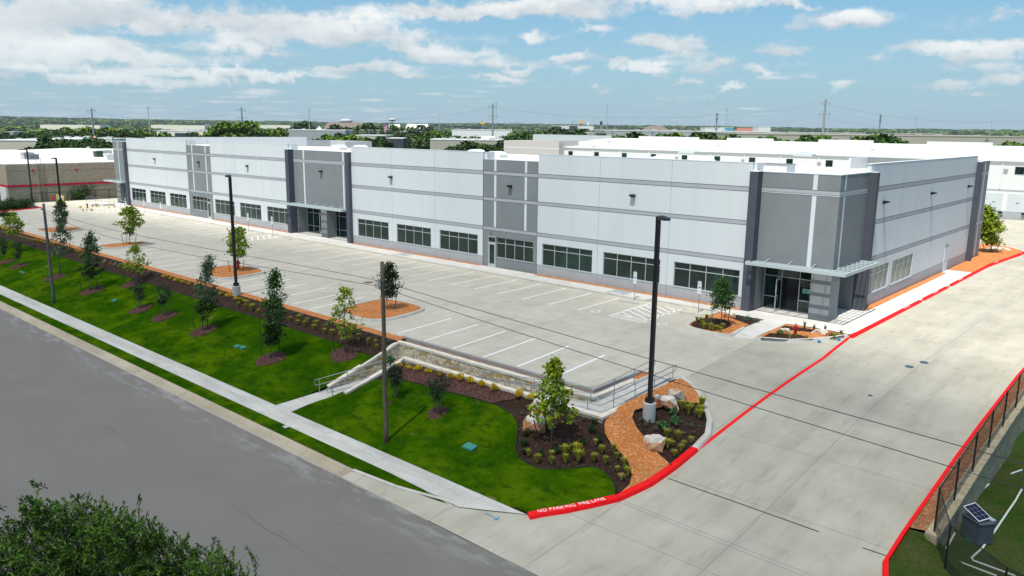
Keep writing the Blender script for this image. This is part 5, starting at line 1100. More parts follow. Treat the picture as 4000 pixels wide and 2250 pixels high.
# ---------- boulders ----------
def boulder(q,rx,ry,rz,label,seed,rot=0,dz=.1,flat_=.75,ms=(ROCKO,ROCKW),dx=0,dy=0):
    g=W(q,dz); rnd=random.Random(seed); T=thing('boulder',label,'boulder',(g[0]+dx,g[1]+dy,g[2]),'limestone boulders in the planting beds')
    import bmesh
    bm=bmesh.new(); pts=[]
    for i in range(26):
        a=rnd.uniform(0,2*math.pi); zz=rnd.choice([0,.15,.45,.8,1.0,1.0]); r=rnd.uniform(.8,1.05)*(1 if zz<.8 else flat_); pts.append(bm.verts.new((rx*r*math.cos(a),ry*r*math.sin(a),rz*(zz+rnd.uniform(-.06,.06))-.1)))
    bmesh.ops.convex_hull(bm,input=bm.verts); bmesh.ops.triangulate(bm,faces=bm.faces); bmesh.ops.subdivide_edges(bm,edges=bm.edges,cuts=2,use_grid_fill=True)
    for v in bm.verts: v.co+=Vector((rnd.uniform(-1,1),rnd.uniform(-1,1),rnd.uniform(-1,1)))*.035*min(rx,1)
    loose=[v for v in bm.verts if not v.link_faces]; bmesh.ops.delete(bm,geom=loose,context='VERTS'); bmesh.ops.recalc_face_normals(bm,faces=bm.faces)
    me=bpy.data.meshes.new('rock'); 
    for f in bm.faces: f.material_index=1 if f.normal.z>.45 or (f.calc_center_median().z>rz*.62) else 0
    bm.to_mesh(me); bm.free(); 
    for m in ms: me.materials.append(m)
    o=bpy.data.objects.new('rock',me); COL.objects.link(o); o.parent=T; T.rotation_euler=(0,0,rot)
boulder(S(11,300,600),1.0,.7,.85,'large cream and rust boulder behind the big bed tree',3,.3,dy=.5); boulder(S(11,235,705),.85,.6,.72,'square cream boulder with a rusty side left of the big bed tree',14,-.5)
boulder(S(11,1510,500),.78,.5,.68,'cream boulder with a red foot right of the concrete pole base',5,.2,dy=.2); boulder(S(11,1620,440),.55,.5,.72,'pinkish boulder behind the big green plants by the pole',8,1.0,dy=.25,ms=(ROCK,ROCK))
boulder(S(11,1440,890),.68,.55,.55,'white-topped boulder at the edge of the gravel path',11,.7); boulder(S(11,1365,900),.40,.30,.22,'small flat rust stone against the white-topped boulder',12,-.5,ms=(ROCKO,ROCK))
boulder(S(7,2190,880),.52,.35,.5,'white boulder behind the tree at the corner entrance',21,.2); boulder(S(8,175,1030),.6,.35,.36,'pale boulder left of the corner hydrant',22,.1); boulder(S(8,525,1045),.72,.42,.42,'pink and cream boulder right of the corner hydrant',24,-.2)
boulder(S(8,2300,195),1.1,.6,.4,'long pale boulder behind the tree at the far end of the building',26,.1); boulder(S(8,2370,200),.9,.5,.35,'flat pale boulder right of the tree at the far end of the building',28,.2)
# ---------- young trees ----------
tear=lambda w,lo=.3: (lambda t: w*(math.sin(math.pi*min(1,(t*.9+.1))**.75))**.8+.04)
oval=lambda w: (lambda t: w*math.sqrt(max(.02,1-(2*t-1)**2)))
col=lambda w: (lambda t: w*min(1,t*5+.4)*min(1,(1-t)*2.2+.12))
cone=lambda w: (lambda t: w*(1-t)**.75*min(1,t*5+.45)+.05)
vase=lambda w: (lambda t: w*(.35+.65*t)*min(1,(1-t)*3+.25))
STAKES=[]
def tree_at(base,top,cbase,wpx,label,prof,lm,n,ncl,crad,leaf,tr,dz=.1,trunks=1,two=None,asp=.6,group='young staked trees',lean=None,barkm=None):
    g,h=tall(base,top,dz); cb=tall(base,cbase,dz)[1]; d=math.dist(g,(0,0,CH)); w=wpx/2.576*d/FL/2
    if lean is None:
        q=proj((g[0],g[1],g[2]+h)); dx=(top[0]-q[0])*d/FL; lean=(dx*CR[0],dx*CR[1])
    return young_tree('young_tree',label,g,h,cb,h,prof(w),lm,n,ncl,crad,leaf,tr,trunks,group,lean,two=two,asp=asp,barkm=barkm)
L5=lambda x,y:S(5,x,y); L6=lambda x,y:S(6,x,y)
def ring(q,r,m=MULCH2,dz=.09):
    g=W(q,dz); mb=MB(); n=28; rn=random.Random(int(q[0])); R=[r*(1+rn.uniform(-.07,.07)) for _ in range(n)]; V=[(g[0],g[1],H(g[0],g[1])+dz+.05)]
    for f,hh in ((.55,.05),(.9,.035),(1,-.02)):
        for k in range(n): x,y=g[0]+R[k]*f*math.cos(2*math.pi*k/n),g[1]+R[k]*f*math.sin(2*math.pi*k/n); V.append((x,y,H(x,y)+dz+hh))
    F=[(0,1+k,1+(k+1)%n) for k in range(n)]
    for i in range(2): F+=[(1+i*n+k,1+(i+1)*n+k,1+(i+1)*n+(k+1)%n,1+i*n+(k+1)%n) for k in range(n)]
    mb.add(V,F); struct(mb.build('mulch_ring',m,smooth=True))
def stake(b,t_,label,dz=.1):
    g,h=tall(b,t_,dz); mb=MB(); q=proj((g[0],g[1],g[2]+h)); d=math.dist(g,(0,0,CH)); dx=(t_[0]-q[0])*d/FL; mb.tube([(g[0],g[1],g[2]-.1),(g[0]+dx*CR[0],g[1]+dx*CR[1],g[2]+h)],.026,5); tagm(mb.build('tree_stake',STK),label,'stake','thin stakes round the young trees')
# lawn oaks, light halo put into the leaf colour: dark below, pale above
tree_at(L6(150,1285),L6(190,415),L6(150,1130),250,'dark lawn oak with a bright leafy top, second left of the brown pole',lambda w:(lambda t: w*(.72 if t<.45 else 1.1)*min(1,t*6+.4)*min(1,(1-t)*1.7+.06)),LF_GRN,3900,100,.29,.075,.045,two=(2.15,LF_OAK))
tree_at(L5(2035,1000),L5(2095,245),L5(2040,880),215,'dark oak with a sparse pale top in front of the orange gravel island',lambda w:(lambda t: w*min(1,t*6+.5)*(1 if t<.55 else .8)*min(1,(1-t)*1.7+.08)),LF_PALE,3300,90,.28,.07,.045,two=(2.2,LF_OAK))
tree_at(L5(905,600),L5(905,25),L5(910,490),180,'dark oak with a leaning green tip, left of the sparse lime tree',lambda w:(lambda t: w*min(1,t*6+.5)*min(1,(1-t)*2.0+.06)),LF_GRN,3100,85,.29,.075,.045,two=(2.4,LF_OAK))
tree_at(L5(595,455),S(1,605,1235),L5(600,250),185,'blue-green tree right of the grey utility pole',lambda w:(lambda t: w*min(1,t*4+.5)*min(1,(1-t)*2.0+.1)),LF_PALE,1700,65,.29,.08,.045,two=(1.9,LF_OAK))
tree_at(L6(895,1225),L6(890,578),L6(890,1060),290,'thin lime-green tree with open branches, nearest left of the brown wooden pole',lambda w:(lambda t: w*(1-t)**.55*min(1,t*7+.5)+.12),LF_LIME,1100,65,.2,.07,.04,asp=.8)
tree_at(L5(1350,510),L5(1345,150),L5(1345,410),215,'sparse pale tree on the lawn edge, middle of the row',lambda w:(lambda t: w*min(1,t*4+.35)*min(1,(1-t)*1.9+.15)),LF_LIME,1100,60,.26,.075,.04,asp=.8)
tree_at(L5(190,215),S(1,130,1115),L5(170,30),190,'thin lime-green tree at the far left of the lawn',lambda w:(lambda t: w*min(1,t*4+.4)*min(1,(1-t)*1.9+.1)),LF_LIME,1400,60,.34,.09,.05,asp=.8)
# multi-stem small dark trees
for b,t_,c,w,lab in ((L5(1412,778),L5(1420,500),L5(1410,690),190,'small dark multi-stem tree, left of a pair on the lawn'),(L5(1652,862),L5(1650,548),L5(1650,745),195,'small dark multi-stem tree, right of a pair on the lawn'),(S(10,1405,405),S(10,1400,75),S(10,1410,275),205,'small multi-stem tree just right of the brown wooden pole'),(S(10,1830,555),S(10,1830,150),S(10,1820,410),270,'multi-stem tree in a mulch ring at the middle of the corner lawn'),(L5(190,352),L5(185,110),L5(190,275),125,'small dark multi-stem tree left of the grey pole'),(L5(48,300),L5(40,80),L5(45,240),110,'small dark multi-stem tree at the left edge of the lawn')):
    tree_at(b,t_,c,w,lab,vase,LF_CREPE,1300,50,.2,.055,.02,trunks=4,group='small multi-stem trees',lean=(0,0),barkm=mat('pale_stem',(.20,.18,.13),.8),asp=.5)
for q,r in ((L6(145,1288),.95),(L6(895,1235),.9),(L5(2050,1005),.95),(L5(930,603),1.0),(L5(1325,535),.9),(L5(550,470),1.0),(L5(1412,790),.85),(L5(1650,865),.95),(S(10,1430,425),.95),(S(10,1835,552),.98),(L5(190,355),.9),(L5(50,315),.9)): ring(q,r)
# island and bed trees
tree_at(S(11,396,828),S(11,440,5),S(11,400,640),480,'lime-green tree with open branches in the dark corner bed',lambda w:(lambda t: w*1.05*min(1,t*5+.8)*(1-t)**.85+.06),LF_LIME,2300,95,.2,.075,.045,asp=.9)
tree_at(L6(1320,782),L6(1345,345),L6(1325,655),200,'dense grey-green tree on the large gravel island behind the brown wooden pole',col,LF_OAK,3600,90,.32,.07,.045,dz=.13)
tree_at(L5(2388,400),S(1,2385,1262),L5(2385,265),215,'lime-green tree on the hydrant island behind the second light pole',lambda w:(lambda t: w*math.sin(math.pi*min(1,(1-t)**.8*.92+.04))**.7*(1.0 if t<.6 else .8)+.05),LF_LIME,2200,80,.3,.085,.045,dz=.13,asp=.8)
tree_at(S(1,1305,1425),S(1,1300,1065),S(1,1305,1330),185,'lime-green teardrop tree on the third gravel island',lambda w:(lambda t: w*math.sin(math.pi*min(1,(1-t)**.8*.92+.04))**.7+.04),LF_LIME,2000,70,.33,.10,.05,dz=.13,asp=.8)
tree_at(S(1,622,1283),S(1,612,985),S(1,615,1235),105,'slim dark green tree on the farthest gravel island behind the third light pole',col,LF_GRN,2200,60,.36,.10,.05,dz=.13)
tree_at(S(7,2102,945),S(7,2130,490),S(7,2105,775),215,'small rounded green tree in the bed before the corner entrance',lambda w:(lambda t: w*min(1,t*4+.7)*min(1,(1-t)*1.5+.1)),LF_GRN,3400,80,.28,.07,.04,dz=.15)
tree_at(S(8,2247,215),S(4,2235,1072),S(4,2245,1412),200,'bright green tree in the gravel bed at the far end of the building',lambda w:(lambda t: w*min(1,t*5+.5)*min(1,(1-t)*1.5+.06)),LF_LIME,3600,90,.5,.15,.06,dz=.13)
for i,(b,t_,dz) in enumerate(((S(11,283,850),S(11,220,615),.1),(S(11,380,735),S(11,390,490),.1),(S(11,508,830),S(11,525,600),.1),(L6(1300,770),L6(1292,640),.13),(L6(1392,785),L6(1417,635),.13),(L6(800,1232),L6(765,1080),.1),(L6(965,1242),L6(985,1085),.1),(L6(58,1250),L6(33,865),.1),(L6(228,1230),L6(240,1090),.1),(L5(1968,995),L5(1930,865),.1),(L5(2085,1010),L5(2088,890),.1),(L5(825,612),L5(800,500),.1),(L5(975,598),L5(965,480),.1),(L5(1275,542),L5(1235,430),.1),(L5(1400,520),L5(1400,420),.1),(L5(490,488),L5(472,405),.1),(L5(615,440),L5(605,350),.1),(S(7,2015,905),S(7,2012,770),.13),(S(7,2135,918),S(7,2148,795),.13),(S(7,2175,928),S(7,2192,770),.13),(L5(2315,418),L5(2295,300),.13),(L5(2445,410),L5(2452,290),.13),(L5(1248,138),L5(1218,35),.13),(L5(1275,138),L5(1270,50),.13),(L5(1362,118),L5(1370,28),.13),(S(8,2180,205),S(8,2165,100),.13),(S(8,2305,215),S(8,2325,110),.13))):
    tl=['left stake of the corner bed tree','middle stake of the corner bed tree','right stake of the corner bed tree','left stake of the tree on the large gravel island','right stake of the tree on the large gravel island','left stake of the thin lime tree by the wooden pole','right stake of the thin lime tree by the wooden pole','left stake of the dark oak before the parking bays','right stake of the dark oak before the parking bays','left stake of the dark oak before the orange island','right stake of the dark oak before the orange island','left stake of the oak with leaning tip','right stake of the oak with leaning tip','left stake of the sparse pale lawn tree','right stake of the sparse pale lawn tree','left stake of the blue-green tree','right stake of the blue-green tree','left stake of the corner entrance tree','middle stake of the corner entrance tree','right stake of the corner entrance tree','left stake on the hydrant island','right stake on the hydrant island','left stake on the third gravel island','middle stake on the third gravel island','right stake on the third gravel island','left stake of the far end tree','right stake of the far end tree'][i]
    stake(b,t_,'thin dark '+tl,dz)
# ---------- foreground tree, bottom left ----------
def fgtree():
    T=thing('live_oak','big leafy live oak across the street filling the bottom left corner','tree',(-10.0,6.2,-2.3)); ox,oy,oz=-10.0,6.2,-2.3
    mb=MB(); cr=MB(); r=np.random.default_rng(5)
    mb.tube([(0,0,-.2),(.1,.1,1.2),(0,.2,2.6),(.1,.1,4)],[.26,.22,.18,.1],10)
    SIL=[(-40,1300),(0,1262),(45,1250),(85,1243),(110,1217),(130,1232),(165,1250),(198,1228),(215,1252),(255,1262),(270,1285),(305,1262),(360,1262),(372,1285),(400,1300),(425,1312),(460,1322),(480,1350),(505,1370),(535,1345),(550,1342),(570,1385),(612,1393),(585,1425),(620,1470)]
    SIL=[(a*.95,b+52) for a,b in SIL]; tips=[]
    def d2(px,py,dep):
        d=ray((px*1.5528,py*1.5528)); n=math.sqrt(sum(c*c for c in d)); return np.array([d[0]/n*dep-ox,d[1]/n*dep-oy,CH+d[2]/n*dep-oz])
    for (a,b) in zip(SIL,SIL[1:]):
        for k in range(2):
            u=(k+.5)/2; px,py=a[0]+(b[0]-a[0])*u,a[1]+(b[1]-a[1])*u; tips.append(d2(px,py+8,13.6+r.uniform(-.6,.6)))
    n0=len(tips)
    for _ in range(150):
        px=r.uniform(-60,610); top=interp(px,SIL); py=top+r.uniform(22,300)
        tips.append(d2(px,py,13.3+r.uniform(-1.3,1.5)))
    P=[];D=[]
    c0=np.array([-.6,-.6,2.8])
    for i,t_ in enumerate(tips):
        bd=(t_-c0); bl=np.linalg.norm(bd); bd/=bl
        for s in range(9 if i<n0 else 16):
            back=r.uniform(0,1)**1.3*(.55 if i<n0 else 1.2); lat=r.normal(size=3)*(.10+.20*back); st=t_-bd*back+lat
            dr=bd*.7+r.normal(size=3)*.8+np.array([0,0,.2]); dr/=np.linalg.norm(dr); Lg=r.uniform(.16,.42)
            mb.tube([tuple(st-dr*.1),tuple(st+dr*Lg)],[.008,.003],3,cap=False)
            m=32; f=r.uniform(0,1,(m,1)); P.append(st+dr*Lg*f+r.normal(size=(m,3))*.035*(1.2-f)); D.append(np.repeat(dr[None],m,0))
        if i%2==0: mb.tube([tuple(t_-bd*min(bl*.75,2.6)+np.array([0,0,-.25])),tuple(t_-bd*1.0+np.array([0,0,-.1])),tuple(t_)],[.045,.022,.006],5,cap=False)
    P=np.concatenate(P); D=np.concatenate(D); n=len(P); a=D*.6+r.normal(size=(n,3))*.45; a/=np.linalg.norm(a,axis=1)[:,None]; nn=r.normal(size=(n,3))*.7+np.array([0,0,.8]); b=np.cross(a,nn); b/=np.linalg.norm(b,axis=1)[:,None]; s=r.uniform(.030,.052,(n,1)); a=a*s; b=b*s*.26
    V=np.empty((n,4,3)); V[:,0]=P-a*.9; V[:,1]=P+b+a*.1; V[:,2]=P+a; V[:,3]=P-b+a*.1; cr.quads(V.reshape(-1,3))
    mb.build('trunk',BARKD,T,local=True,smooth=True); cr.build('crown',LF_FG,T,local=True)
fgtree()
# ---------- small plants ----------
def grass_tuft(m,seed,h=.44,n=230,droop=.28):
    r=np.random.default_rng(seed); mb=MB(); V=[]
    for k in range(n):
        a=r.uniform(0,2*np.pi); l=h*r.uniform(.6,1.15); sp=r.uniform(.02,.5); w=.011; c,s=math.cos(a),math.sin(a); b=np.array([c*.04*r.uniform(0,1),s*.04,0]); mid=b+np.array([c*sp*l*.45,s*sp*l*.45,l*.7]); tip=b+np.array([c*(sp+droop*.35)*l*.95,s*(sp+droop*.35)*l*.95,l*(1-.35*sp)])
        p=np.array([-s*w,c*w,0]); mb.add([b-p,b+p,mid+p*.8,mid-p*.8,tip],[(0,1,2,3),(3,2,4)])
    return mb
def shrub_mesh(seed,r_,h,n,leaf,asp=.6,spiky=False):
    r=np.random.default_rng(seed); mb=MB(); k=14; C=np.stack([r.normal(0,.45,k)*r_,r.normal(0,.45,k)*r_,r.uniform(.3,.95,k)*h],1); P=np.concatenate([c+r.normal(size=(n//k,3))*np.array([.28,.28,.22])*r_ for c in C]); P[:,2]=np.clip(P[:,2],.03,h*1.25); leaves(mb,P,leaf,asp=asp)
    for c in C: mb.tube([(0,0,-.03),tuple(c*.9)],.006,3,cap=False)
    return mb
PROT={}
def plant(kind,q,label,group,dz=.12,s=1.0,world=None):
    key=(kind,)
    g=world or W(q,dz)
    if kind not in PROT:
        T=thing({'grass':'grass_tuft','straw':'grass_tuft','gold':'golden_shrub','shrub':'green_shrub','sage':'sage_shrub','leafy':'leafy_plant','bgold':'golden_shrub','bush':'bush','wisp':'grass_tuft'}[kind],label,'ornamental grass' if kind in('grass','straw','wisp') else 'shrub',g,group)
        mk={'grass':lambda:grass_tuft(LF_GRS,1),'straw':lambda:grass_tuft(LF_GRSP,2,.36,120),'wisp':lambda:grass_tuft(LF_GRS,3,.5,40,.2),'gold':lambda:shrub_mesh(4,.20,.36,460,.036),'shrub':lambda:shrub_mesh(6,.20,.24,560,.03),'sage':lambda:shrub_mesh(7,.19,.24,360,.03,.35),'leafy':lambda:shrub_mesh(8,.33,.5,330,.075,.7),'bush':lambda:shrub_mesh(9,1.3,1.3,1800,.10)}[kind]
        M={'grass':LF_GRS,'straw':LF_GRSP,'wisp':LF_SHR,'gold':LF_YEL,'shrub':LF_SHR,'sage':LF_BLU,'leafy':leafm('leaf_broad',(.05,.15,.035),.35,(.08,.17,.06)),'bush':LF_BGD}[kind]
        mk().build('foliage',M,T,local=True); PROT[kind]=T; T.scale=(s,s,s*random.uniform(.95,1.1)); return T
    c=clone(PROT[kind],g,label,rz=random.uniform(0,6.28),scale=[(lambda k:(s*k,s*k*random.uniform(.9,1.1),s*k*random.uniform(.85,1.15)))(random.uniform(.72,1.18))][0]); c['_o']=tuple(g); c['group']=group; return c
random.seed(4)
# golden shrubs below the ramp wall
for i,q in enumerate(sorted([(270,550),(415,570),(575,600),(735,635),(915,680),(1120,730),(1270,770),(1450,800),(1635,865),(1850,935),(2260,1040),(2460,1080)])): plant('gold',S(24,q[0],q[1]+38),'golden shrub under the ramp wall, %s from the left'%ordn(i),'golden shrubs below the ramp wall',.14,s=.78+(.14 if i>5 else 0))
for i,q in enumerate(sorted([(1655,460),(1715,480),(1775,500),(1835,518),(1900,535),(1965,545),(2055,590),(2160,615),(2230,635),(2300,658),(2380,685),(2450,705)])): plant('gold',L5(q[0],q[1]+15),'golden shrub along the lot edge by the second light pole, %s from the left'%ordn(i),'golden shrubs along the lot edge',.08,s=.8)
for i,q in enumerate(sorted([(350,90),(378,100),(420,110),(450,118),(510,128),(545,135),(700,190),(755,200),(800,212)])): plant('gold',L5(q[0],q[1]+12),'golden shrub in the far bed by the grey pole, %s from the left'%ordn(i),'golden shrubs in the far bed',.08,s=.75)
# grasses in the long bed
G1=[(25,840),(265,870),(280,850),(345,915),(420,950),(435,915),(495,965),(515,935),(590,1000),(605,960),(690,1030),(700,990),(770,1050),(850,1075),(865,1035),(940,1110),(950,1050),(1030,1125),(1035,1090),(1125,1155),(1130,1120),(1205,1145),(1215,1190)]
for i,q in enumerate(sorted(G1)): plant('grass',L6(*q),'yellow-green grass tuft in the dark bed before the large gravel island, %s from the left'%ordn(i),'grass tufts in the dark bed before the large island',.08,s=.9)
for i,q in enumerate(sorted([(370,845),(455,870),(545,895),(630,920),(730,945),(1020,1025),(1125,1055),(1230,1085),(1340,1130),(275,825)])): plant('sage',L6(*q),'grey-green shrub along the upper edge of the dark bed, %s from the left'%ordn(i) if i<9 else 'grey-green shrub at the upper left end of the dark bed','grey-green shrubs along the bed top',.08)
G2=[(805,275),(835,265),(1045,340),(1060,320),(1110,350),(1150,365),(1165,350),(1195,380),(1215,360),(1240,400),(1250,385),(1280,410),(1305,390),(1325,425),(1380,440),(1410,420),(1425,460),(1450,435),(1495,445),(2395,770),(2410,735),(2470,790),(2485,755),(2530,810),(2550,785)]
for i,q in enumerate(sorted(G2)): plant('straw' if i<19 else 'grass',L5(*q),'straw-coloured grass tuft in the left bed, %s from the left'%ordn(i) if i<19 else 'olive grass tuft below the second light pole, %s from the left'%ordn(i-19),'grass tufts in the left bed' if i<19 else 'grass tufts below the second light pole',.08,s=1.0)
for i in range(14): x=20+i*24; plant('straw',L5(x,18+x*.31),'pale grass tuft in the farthest part of the bed, %s from the left'%ordn(i),'pale grass tufts in the far bed',.08,s=1.05)
for i in range(9): plant('sage',L5(990+i*75,270+i*22+8),'dark low shrub below the gravel strip in the left bed, %s from the left'%ordn(i),'low shrubs below the gravel strip',.08,s=1.1)
# corner bed
G3=[(165,985),(255,1050),(400,985),(400,1060),(535,975),(540,1050),(650,975),(665,1030),(840,870),(825,1030),(905,950),(940,1060),(1025,955),(1055,1010),(1130,1095),(1060,1140),(1165,1185),(1100,1220)]
G3s=sorted(zip(G3,[.95,1.25,1,.9,1.1,1.15,1.15,1.3,.85,.8,.85,.9,.9,.85,.9,.6,.95,1.0]))
for i,(q,s_) in enumerate(G3s): plant('grass' if i not in (9,15) else 'straw',S(11,*q),'grass tuft in the corner bed left of the gravel path, %s from the left'%ordn(i),'grass tufts in the corner bed',.14,s=s_)
G4=[(1710,510),(1800,510),(1775,560),(1910,500),(1885,600),(1900,560),(1555,800),(1670,820),(1565,900),(1620,880),(1700,935),(1725,895),(1800,850),(1635,985)]
G4s=sorted(zip(G4,[1.1,1.25,1.05,1.2,1.15,1.1,.9,.85,1.05,.6,1.05,.8,.95,.9]))
for i,(q,s_) in enumerate(G4s): plant('grass',S(11,*q),'grass tuft in the bed between gravel path and red kerb, %s from the left'%ordn(i),'grass tufts between path and red kerb',.14,s=s_)
for i,q in enumerate(sorted([(135,770),(115,870),(125,950),(290,970),(455,940),(610,915),(715,850),(825,645),(815,735),(870,835)])): plant('shrub',S(11,*q),'small dark green shrub in the corner bed, %s from the left edge'%ordn(i),'small green shrubs in the corner bed',.14,s=.95)
for i,q in enumerate(sorted([(600,640),(95,560),(1300,620),(1385,640),(1345,680),(1445,715),(1810,690),(1890,690),(1820,750),(1730,760),(1700,650),(720,620)])): plant('sage',S(11,*q),'tiny grey-green seedling in the corner beds, %s from the left'%ordn(i),'tiny seedlings in the corner beds',.14,s=.6)
for i,q in enumerate(sorted([(1530,715),(1625,560),(1640,640),(1645,670)])): plant('leafy',S(11,*q),'broad-leaved green plant beside the concrete pole base, %s from the left'%ordn(i),'broad-leaved plants by the pole base',.14,s=.72)
for i,q in enumerate(sorted([(390,345),(440,355),(470,380),(480,435),(560,450),(600,455),(645,450),(720,430),(515,320),(690,470)])): plant('grass',S(26,*q),'grass tuft in the bed left of the entry path, %s from the left'%ordn(i),'grass tufts left of the entry path',.15,s=.95)
for i,q in enumerate(sorted([(560,350),(900,290),(960,305),(1040,320),(1110,335),(1150,345),(980,330)])): plant('sage',S(26,*q),'low dark plant in the beds left of the entry path, %s from the left'%ordn(i),'low dark plants left of the entry path',.15,s=1.0)
for i,q in enumerate(sorted([(1560,560),(1655,550),(1770,555),(2090,520),(2120,545),(2205,510)])): plant('grass',S(26,*q),'grass tuft in the hydrant bed at the corner, %s from the left'%ordn(i),'grass tufts in the hydrant bed',.15,s=.8)
for i,q in enumerate(sorted([(1745,420),(1865,450),(2005,455)])): plant('wisp',S(26,*q),'wispy plant behind the corner hydrant, %s from the left'%ordn(i),'wispy plants behind the corner hydrant',.15)
plant('leafy',S(26,1435,500),'broad green plant left of the corner hydrant','broad-leaved plants by the pole base',.15,s=.8)
for i,q in enumerate(sorted([(1520,1225),(1570,1280),(1640,1275),(1730,1275),(1740,1205),(1760,1180),(1830,1195),(1870,1190),(2060,1225),(2160,1215)])): plant('grass' if i%3 else 'gold',S(22,*q),'shrub by the distant hydrant and entry steps, %s from the left'%ordn(i),'shrubs by the far entry steps',.1,s=.8)
for i,(q,s) in enumerate([((60,1262),.9),((170,1258),1.0),((330,1240),.95),((1490,1050),1.2),((430,1230),.9)]): plant('bush',S(22,*q),['dark bush at the left edge below the pebble wall','large dark bush below the pebble wall corner','dark bush left of the two-headed light pole','green bush behind the black post fence','small bush at the foot of the two-headed light pole'][i],'bushes below the pebble wall',0,s=s)
for i,q in enumerate(sorted([(40,1380),(130,1385),(200,1380)])): plant('bush',S(22,*q),'low bush beyond the far end of the mulch bed, %s from the left'%ordn(i),'low bushes beyond the bed',0,s=.45)
plant('leafy',S(10,1350,60),'leafy shrub in front of the stone wall by the wooden pole','broad-leaved plants by the pole base',.14,s=1.0)
# far left steps
mb=MB()
for k in range(3): mb.box(-139.8-.5*k,-137.2,50.6-.32*k,51.0-.32*k,0,.36-.12*k)
mb.box(-139.8,-135.2,51.0,52.9,0,.36); tagm(mb.build('entry_steps',BWALK),'three pale concrete steps at the far left entrance','steps')
# ---------- background ----------
def atd(p,D): # point at forward depth D
    d=ray(p); k=D/FL; return (d[0]*k,d[1]*k,CH+d[2]*k)
def fr(px,py): return (px,py)
BGM=lambda n,c: mat(n,c,.8)
CRM=BGM('cream_wall',(.86,.80,.66)); WHT=BGM('white_far_wall',(.82,.82,.80)); TAN=BGM('tan_far_wall',(.50,.46,.39)); GRY=BGM('grey_far_wall',(.33,.36,.38)); BRN=BGM('brown_far_roof',(.17,.135,.115)); DRK=BGM('dark_far_wall',(.05,.06,.08)); BRK=BGM('red_brown_roof',(.30,.11,.08)); ORG=BGM('orange_far_roof',(.55,.19,.05)); BLU_=BGM('blue_far_wall',(.10,.40,.55)); GLZ=BGM('far_window',(.04,.06,.07))
BGP=[]; BGS=[]
def bgb(name,label,t_,xl,xr,yt,yb,m,depth=30,roof=None,rm=None,win=None,D=None,group=None,units=0,cat='building',parapet=True,winm=None):
    pL,pR=S(t_,xl,yb),S(t_,xr,yb); G=W(((pL[0]+pR[0])/2,(pL[1]+pR[1])/2)) if D is None else None
    if D is None: D=sum(CF[i]*(G[i]-(0,0,CH)[i]) for i in range(3))
    a,b=atd(pL,D),atd(pR,D); w=math.hypot(b[0]-a[0],b[1]-a[1]); c=((a[0]+b[0])/2,(a[1]+b[1])/2); z0=H(*c)-1; zt=atd(S(t_,(xl+xr)/2,yt),D)[2]; h=max(1.5,zt-z0)
    for f_ in (np.linspace(-.5,.5,max(2,int(w/18))) if w<900 else np.linspace(-.5,.5,24)):
        for g_ in (0,.5,1): BGP.append((c[0]+(b[0]-a[0])*f_-(b[1]-a[1])/w*depth*g_,c[1]+(b[1]-a[1])*f_+(b[0]-a[0])/w*depth*g_,8))
    BGS.append((math.atan2(a[0],a[1]),math.atan2(b[0],b[1]),math.hypot(*c),(zt-(zt-z0)*.62-CH)/math.hypot(*c)))
    for g_ in (15,30,45): BGP.append((c[0]*(1-g_/D),c[1]*(1-g_/D),min(8,w*.2)))
    rz=math.atan2(b[1]-a[1],b[0]-a[0]); T=thing(name,label,cat,(c[0],c[1],z0),group,rz)
    mb=MB(); hw=h if not roof else h*roof[1]; mb.box(-w/2,w/2,0,depth,0,hw); mb.build('wall',m,T,local=True)
    mb=MB()
    if roof and roof[0]=='hip':
        e=.02*w; i=min(w*.30,depth*.5) if len(roof)<3 else roof[2]*w; mb.add([(-w/2-e,-e,hw),(w/2+e,-e,hw),(w/2+e,depth+e,hw),(-w/2-e,depth+e,hw),(-w/2+i,depth/2,h),(w/2-i,depth/2,h)],[(0,1,5,4),(1,2,5),(2,3,4,5),(3,0,4),(3,2,1,0)])
    else: mb.box(-w/2-.1,w/2+.1,-.1,depth+.1,hw,hw+.02*h+.15)
    mb.build('roof',rm or WHROOF,T,local=True)
    if win:
        r,n,f0,f1=win
        for j in range(r):
            for k in range(n):
                u0=-w/2+w*(k+.5-.28)/n; u1=-w/2+w*(k+.5+.28)/n; v0=hw*(f0+(f1-f0)*j/r); v1=v0+hw*(f1-f0)/r*.6; q=MB(); q.box(u0,u1,-.06,.02,v0,v1); q.build('window',winm or GLZ,T,local=True)
    rnd=random.Random(int(xl))
    for k in range(units):
        x=-w/2+w*(k+.5+rnd.uniform(-.2,.2))/units; y=rnd.uniform(.05,.4)*depth; q=MB(); s=rnd.uniform(.7,1.3); q.box(x-s,x+s,y,y+s*1.5,hw+.05,hw+s*.8); q.box(x-s*.9,x+s*.9,y+.1*s,y+s*1.4,hw+s*.8,hw+s*.9); q.build('rooftop_unit',mat('unit_grey',(.26,.27,.27),.6),T,local=True)
    return T
R=WHROOF
bgb('cream_warehouse','long cream warehouse among trees near the left edge of the horizon',1,408,1008,228,285,CRM,60,win=None,units=5)
bgb('cream_warehouse','cream warehouse with a raised middle behind the far left end of the building roof',1,1522,2062,230,288,CRM,60,units=4)
bgb('grey_block','grey block joined to the right end of the second cream warehouse',1,2066,2112,222,268,GRY,30)
bgb('cream_warehouse','pale cream warehouse partly hidden by the large green tree, third on the horizon',2,-60,345,228,274,CRM,60,units=4)
bgb('tan_building','plain tan flat-roofed building at the left edge beyond the pebble-walled one',1,-60,415,388,478,TAN,40,units=3,D=255)
bgb('grey_shed','long grey building with a white roof behind the pebble-walled one',1,385,1180,488,536,GRY,40,D=222,units=2)
bgb('low_shed','low building with a reddish roof at the left edge behind the white roof',1,-60,390,500,540,GRY,16,roof=('hip',.5),rm=BRK,D=214)
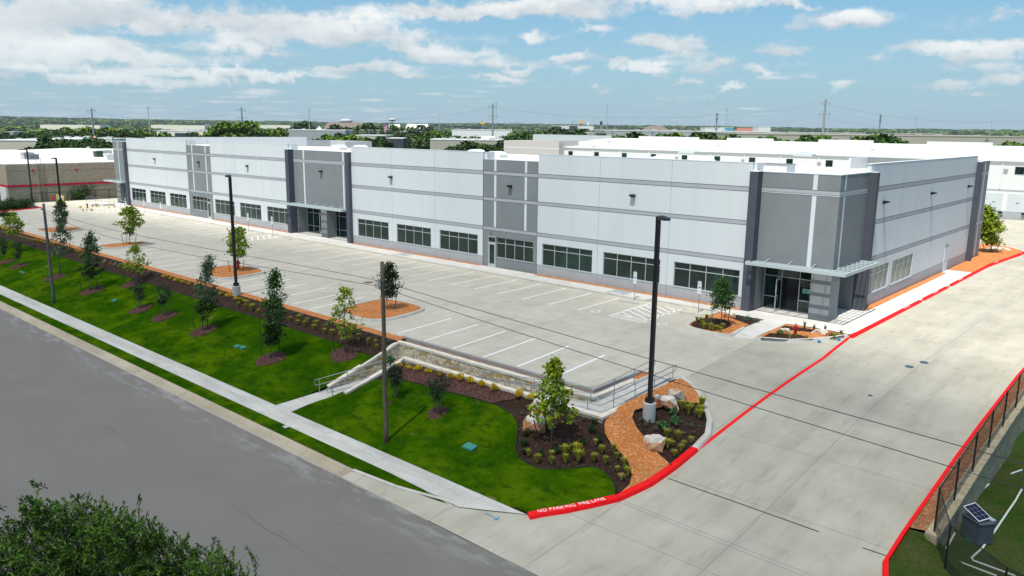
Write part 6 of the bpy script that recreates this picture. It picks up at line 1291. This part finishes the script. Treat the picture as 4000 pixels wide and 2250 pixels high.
bgb('white_shop','small white shop roofs among dark trees left of the main building',1,612,850,365,408,WHT,16,units=4,D=330); bgb('white_shop','white flat shop half hidden behind the far left grey tower',1,962,1130,372,405,WHT,16,units=2,D=330)
bgb('orange_roof_shop','small restaurant with an orange roof among dark trees at the left',1,862,972,330,362,TAN,12,roof=('hip',.45),rm=ORG,D=400)
bgb('tan_shop','low pale commercial building with rooftop units behind the main roof at left',1,1582,2112,292,352,CRM,20,units=6,D=430); bgb('dark_shop','small black-walled shop in front of the low pale building',1,1760,1875,308,352,DRK,12,D=400)
bgb('white_shop','little pale building in the trees at the far left horizon',1,30,135,300,330,GRY,12,D=500)
bgb('tent_roof_building','white building with a tall peaked white roof behind the main roof',2,440,720,240,318,WHT,40,roof=('hip',.28,.5),rm=R,D=620)
bgb('flat_store','long flat store with a dark front below the peaked white roof',2,296,900,282,348,GRY,30,units=6,D=560)
bgb('brown_roof_hotel','cream hotel with gables and a big brown hipped roof on the horizon',2,655,1090,202,290,CRM,30,roof=('hip',.55,.10),rm=BRN,win=(2,10,.1,.9),D=900)
bgb('white_roof_store','store with a bright white roof right of the flagpole',2,1470,1742,216,272,TAN,40,roof=('hip',.5,.12),rm=R,D=850); bgb('white_roof_store','small store with a white roof left of the flagpole',2,1285,1448,220,268,TAN,30,roof=('hip',.5,.12),rm=R,D=850)
bgb('strip_mall','pale strip mall with square white panels below the yellow sign',2,1972,2576,280,352,WHT,25,win=(1,13,.12,.55),D=520,units=5)
bgb('tan_shop','long low tan building with rooftop units before the strip mall',2,1752,2485,382,452,mat('pale_tan_wall',(.42,.39,.33),.8),22,units=9,D=330); bgb('white_hip_shop','white building with a rounded white roof in front of the strip mall',2,2225,2436,342,400,WHT,16,roof=('hip',.6,.2),rm=R,D=350); bgb('dark_hip_shop','small building with a dark pointed roof left of the white-roofed one',2,1912,2040,340,392,WHT,14,roof=('hip',.3,.45),rm=DRK,D=370)
bgb('fuel_station','dark blue filling station with a white canopy roof',2,1330,1482,366,432,DRK,12,D=330); bgb('low_store','low tan store behind the light green trees',2,1000,1330,336,372,TAN,20,D=430)
bgb('modern_hotel','pale hotel with rows of windows and a dark centre block on the horizon',3,402,580,238,285,WHT,25,win=(2,9,.2,.95),D=1000); bgb('dark_hotel_block','dark middle block of the horizon hotel',3,581,655,236,288,DRK,25,D=990); bgb('modern_hotel','right wing of the horizon hotel in grey and white beside the yellow arches sign',3,662,818,240,286,WHT,25,win=(2,8,.2,.95),D=1000)
bgb('tan_shop','low tan shop before the right hotel wing',3,740,930,306,352,TAN,20,D=520); bgb('red_front_shop','little shop with an orange front left of the hotel',3,390,445,283,300,ORG,12,D=600); bgb('white_shop','white shops in the trees left of the hotel',3,300,470,298,330,CRM,12,D=560)
bgb('grey_long_warehouse','very long pale grey warehouse beyond the white one',3,930,2700,296,365,mat('pale_grey_wall',(.40,.42,.42),.8),60,D=420,units=8)
bgb('beige_long_warehouse','long beige-roofed warehouse at the right beyond the white one',4,-330,2700,338,440,mat('beige_far_wall',(.44,.41,.34),.8),50,D=345,rm=mat('beige_roof',(.42,.38,.31),.8),units=12)
bgb('beige_long_warehouse','second beige warehouse roof farther back at the right horizon',4,1280,2760,350,392,mat('grey_green_wall',(.33,.34,.29),.8),60,D=600,rm=MC['beige_roof'],units=8)
bgb('arena','wide grey mound-roofed arena on the horizon',3,1250,1700,236,292,GRY,60,roof=('hip',.3,.35),rm=BRN,D=1400)
bgb('pale_block','pale office block with a blue end on the right horizon',3,1940,2150,256,302,WHT,30,win=(2,12,.15,.9),D=1200); bgb('blue_block','bright blue block at the end of the pale office',3,2152,2228,254,302,BLU_,30,D=1190); bgb('white_blocks','white and red roofed blocks at the right of the pale office',3,2262,2470,258,305,WHT,30,roof=('hip',.6,.15),rm=BRK,D=1100,win=(2,9,.1,.9)); bgb('white_blocks','cluster of white blocks where the horizon meets the right pylon',3,2480,2600,250,305,WHT,30,D=1150,win=(2,6,.1,.9))
bgb('dark_sheds','row of dark low sheds beyond the beige roofs',4,200,980,308,345,GRY,30,D=900,units=8); bgb('dark_sheds','row of dusky roofs on the right horizon',4,1280,1800,318,350,BRN,30,D=950)
# trees
TP=[]
def bgtree_proto(kind,seed,lab):
    r=np.random.default_rng(seed); T=thing('tree',lab,'tree',(0,-500,-50),'trees beyond the buildings'); mb=MB(); mb.tube([(0,0,-.5),(.1,0,2.5),(0,.1,5)],[.35,.28,.15],7)
    C=[]; k=16
    for i in range(k):
        a=r.uniform(0,6.28); q=math.sqrt(r.uniform(0,1))*2.6; z=4.3+r.uniform(-1,1)*1.9*(1-q/4.5)+ (1-q/2.8)*1.6; C.append((q*math.cos(a),q*math.sin(a),z))
    for c in C[:8]: mb.tube([(0,0,2.4),(c[0]*.6,c[1]*.6,c[2]-.7),c],[.14,.09,.03],4,cap=False)
    mb.build('trunk',BARKD,T,local=True); cr=MB(); P=[]
    for c in C: s=r.uniform(.9,1.5); P.append(blob_pts(95,c,(s*1.15,s*1.15,s*.8),.6))
    P=np.concatenate(P); leaves(cr,P,.42,asp=.75,up=.6); cr.build('crown',[LF_BG,LF_BGL,LF_BGD][kind],T,local=True); return T
for k in range(3):
    for j in range(2): TP.append((k,bgtree_proto(k,10*k+j,'tree')))
used=set(); TC=[0]
def bgt(t_,x,ybase,ytop,wpx,kind,D,where):
    p=S(t_,x,ybase); g=atd(p,D); z0=H(g[0],g[1])-.3; zt=atd(S(t_,x,ytop),D)[2]; h=max(3,zt-z0); w=max(wpx/2.576*D/FL*1.15,h*.95); ch=[i for i,(k,_) in enumerate(TP) if k==kind]; i=ch[TC[0]%2]; TC[0]+=1; T=TP[i][1]; s=(w/6.6,w/6.6,h/7.3)
    lab=['mid green','light green','dark green'][kind]+' tree '+where
    if i not in used: used.add(i); T.location=(g[0],g[1],z0); T.rotation_euler=(0,0,TC[0]); T['label']=lab; T.scale=s; return T
    return clone(T,(g[0],g[1],z0),lab,rz=TC[0]*1.7,scale=s)
def row(items,where): 
    for n,it in enumerate(sorted(items,key=lambda q:(q[0],q[1]))): bgt(*it,where=where+', %s from the left'%ordn(n))
row([(1,x,470,t0,w,k,D) for x,t0,w,k,D in ((440,380,120,2,240),(520,372,140,2,245),(610,378,130,2,240),(700,392,120,2,238),(790,388,130,2,243),(880,375,140,2,240),(960,385,130,2,238),(1040,392,120,2,236),(1120,388,100,2,236))],'in the dark row left of the main building')
row([(1,x,390,t0,w,k,D) for x,t0,w,k,D in ((40,310,130,2,420),(150,320,130,2,400),(260,318,120,2,410),(390,285,110,2,430),(480,300,120,0,430),(590,275,130,0,440),(700,262,150,1,450),(800,262,150,0,455),(900,258,120,1,450),(1000,268,130,0,455),(1090,262,120,1,460),(1180,275,110,2,430),(1250,285,150,2,420),(1330,295,130,2,410),(1430,292,120,1,430))],'in the wooded belt on the left')
row([(1,x,360,t0,w,k,D) for x,t0,w,k,D in ((2170,235,170,1,400),(2260,215,180,0,395),(2370,200,220,1,390),(2470,205,180,1,395),(2550,260,130,0,380),(1660,300,120,0,420),(1960,318,110,2,390))],'in the big clump behind the left roof parapet')
row([(2,x,350,t0,w,k,D) for x,t0,w,k,D in ((40,280,130,0,420),(130,272,130,1,430),(220,270,120,1,440),(400,210,110,2,760),(480,203,130,2,740),(550,212,90,2,760),(700,340,130,1,300),(790,345,130,1,305),(960,340,150,1,300),(1060,350,130,1,305))],'behind the middle of the main roof')
row([(2,x,400,t0,w,k,D) for x,t0,w,k,D in ((820,238,110,2,640),(930,232,120,2,650),(1020,245,110,0,660),(1140,225,140,2,620),(1180,345,150,2,300),(1260,362,120,2,300),(1400,300,140,2,480),(1460,318,120,2,470),(1640,300,130,2,470),(1730,290,140,0,460),(1800,300,150,0,450),(1860,280,110,2,500),(1560,330,120,2,450),(1690,245,110,2,640),(1540,250,100,0,660),(1390,240,100,0,660),(1260,245,110,0,650),(1120,258,100,1,620),(1930,315,100,0,470))],'among the shops behind the building')
row([(2,x,480,t0,w,k,D) for x,t0,w,k,D in ((1930,430,160,2,262),(2030,438,150,2,260),(2140,405,170,2,265),(2200,385,150,2,268),(2320,440,150,2,258),(2400,430,150,2,262),(2490,395,170,2,270),(2560,370,190,2,275),(2500,335,130,2,380),(2110,335,110,2,430),(2560,310,120,2,430))],'in the dark clump left of the white warehouse')
row([(3,x,460,t0,w,k,D) for x,t0,w,k,D in ((15,395,180,2,262),(55,330,150,2,380),(150,318,130,2,420),(220,300,160,0,410),(300,300,130,2,430),(390,328,120,0,400),(470,262,130,2,540),(540,278,120,2,520),(620,285,130,2,510),(690,290,120,0,520),(760,285,120,2,530),(850,300,110,2,500))],'before the horizon hotel')
row([(3,x,385,t0,w,k,D) for x,t0,w,k,D in ((1035,355,90,0,262),(1220,335,90,2,250),(1270,322,120,2,250),(1320,345,70,2,250),(1455,338,70,0,262),(1560,345,140,0,262),(1660,328,120,1,258),(1720,335,90,1,258),(1860,325,110,2,246),(1910,318,140,0,246),(1970,332,110,2,246),(2110,350,110,1,252),(2200,345,120,0,252),(2500,355,110,0,256))],'standing behind the white warehouse roof')
row([(4,x,430,t0,w,k,D) for x,t0,w,k,D in ((20,358,70,0,256),(120,372,110,1,250),(400,358,100,0,246),(470,348,130,1,246),(520,356,90,0,246),(600,365,70,1,250),(880,365,90,1,246),(940,365,100,0,246),(1040,350,130,0,242),(1130,335,170,0,240),(1220,350,140,2,240),(1270,380,70,0,240),(2370,420,100,0,236),(2470,410,120,1,236))],'beyond the parapet of the white warehouse')
row([(2,x,430,t0,w,k,D) for x,t0,w,k,D in ((1340,330,140,0,560),(1480,336,120,2,430),(1600,345,140,0,400),(1700,352,120,2,390),(1790,344,100,0,420),(1990,352,120,2,400),(2060,300,130,0,560),(2180,345,110,0,410),(2010,290,110,2,620),(1960,302,120,0,600),(1880,318,130,2,540),(1760,312,120,1,560),(1640,318,130,0,540),(1520,310,120,2,560),(1350,290,120,2,600),(1240,300,110,0,600),(1150,300,120,2,580),(1070,290,110,0,600),(950,300,120,1,600),(860,320,110,2,520),(2460,345,120,2,400),(2520,420,130,2,262),(2260,430,130,0,262))],'in the leafy middle distance between the shops')
row([(3,x,420,t0,w,k,D) for x,t0,w,k,D in ((20,300,150,0,500),(90,305,140,2,480),(180,325,130,0,400),(260,318,120,2,420),(350,325,130,0,410),(430,330,120,1,400),(520,332,130,2,405),(610,335,120,0,400),(700,330,130,2,410),(790,335,120,0,405),(870,330,120,2,420),(30,430,160,2,262))],'in the leafy belt before the horizon hotel')
row([(1,x,440,t0,w,k,D) for x,t0,w,k,D in ((30,350,170,2,330),(160,345,160,2,335),(300,348,170,2,330),(430,350,150,2,300),(560,395,150,2,300),(700,408,150,2,280),(860,400,140,2,280),(1000,405,140,2,275),(640,330,130,0,420),(760,310,140,2,420),(900,300,130,0,420),(1060,300,140,2,410),(1500,310,130,0,500),(1620,290,120,1,560),(1780,292,130,0,560),(1900,290,120,0,560))],'in the second belt left of the main building')
def woods():
    r=np.random.default_rng(3); base=[]; 
    for j in range(3):
        m=MB(); P=np.concatenate([blob_pts(16,(r.uniform(-.5,.5),r.uniform(-.5,.5),r.uniform(.3,.75)),(.42,.42,.3),.6) for _ in range(5)]); leaves(m,P,.2,asp=.8,up=.8); base.append(np.concatenate(m.v))
    mbs=[MB(),MB(),MB()]
    az0,az1=math.atan2(CF[0],CF[1])-RAD(37),math.atan2(CF[0],CF[1])+RAD(37)
    for n_,(r0,r1,hh,cnt) in enumerate(((330,700,7,1500),(700,1500,8,3600),(1500,3200,10,4200),(3200,6800,15,3200))):
        for _ in range(cnt):
            a=r.uniform(az0,az1); d=math.sqrt(r.uniform(r0*r0,r1*r1)); x,y=d*math.sin(a),d*math.cos(a)
            if math.sin(x*.006+1)*math.sin(y*.005)+.45*math.sin(x*.017)*math.sin(y*.021+2)<(-.55 if d>700 else -.3) and d<3000: continue
            if any(math.hypot(x-q[0],y-q[1])<q[2] for q in BGP): continue
            if a>az1-RAD(36) and d<700: continue
            h=hh*r.uniform(.6,1.25); w=h*r.uniform(1.2,2.2)*(1 if d<1500 else 1.9)
            if any(q[0]-.012<a<q[1]+.012 and d<q[2] and (H(x,y)-.8+h*1.1-CH)/d>q[3] for q in BGS): continue
            b=base[r.integers(3)]; c,s=math.cos(d),math.sin(d); V=np.stack([(b[:,0]*c-b[:,1]*s)*w+x,(b[:,0]*s+b[:,1]*c)*w+y,b[:,2]*h+H(x,y)-.8],1); mbs[r.integers(3)].quads(V)
    M=MB(); 
    for i,m in enumerate(mbs):
        for v in m.v: M.quads(v,i)
    o=M.build('distant_woods',[LF_BG,LF_BGL,LF_BGD]); struct(o,'stuff','mass of green woods reaching back to the horizon','woods')
woods()
# poles, masts, towers, signs
STEEL=BGM('weathered_steel',(.24,.27,.28)); STL2=BGM('pale_steel',(.42,.45,.46))
def mast(t_,tx,ty,bx,by,D,r,label,kind):
    top=atd(S(t_,tx,ty),D); base=(top[0],top[1],H(top[0],top[1])-.5); h=top[2]-base[2]; T=thing({'tower':'transmission_pole','high':'high_mast_light','cell':'cell_tower'}[kind],label,{'tower':'power pole','high':'mast light','cell':'cell tower'}[kind],base,{'tower':'steel transmission poles','high':'high mast lights','cell':'cell towers'}[kind])
    mb=MB(); mb.tube([(0,0,0),(0,0,h)],[r*1.4,r*.9],8); mb.build('shaft',STEEL if kind!='high' else STL2,T,local=True); e=(CR[0],CR[1])
    if kind=='tower':
        for f,w in ((.055,2.0),(.215,2.2)):
            z=h*(1-f) if h<50 else h-f*40; mb=MB(); mb.tube([(-e[0]*w,-e[1]*w,z+.35),(0,0,z),(e[0]*w,e[1]*w,z+.35)],.13,5); mb.build('crossarm',STEEL,T,local=True)
            for s in (-1,1): q=MB(); q.tube([(e[0]*w*s,e[1]*w*s,z+.35),(e[0]*w*s,e[1]*w*s,z-.6)],.16,5); q.build('insulator',STEEL,T,local=True)
    elif kind=='high': mb=MB(); mb.lathe((0,0,h-.5),[(.3,-.1),(1.5,0),(1.5,.35),(.3,.6)],12); mb.build('lamp_ring',STL2,T,local=True)
    else:
        for f in (.0,.12,.38): mb=MB(); mb.lathe((0,0,h*(1-f)-2),[(1.3,0),(1.3,1.8)],6); mb.lathe((0,0,h*(1-f)-2),[(.4,.2),(1.9,.3),(1.9,.5),(.4,.6)],9); mb.build('antenna_array',STEEL,T,local=True)
    return top
p0=mast(1,919,58,0,0,430,.42,'steel transmission pole at the left above the tree belt','tower'); p1=mast(1,2428,48,0,0,430,.42,'steel transmission pole above the large green tree clump','tower'); p2=mast(2,2383,10,0,0,430,.42,'tall steel transmission pole at the middle of the skyline','tower'); p3=mast(4,581,-30,0,0,380,.5,'thickest steel transmission pole, at the right','tower')
for a,lab in (((1,1487,40,620),'high mast light left of the second transmission pole'),((2,531,65,700),'high mast light left of the brown-roofed hotel'),((2,1840,105,900),'high mast light left of the yellow sign'),((2,2416,-2,900),'thin high mast light just right of the middle transmission pole'),((3,960,25,900),'high mast light right of the tall black sign'),((3,2162,55,900),'high mast light right of the cell tower'),((4,620,90,900),'high mast light beside the right transmission pole'),((4,1499,142,1100),'faint high mast light right of the lattice-like tower'),((4,2252,182,1200),'faint high mast light near the right edge'),((1,856,140,1000),'faint mast left of the first transmission pole')): mast(a[0],a[1],a[2],0,0,a[3],.28,lab,'high')
mast(3,2065,105,0,0,800,.5,'cell tower with two antenna rings','cell'); mast(4,1135,122,0,0,900,.7,'tall cell tower at the right with stacked platforms','cell')
def line(a,b,dz,label,sag=4):
    P=[(a[0]+(b[0]-a[0])*t_,a[1]+(b[1]-a[1])*t_,a[2]+(b[2]-a[2])*t_+dz-4*sag*t_*(1-t_)) for t_ in np.linspace(0,1,20)]; mb=MB(); mb.tube(P,.05,3); tagm(mb.build('power_line',BGM('wire_grey',(.22,.25,.27))),label,'power line','far power lines')
pl=atd(S(1,-300,140),400); pr=atd(S(4,2700,130),400)
for i,dz in enumerate((-2.2,-8.5)):
    w=('upper','lower')[i]; line(pl,p0,dz,w+' far power line leaving the left transmission pole'); line(p0,p1,dz,w+' far power line between the first two transmission poles'); line(p1,p2,dz,w+' far power line from the second to the middle pole',6); line(p2,p3,dz,w+' far power line from the middle pole to the right pole',6); line(p3,pr,dz,w+' far power line leaving the right pole')
def wtower(t_,x,yt,yb,D,label,fat):
    top=atd(S(t_,x,yt),D); b=H(top[0],top[1]); h=top[2]-b; T=thing('water_tower',label,'water tower',(top[0],top[1],b),'water towers on the horizon'); R_=h*.0; w=(16 if fat else 9)
    mb=MB(); mb.lathe((0,0,0),[(w*.42 if fat else w*.14,0),(w*.40 if fat else w*.12,h-w*.7)],16); mb.build('tower_stem',STEEL,T,local=True); mb=MB(); mb.lathe((0,0,h-w*.7),[(w*.4,0),(w*.98,w*.25),(w,w*.45),(w*.6,w*.65),(.2,w*.72)],18); mb.build('tank',STL2,T,local=True,smooth=True)
wtower(2,905,165,200,1900,'broad grey water tower behind the brown hotel roof',True); wtower(2,1370,160,210,1700,'small white ball water tower left of the flagpole',False)
def psign2(name,t_,x,yt,yp,D,w,label,m,m2=None,legs=1):
    top=atd(S(t_,x,yt),D); low=atd(S(t_,x,yp),D); b=H(top[0],top[1])-.5; h=top[2]-b; T=thing(name,label,'sign',(top[0],top[1],b),None,rz=math.atan2(CR[1],CR[0])); mb=MB()
    for k in range(legs): xx=(k-(legs-1)/2)*w*.45; mb.tube([(xx,0,0),(xx,0,low[2]-b)],.22,8)
    mb.build('sign_post',STL2,T,local=True); mb=MB(); mb.box(-w/2,w/2,-.4,.4,low[2]-b,h); mb.build('sign_face',m,T,local=True); return T,low[2]-b,h
psign2('pole_sign',2,2280,196,220,700,3.3,'yellow and white pole sign left of the middle transmission pole',mat('sign_yellow',(.85,.55,.02),.5)); psign2('pole_sign',2,1810,216,232,800,3.9,'dark blue pole sign on a thick mast among the shops',mat('sign_navy',(.03,.05,.12),.5)); psign2('pole_sign',3,898,191,224,600,1.9,'tall black pole sign on twin masts right of the hotel',DRK,legs=2); psign2('pole_sign',3,765,192,230,1300,2.8,'plain white slab on the horizon right of the arches sign',WHT); psign2('pole_sign',1,1173,268,278,500,2.0,'small orange-red sign in the trees at left',ORG); psign2('pole_sign',3,1698,250,262,1000,3.2,'faint orange round sign by the arena',ORG)
T,zl,zh=psign2('arches_sign',3,692,216,222,650,3.2,'tall sign with golden arches over a red band by the hotel',REDS); mb=MB(); hh=3.3
for s in (-1,1):
    P=[(s*.75+.75*math.cos(a),-.1,zh+hh*math.sin(a)**.8) for a in np.linspace(0.001,math.pi-.001,14)]; mb.tube(P,.24,6)
mb.build('golden_arches',mat('arch_yellow',(.95,.60,.02),.5),T,local=True)
# flag
top=atd(S(2,1333,120),600); b=H(top[0],top[1]); T=thing('flagpole','white flagpole with a large striped flag among the shops','flag',(top[0],top[1],b),None,rz=math.atan2(CR[1],CR[0])); h=top[2]-b; mb=MB(); mb.tube([(0,0,0),(0,0,h)],[.25,.12],8); mb.build('pole',STL2,T,local=True)
mb=MB(); fh=zz=atd(S(2,1333,205),600)[2]-b; nst=13
for k in range(nst):
    for j in range(6):
        z=fh-k*.62; x0=-.1-.0+j*.55; wv=lambda q:.35*math.sin(q*1.9); s=-1; xs_=(s*x0,s*(x0+.55)); dr=lambda q:-.9*abs(q)*.9
        m=(1 if k%2 else 0); m=2 if (k<7 and j<2) else m
        mb.add([(xs_[0],wv(x0),z+dr(x0)),(xs_[1],wv(x0+.55),z+dr(x0+.55)),(xs_[1],wv(x0+.55),z-.62+dr(x0+.55)),(xs_[0],wv(x0),z-.62+dr(x0))],[(0,1,2,3)],m)
mb.build('flag_cloth',[REDS,SIGNW,mat('flag_blue',(.02,.04,.18),.7)],T,local=True)
# shopping area lamps
for n,x in enumerate((950,965,1060,1070,1135,1165,1220,1235,1455,1495,1510,1660,1775)):
    D=560+20*(n%3); yt=278 if x<1300 else 292; top=atd(S(2,x,yt),D); b=H(top[0],top[1]); T=thing('lot_lamp','slender white car park lamp among the trees, %s from the left'%ordn(n),'street lamp',(top[0],top[1],b),'white car park lamps among the shops'); mb=MB(); mb.tube([(0,0,0),(0,0,top[2]-b)],.17,6); mb.build('pole',STL2,T,local=True); mb=MB(); mb.obox((0,0,top[2]-b),(CR[0]*1.1,CR[1]*1.1,0),(.2,-.2,0),(0,0,.14)); mb.build('lamp_head',WHT,T,local=True)
for n,(t_,x,y,D) in enumerate(((3,1015,300,400),(3,1416,295,400),(4,835,340,330),(4,2205,365,300),(3,2215,305,420),(2,1320,315,330),(2,1262,345,320),(3,612,190,900),(2,1577,372,300))):
    top=atd(S(t_,x,y-4),D); b=H(top[0],top[1]); T=thing('utility_pole','wooden utility pole behind the far roofs, %s of the scattered ones'%ordn(n),'utility pole',(top[0],top[1],b),'utility poles behind the far roofs'); mb=MB(); mb.tube([(0,0,0),(0,0,top[2]-b)],.2,6); mb.build('pole_shaft',WOODG,T,local=True); mb=MB(); mb.obox((0,0,top[2]-b-.9),(CR[0]*1.2,CR[1]*1.2,0),(.1,-.1,0),(0,0,.1)); mb.build('crossarm',WOODG,T,local=True)
# cars by the shops
def car(g,rz,m,label,name='parked_car',s=1):
    T=thing(name,label,'car' if s==1 else 'truck',g,'vehicles parked by the far shops',rz); mb=MB(); pr=[(-2.2,.35),(-2.2,.85),(-1.5,.95),(-.9,1.42),(.7,1.42),(1.35,.95),(2.15,.8),(2.2,.35)]; n=len(pr); V=[(x*s,-.85*s,z*s) for x,z in pr]+[(x*s,.85*s,z*s) for x,z in pr]
    mb.add(V,[tuple(range(n)),tuple(range(2*n-1,n-1,-1))]+[(i,n+i,n+(i+1)%n,(i+1)%n) for i in range(n)]); mb.build('body',m,T,local=True)
    mb=MB(); mb.box(-.95*s,.8*s,-.87*s,.87*s,.98*s,1.32*s); mb.build('glass',GLZ,T,local=True)
    for x in (-1.4,1.4):
        for y in (-.85,.85): mb=MB(); mb.tube([(x*s,(y-.1)*s,.33*s),(x*s,(y+.1)*s,.33*s)],.33*s,10); mb.build('wheel',BLK,T,local=True)
CP=[mat('car_white',(.75,.76,.78),.3,spec=.5,coat=.6),mat('car_silver',(.38,.40,.42),.3,metal=.6,coat=.6),mat('car_dark',(.03,.035,.045),.3,spec=.5,coat=.6)]
for n,(x,y,D,m) in enumerate(((1500,352,400,0),(1525,355,395,0),(1548,352,400,1),(1345,430,320,2),(1375,432,320,1),(1360,425,330,0),(1640,410,330,2),(1720,412,330,1),(1120,350,600,0),(1560,418,320,1),(1905,438,300,0))):
    q=atd(S(2,x,y),D); car((q[0],q[1],H(q[0],q[1])),n*1.1,CP[m],['white','silver','dark'][m]+' car by the far shops, %s from the left group'%ordn(n))
q=atd(S(2,1685,430),290); car((q[0],q[1],H(q[0],q[1])),2.2,CP[0],'large white box truck near the dark trees behind the roof','parked_truck',1.9)
# ---------- cloud over the street, haze ----------
def cloud(name,cx,cy,z,rx,ry,rz_,seed,a):
    r=np.random.default_rng(seed); mb=MB(); n=30; k=44; V=[]
    for i in range(n+1):
        ph=math.pi*i/n
        for j in range(k):
            th=2*math.pi*j/k; w=1+.13*math.sin(3*th+seed)+.08*math.sin(7*th+2*ph)+.05*math.sin(13*th+5*ph); zz=math.cos(ph); V.append((cx+rx*w*math.sin(ph)*math.cos(th),cy+ry*w*math.sin(ph)*math.sin(th),z+rz_*zz*(1+.25*math.sin(5*th+3*ph)) if zz>0 else z+rz_*.25*zz))
    F=[(i*k+j,(i+1)*k+j,(i+1)*k+(j+1)%k,i*k+(j+1)%k) for i in range(n) for j in range(k)]; mb.add(V,F)
    m=mat('cloud_vapour',(.9,.9,.9),1,spec=0,alpha=a); struct(mb.build(name,m,smooth=True))
ZC=1400; k=ZC/SUN.z; cloud('cloud',SUN.x*k-40,SUN.y*k-172,ZC,430,197,60,2,.40)
hb=MB(); hb.box(-7600,7600,-400,9000,-60,72); hz=bpy.data.materials.new('haze_air'); hz.use_nodes=True; N=hz.node_tree.nodes; N.clear(); o_=N.new('ShaderNodeOutputMaterial'); v_=N.new('ShaderNodeVolumePrincipled'); v_.inputs['Color'].default_value=(.80,.90,1,1); v_.inputs['Density'].default_value=.00005; v_.inputs['Anisotropy'].default_value=.2; hz.node_tree.links.new(v_.outputs[0],o_.inputs['Volume']); ho=hb.build('haze',hz); struct(ho,'stuff','thin pale blue air over the whole scene','haze')
for o in bpy.data.objects:
    if '_o' in o: del o['_o']
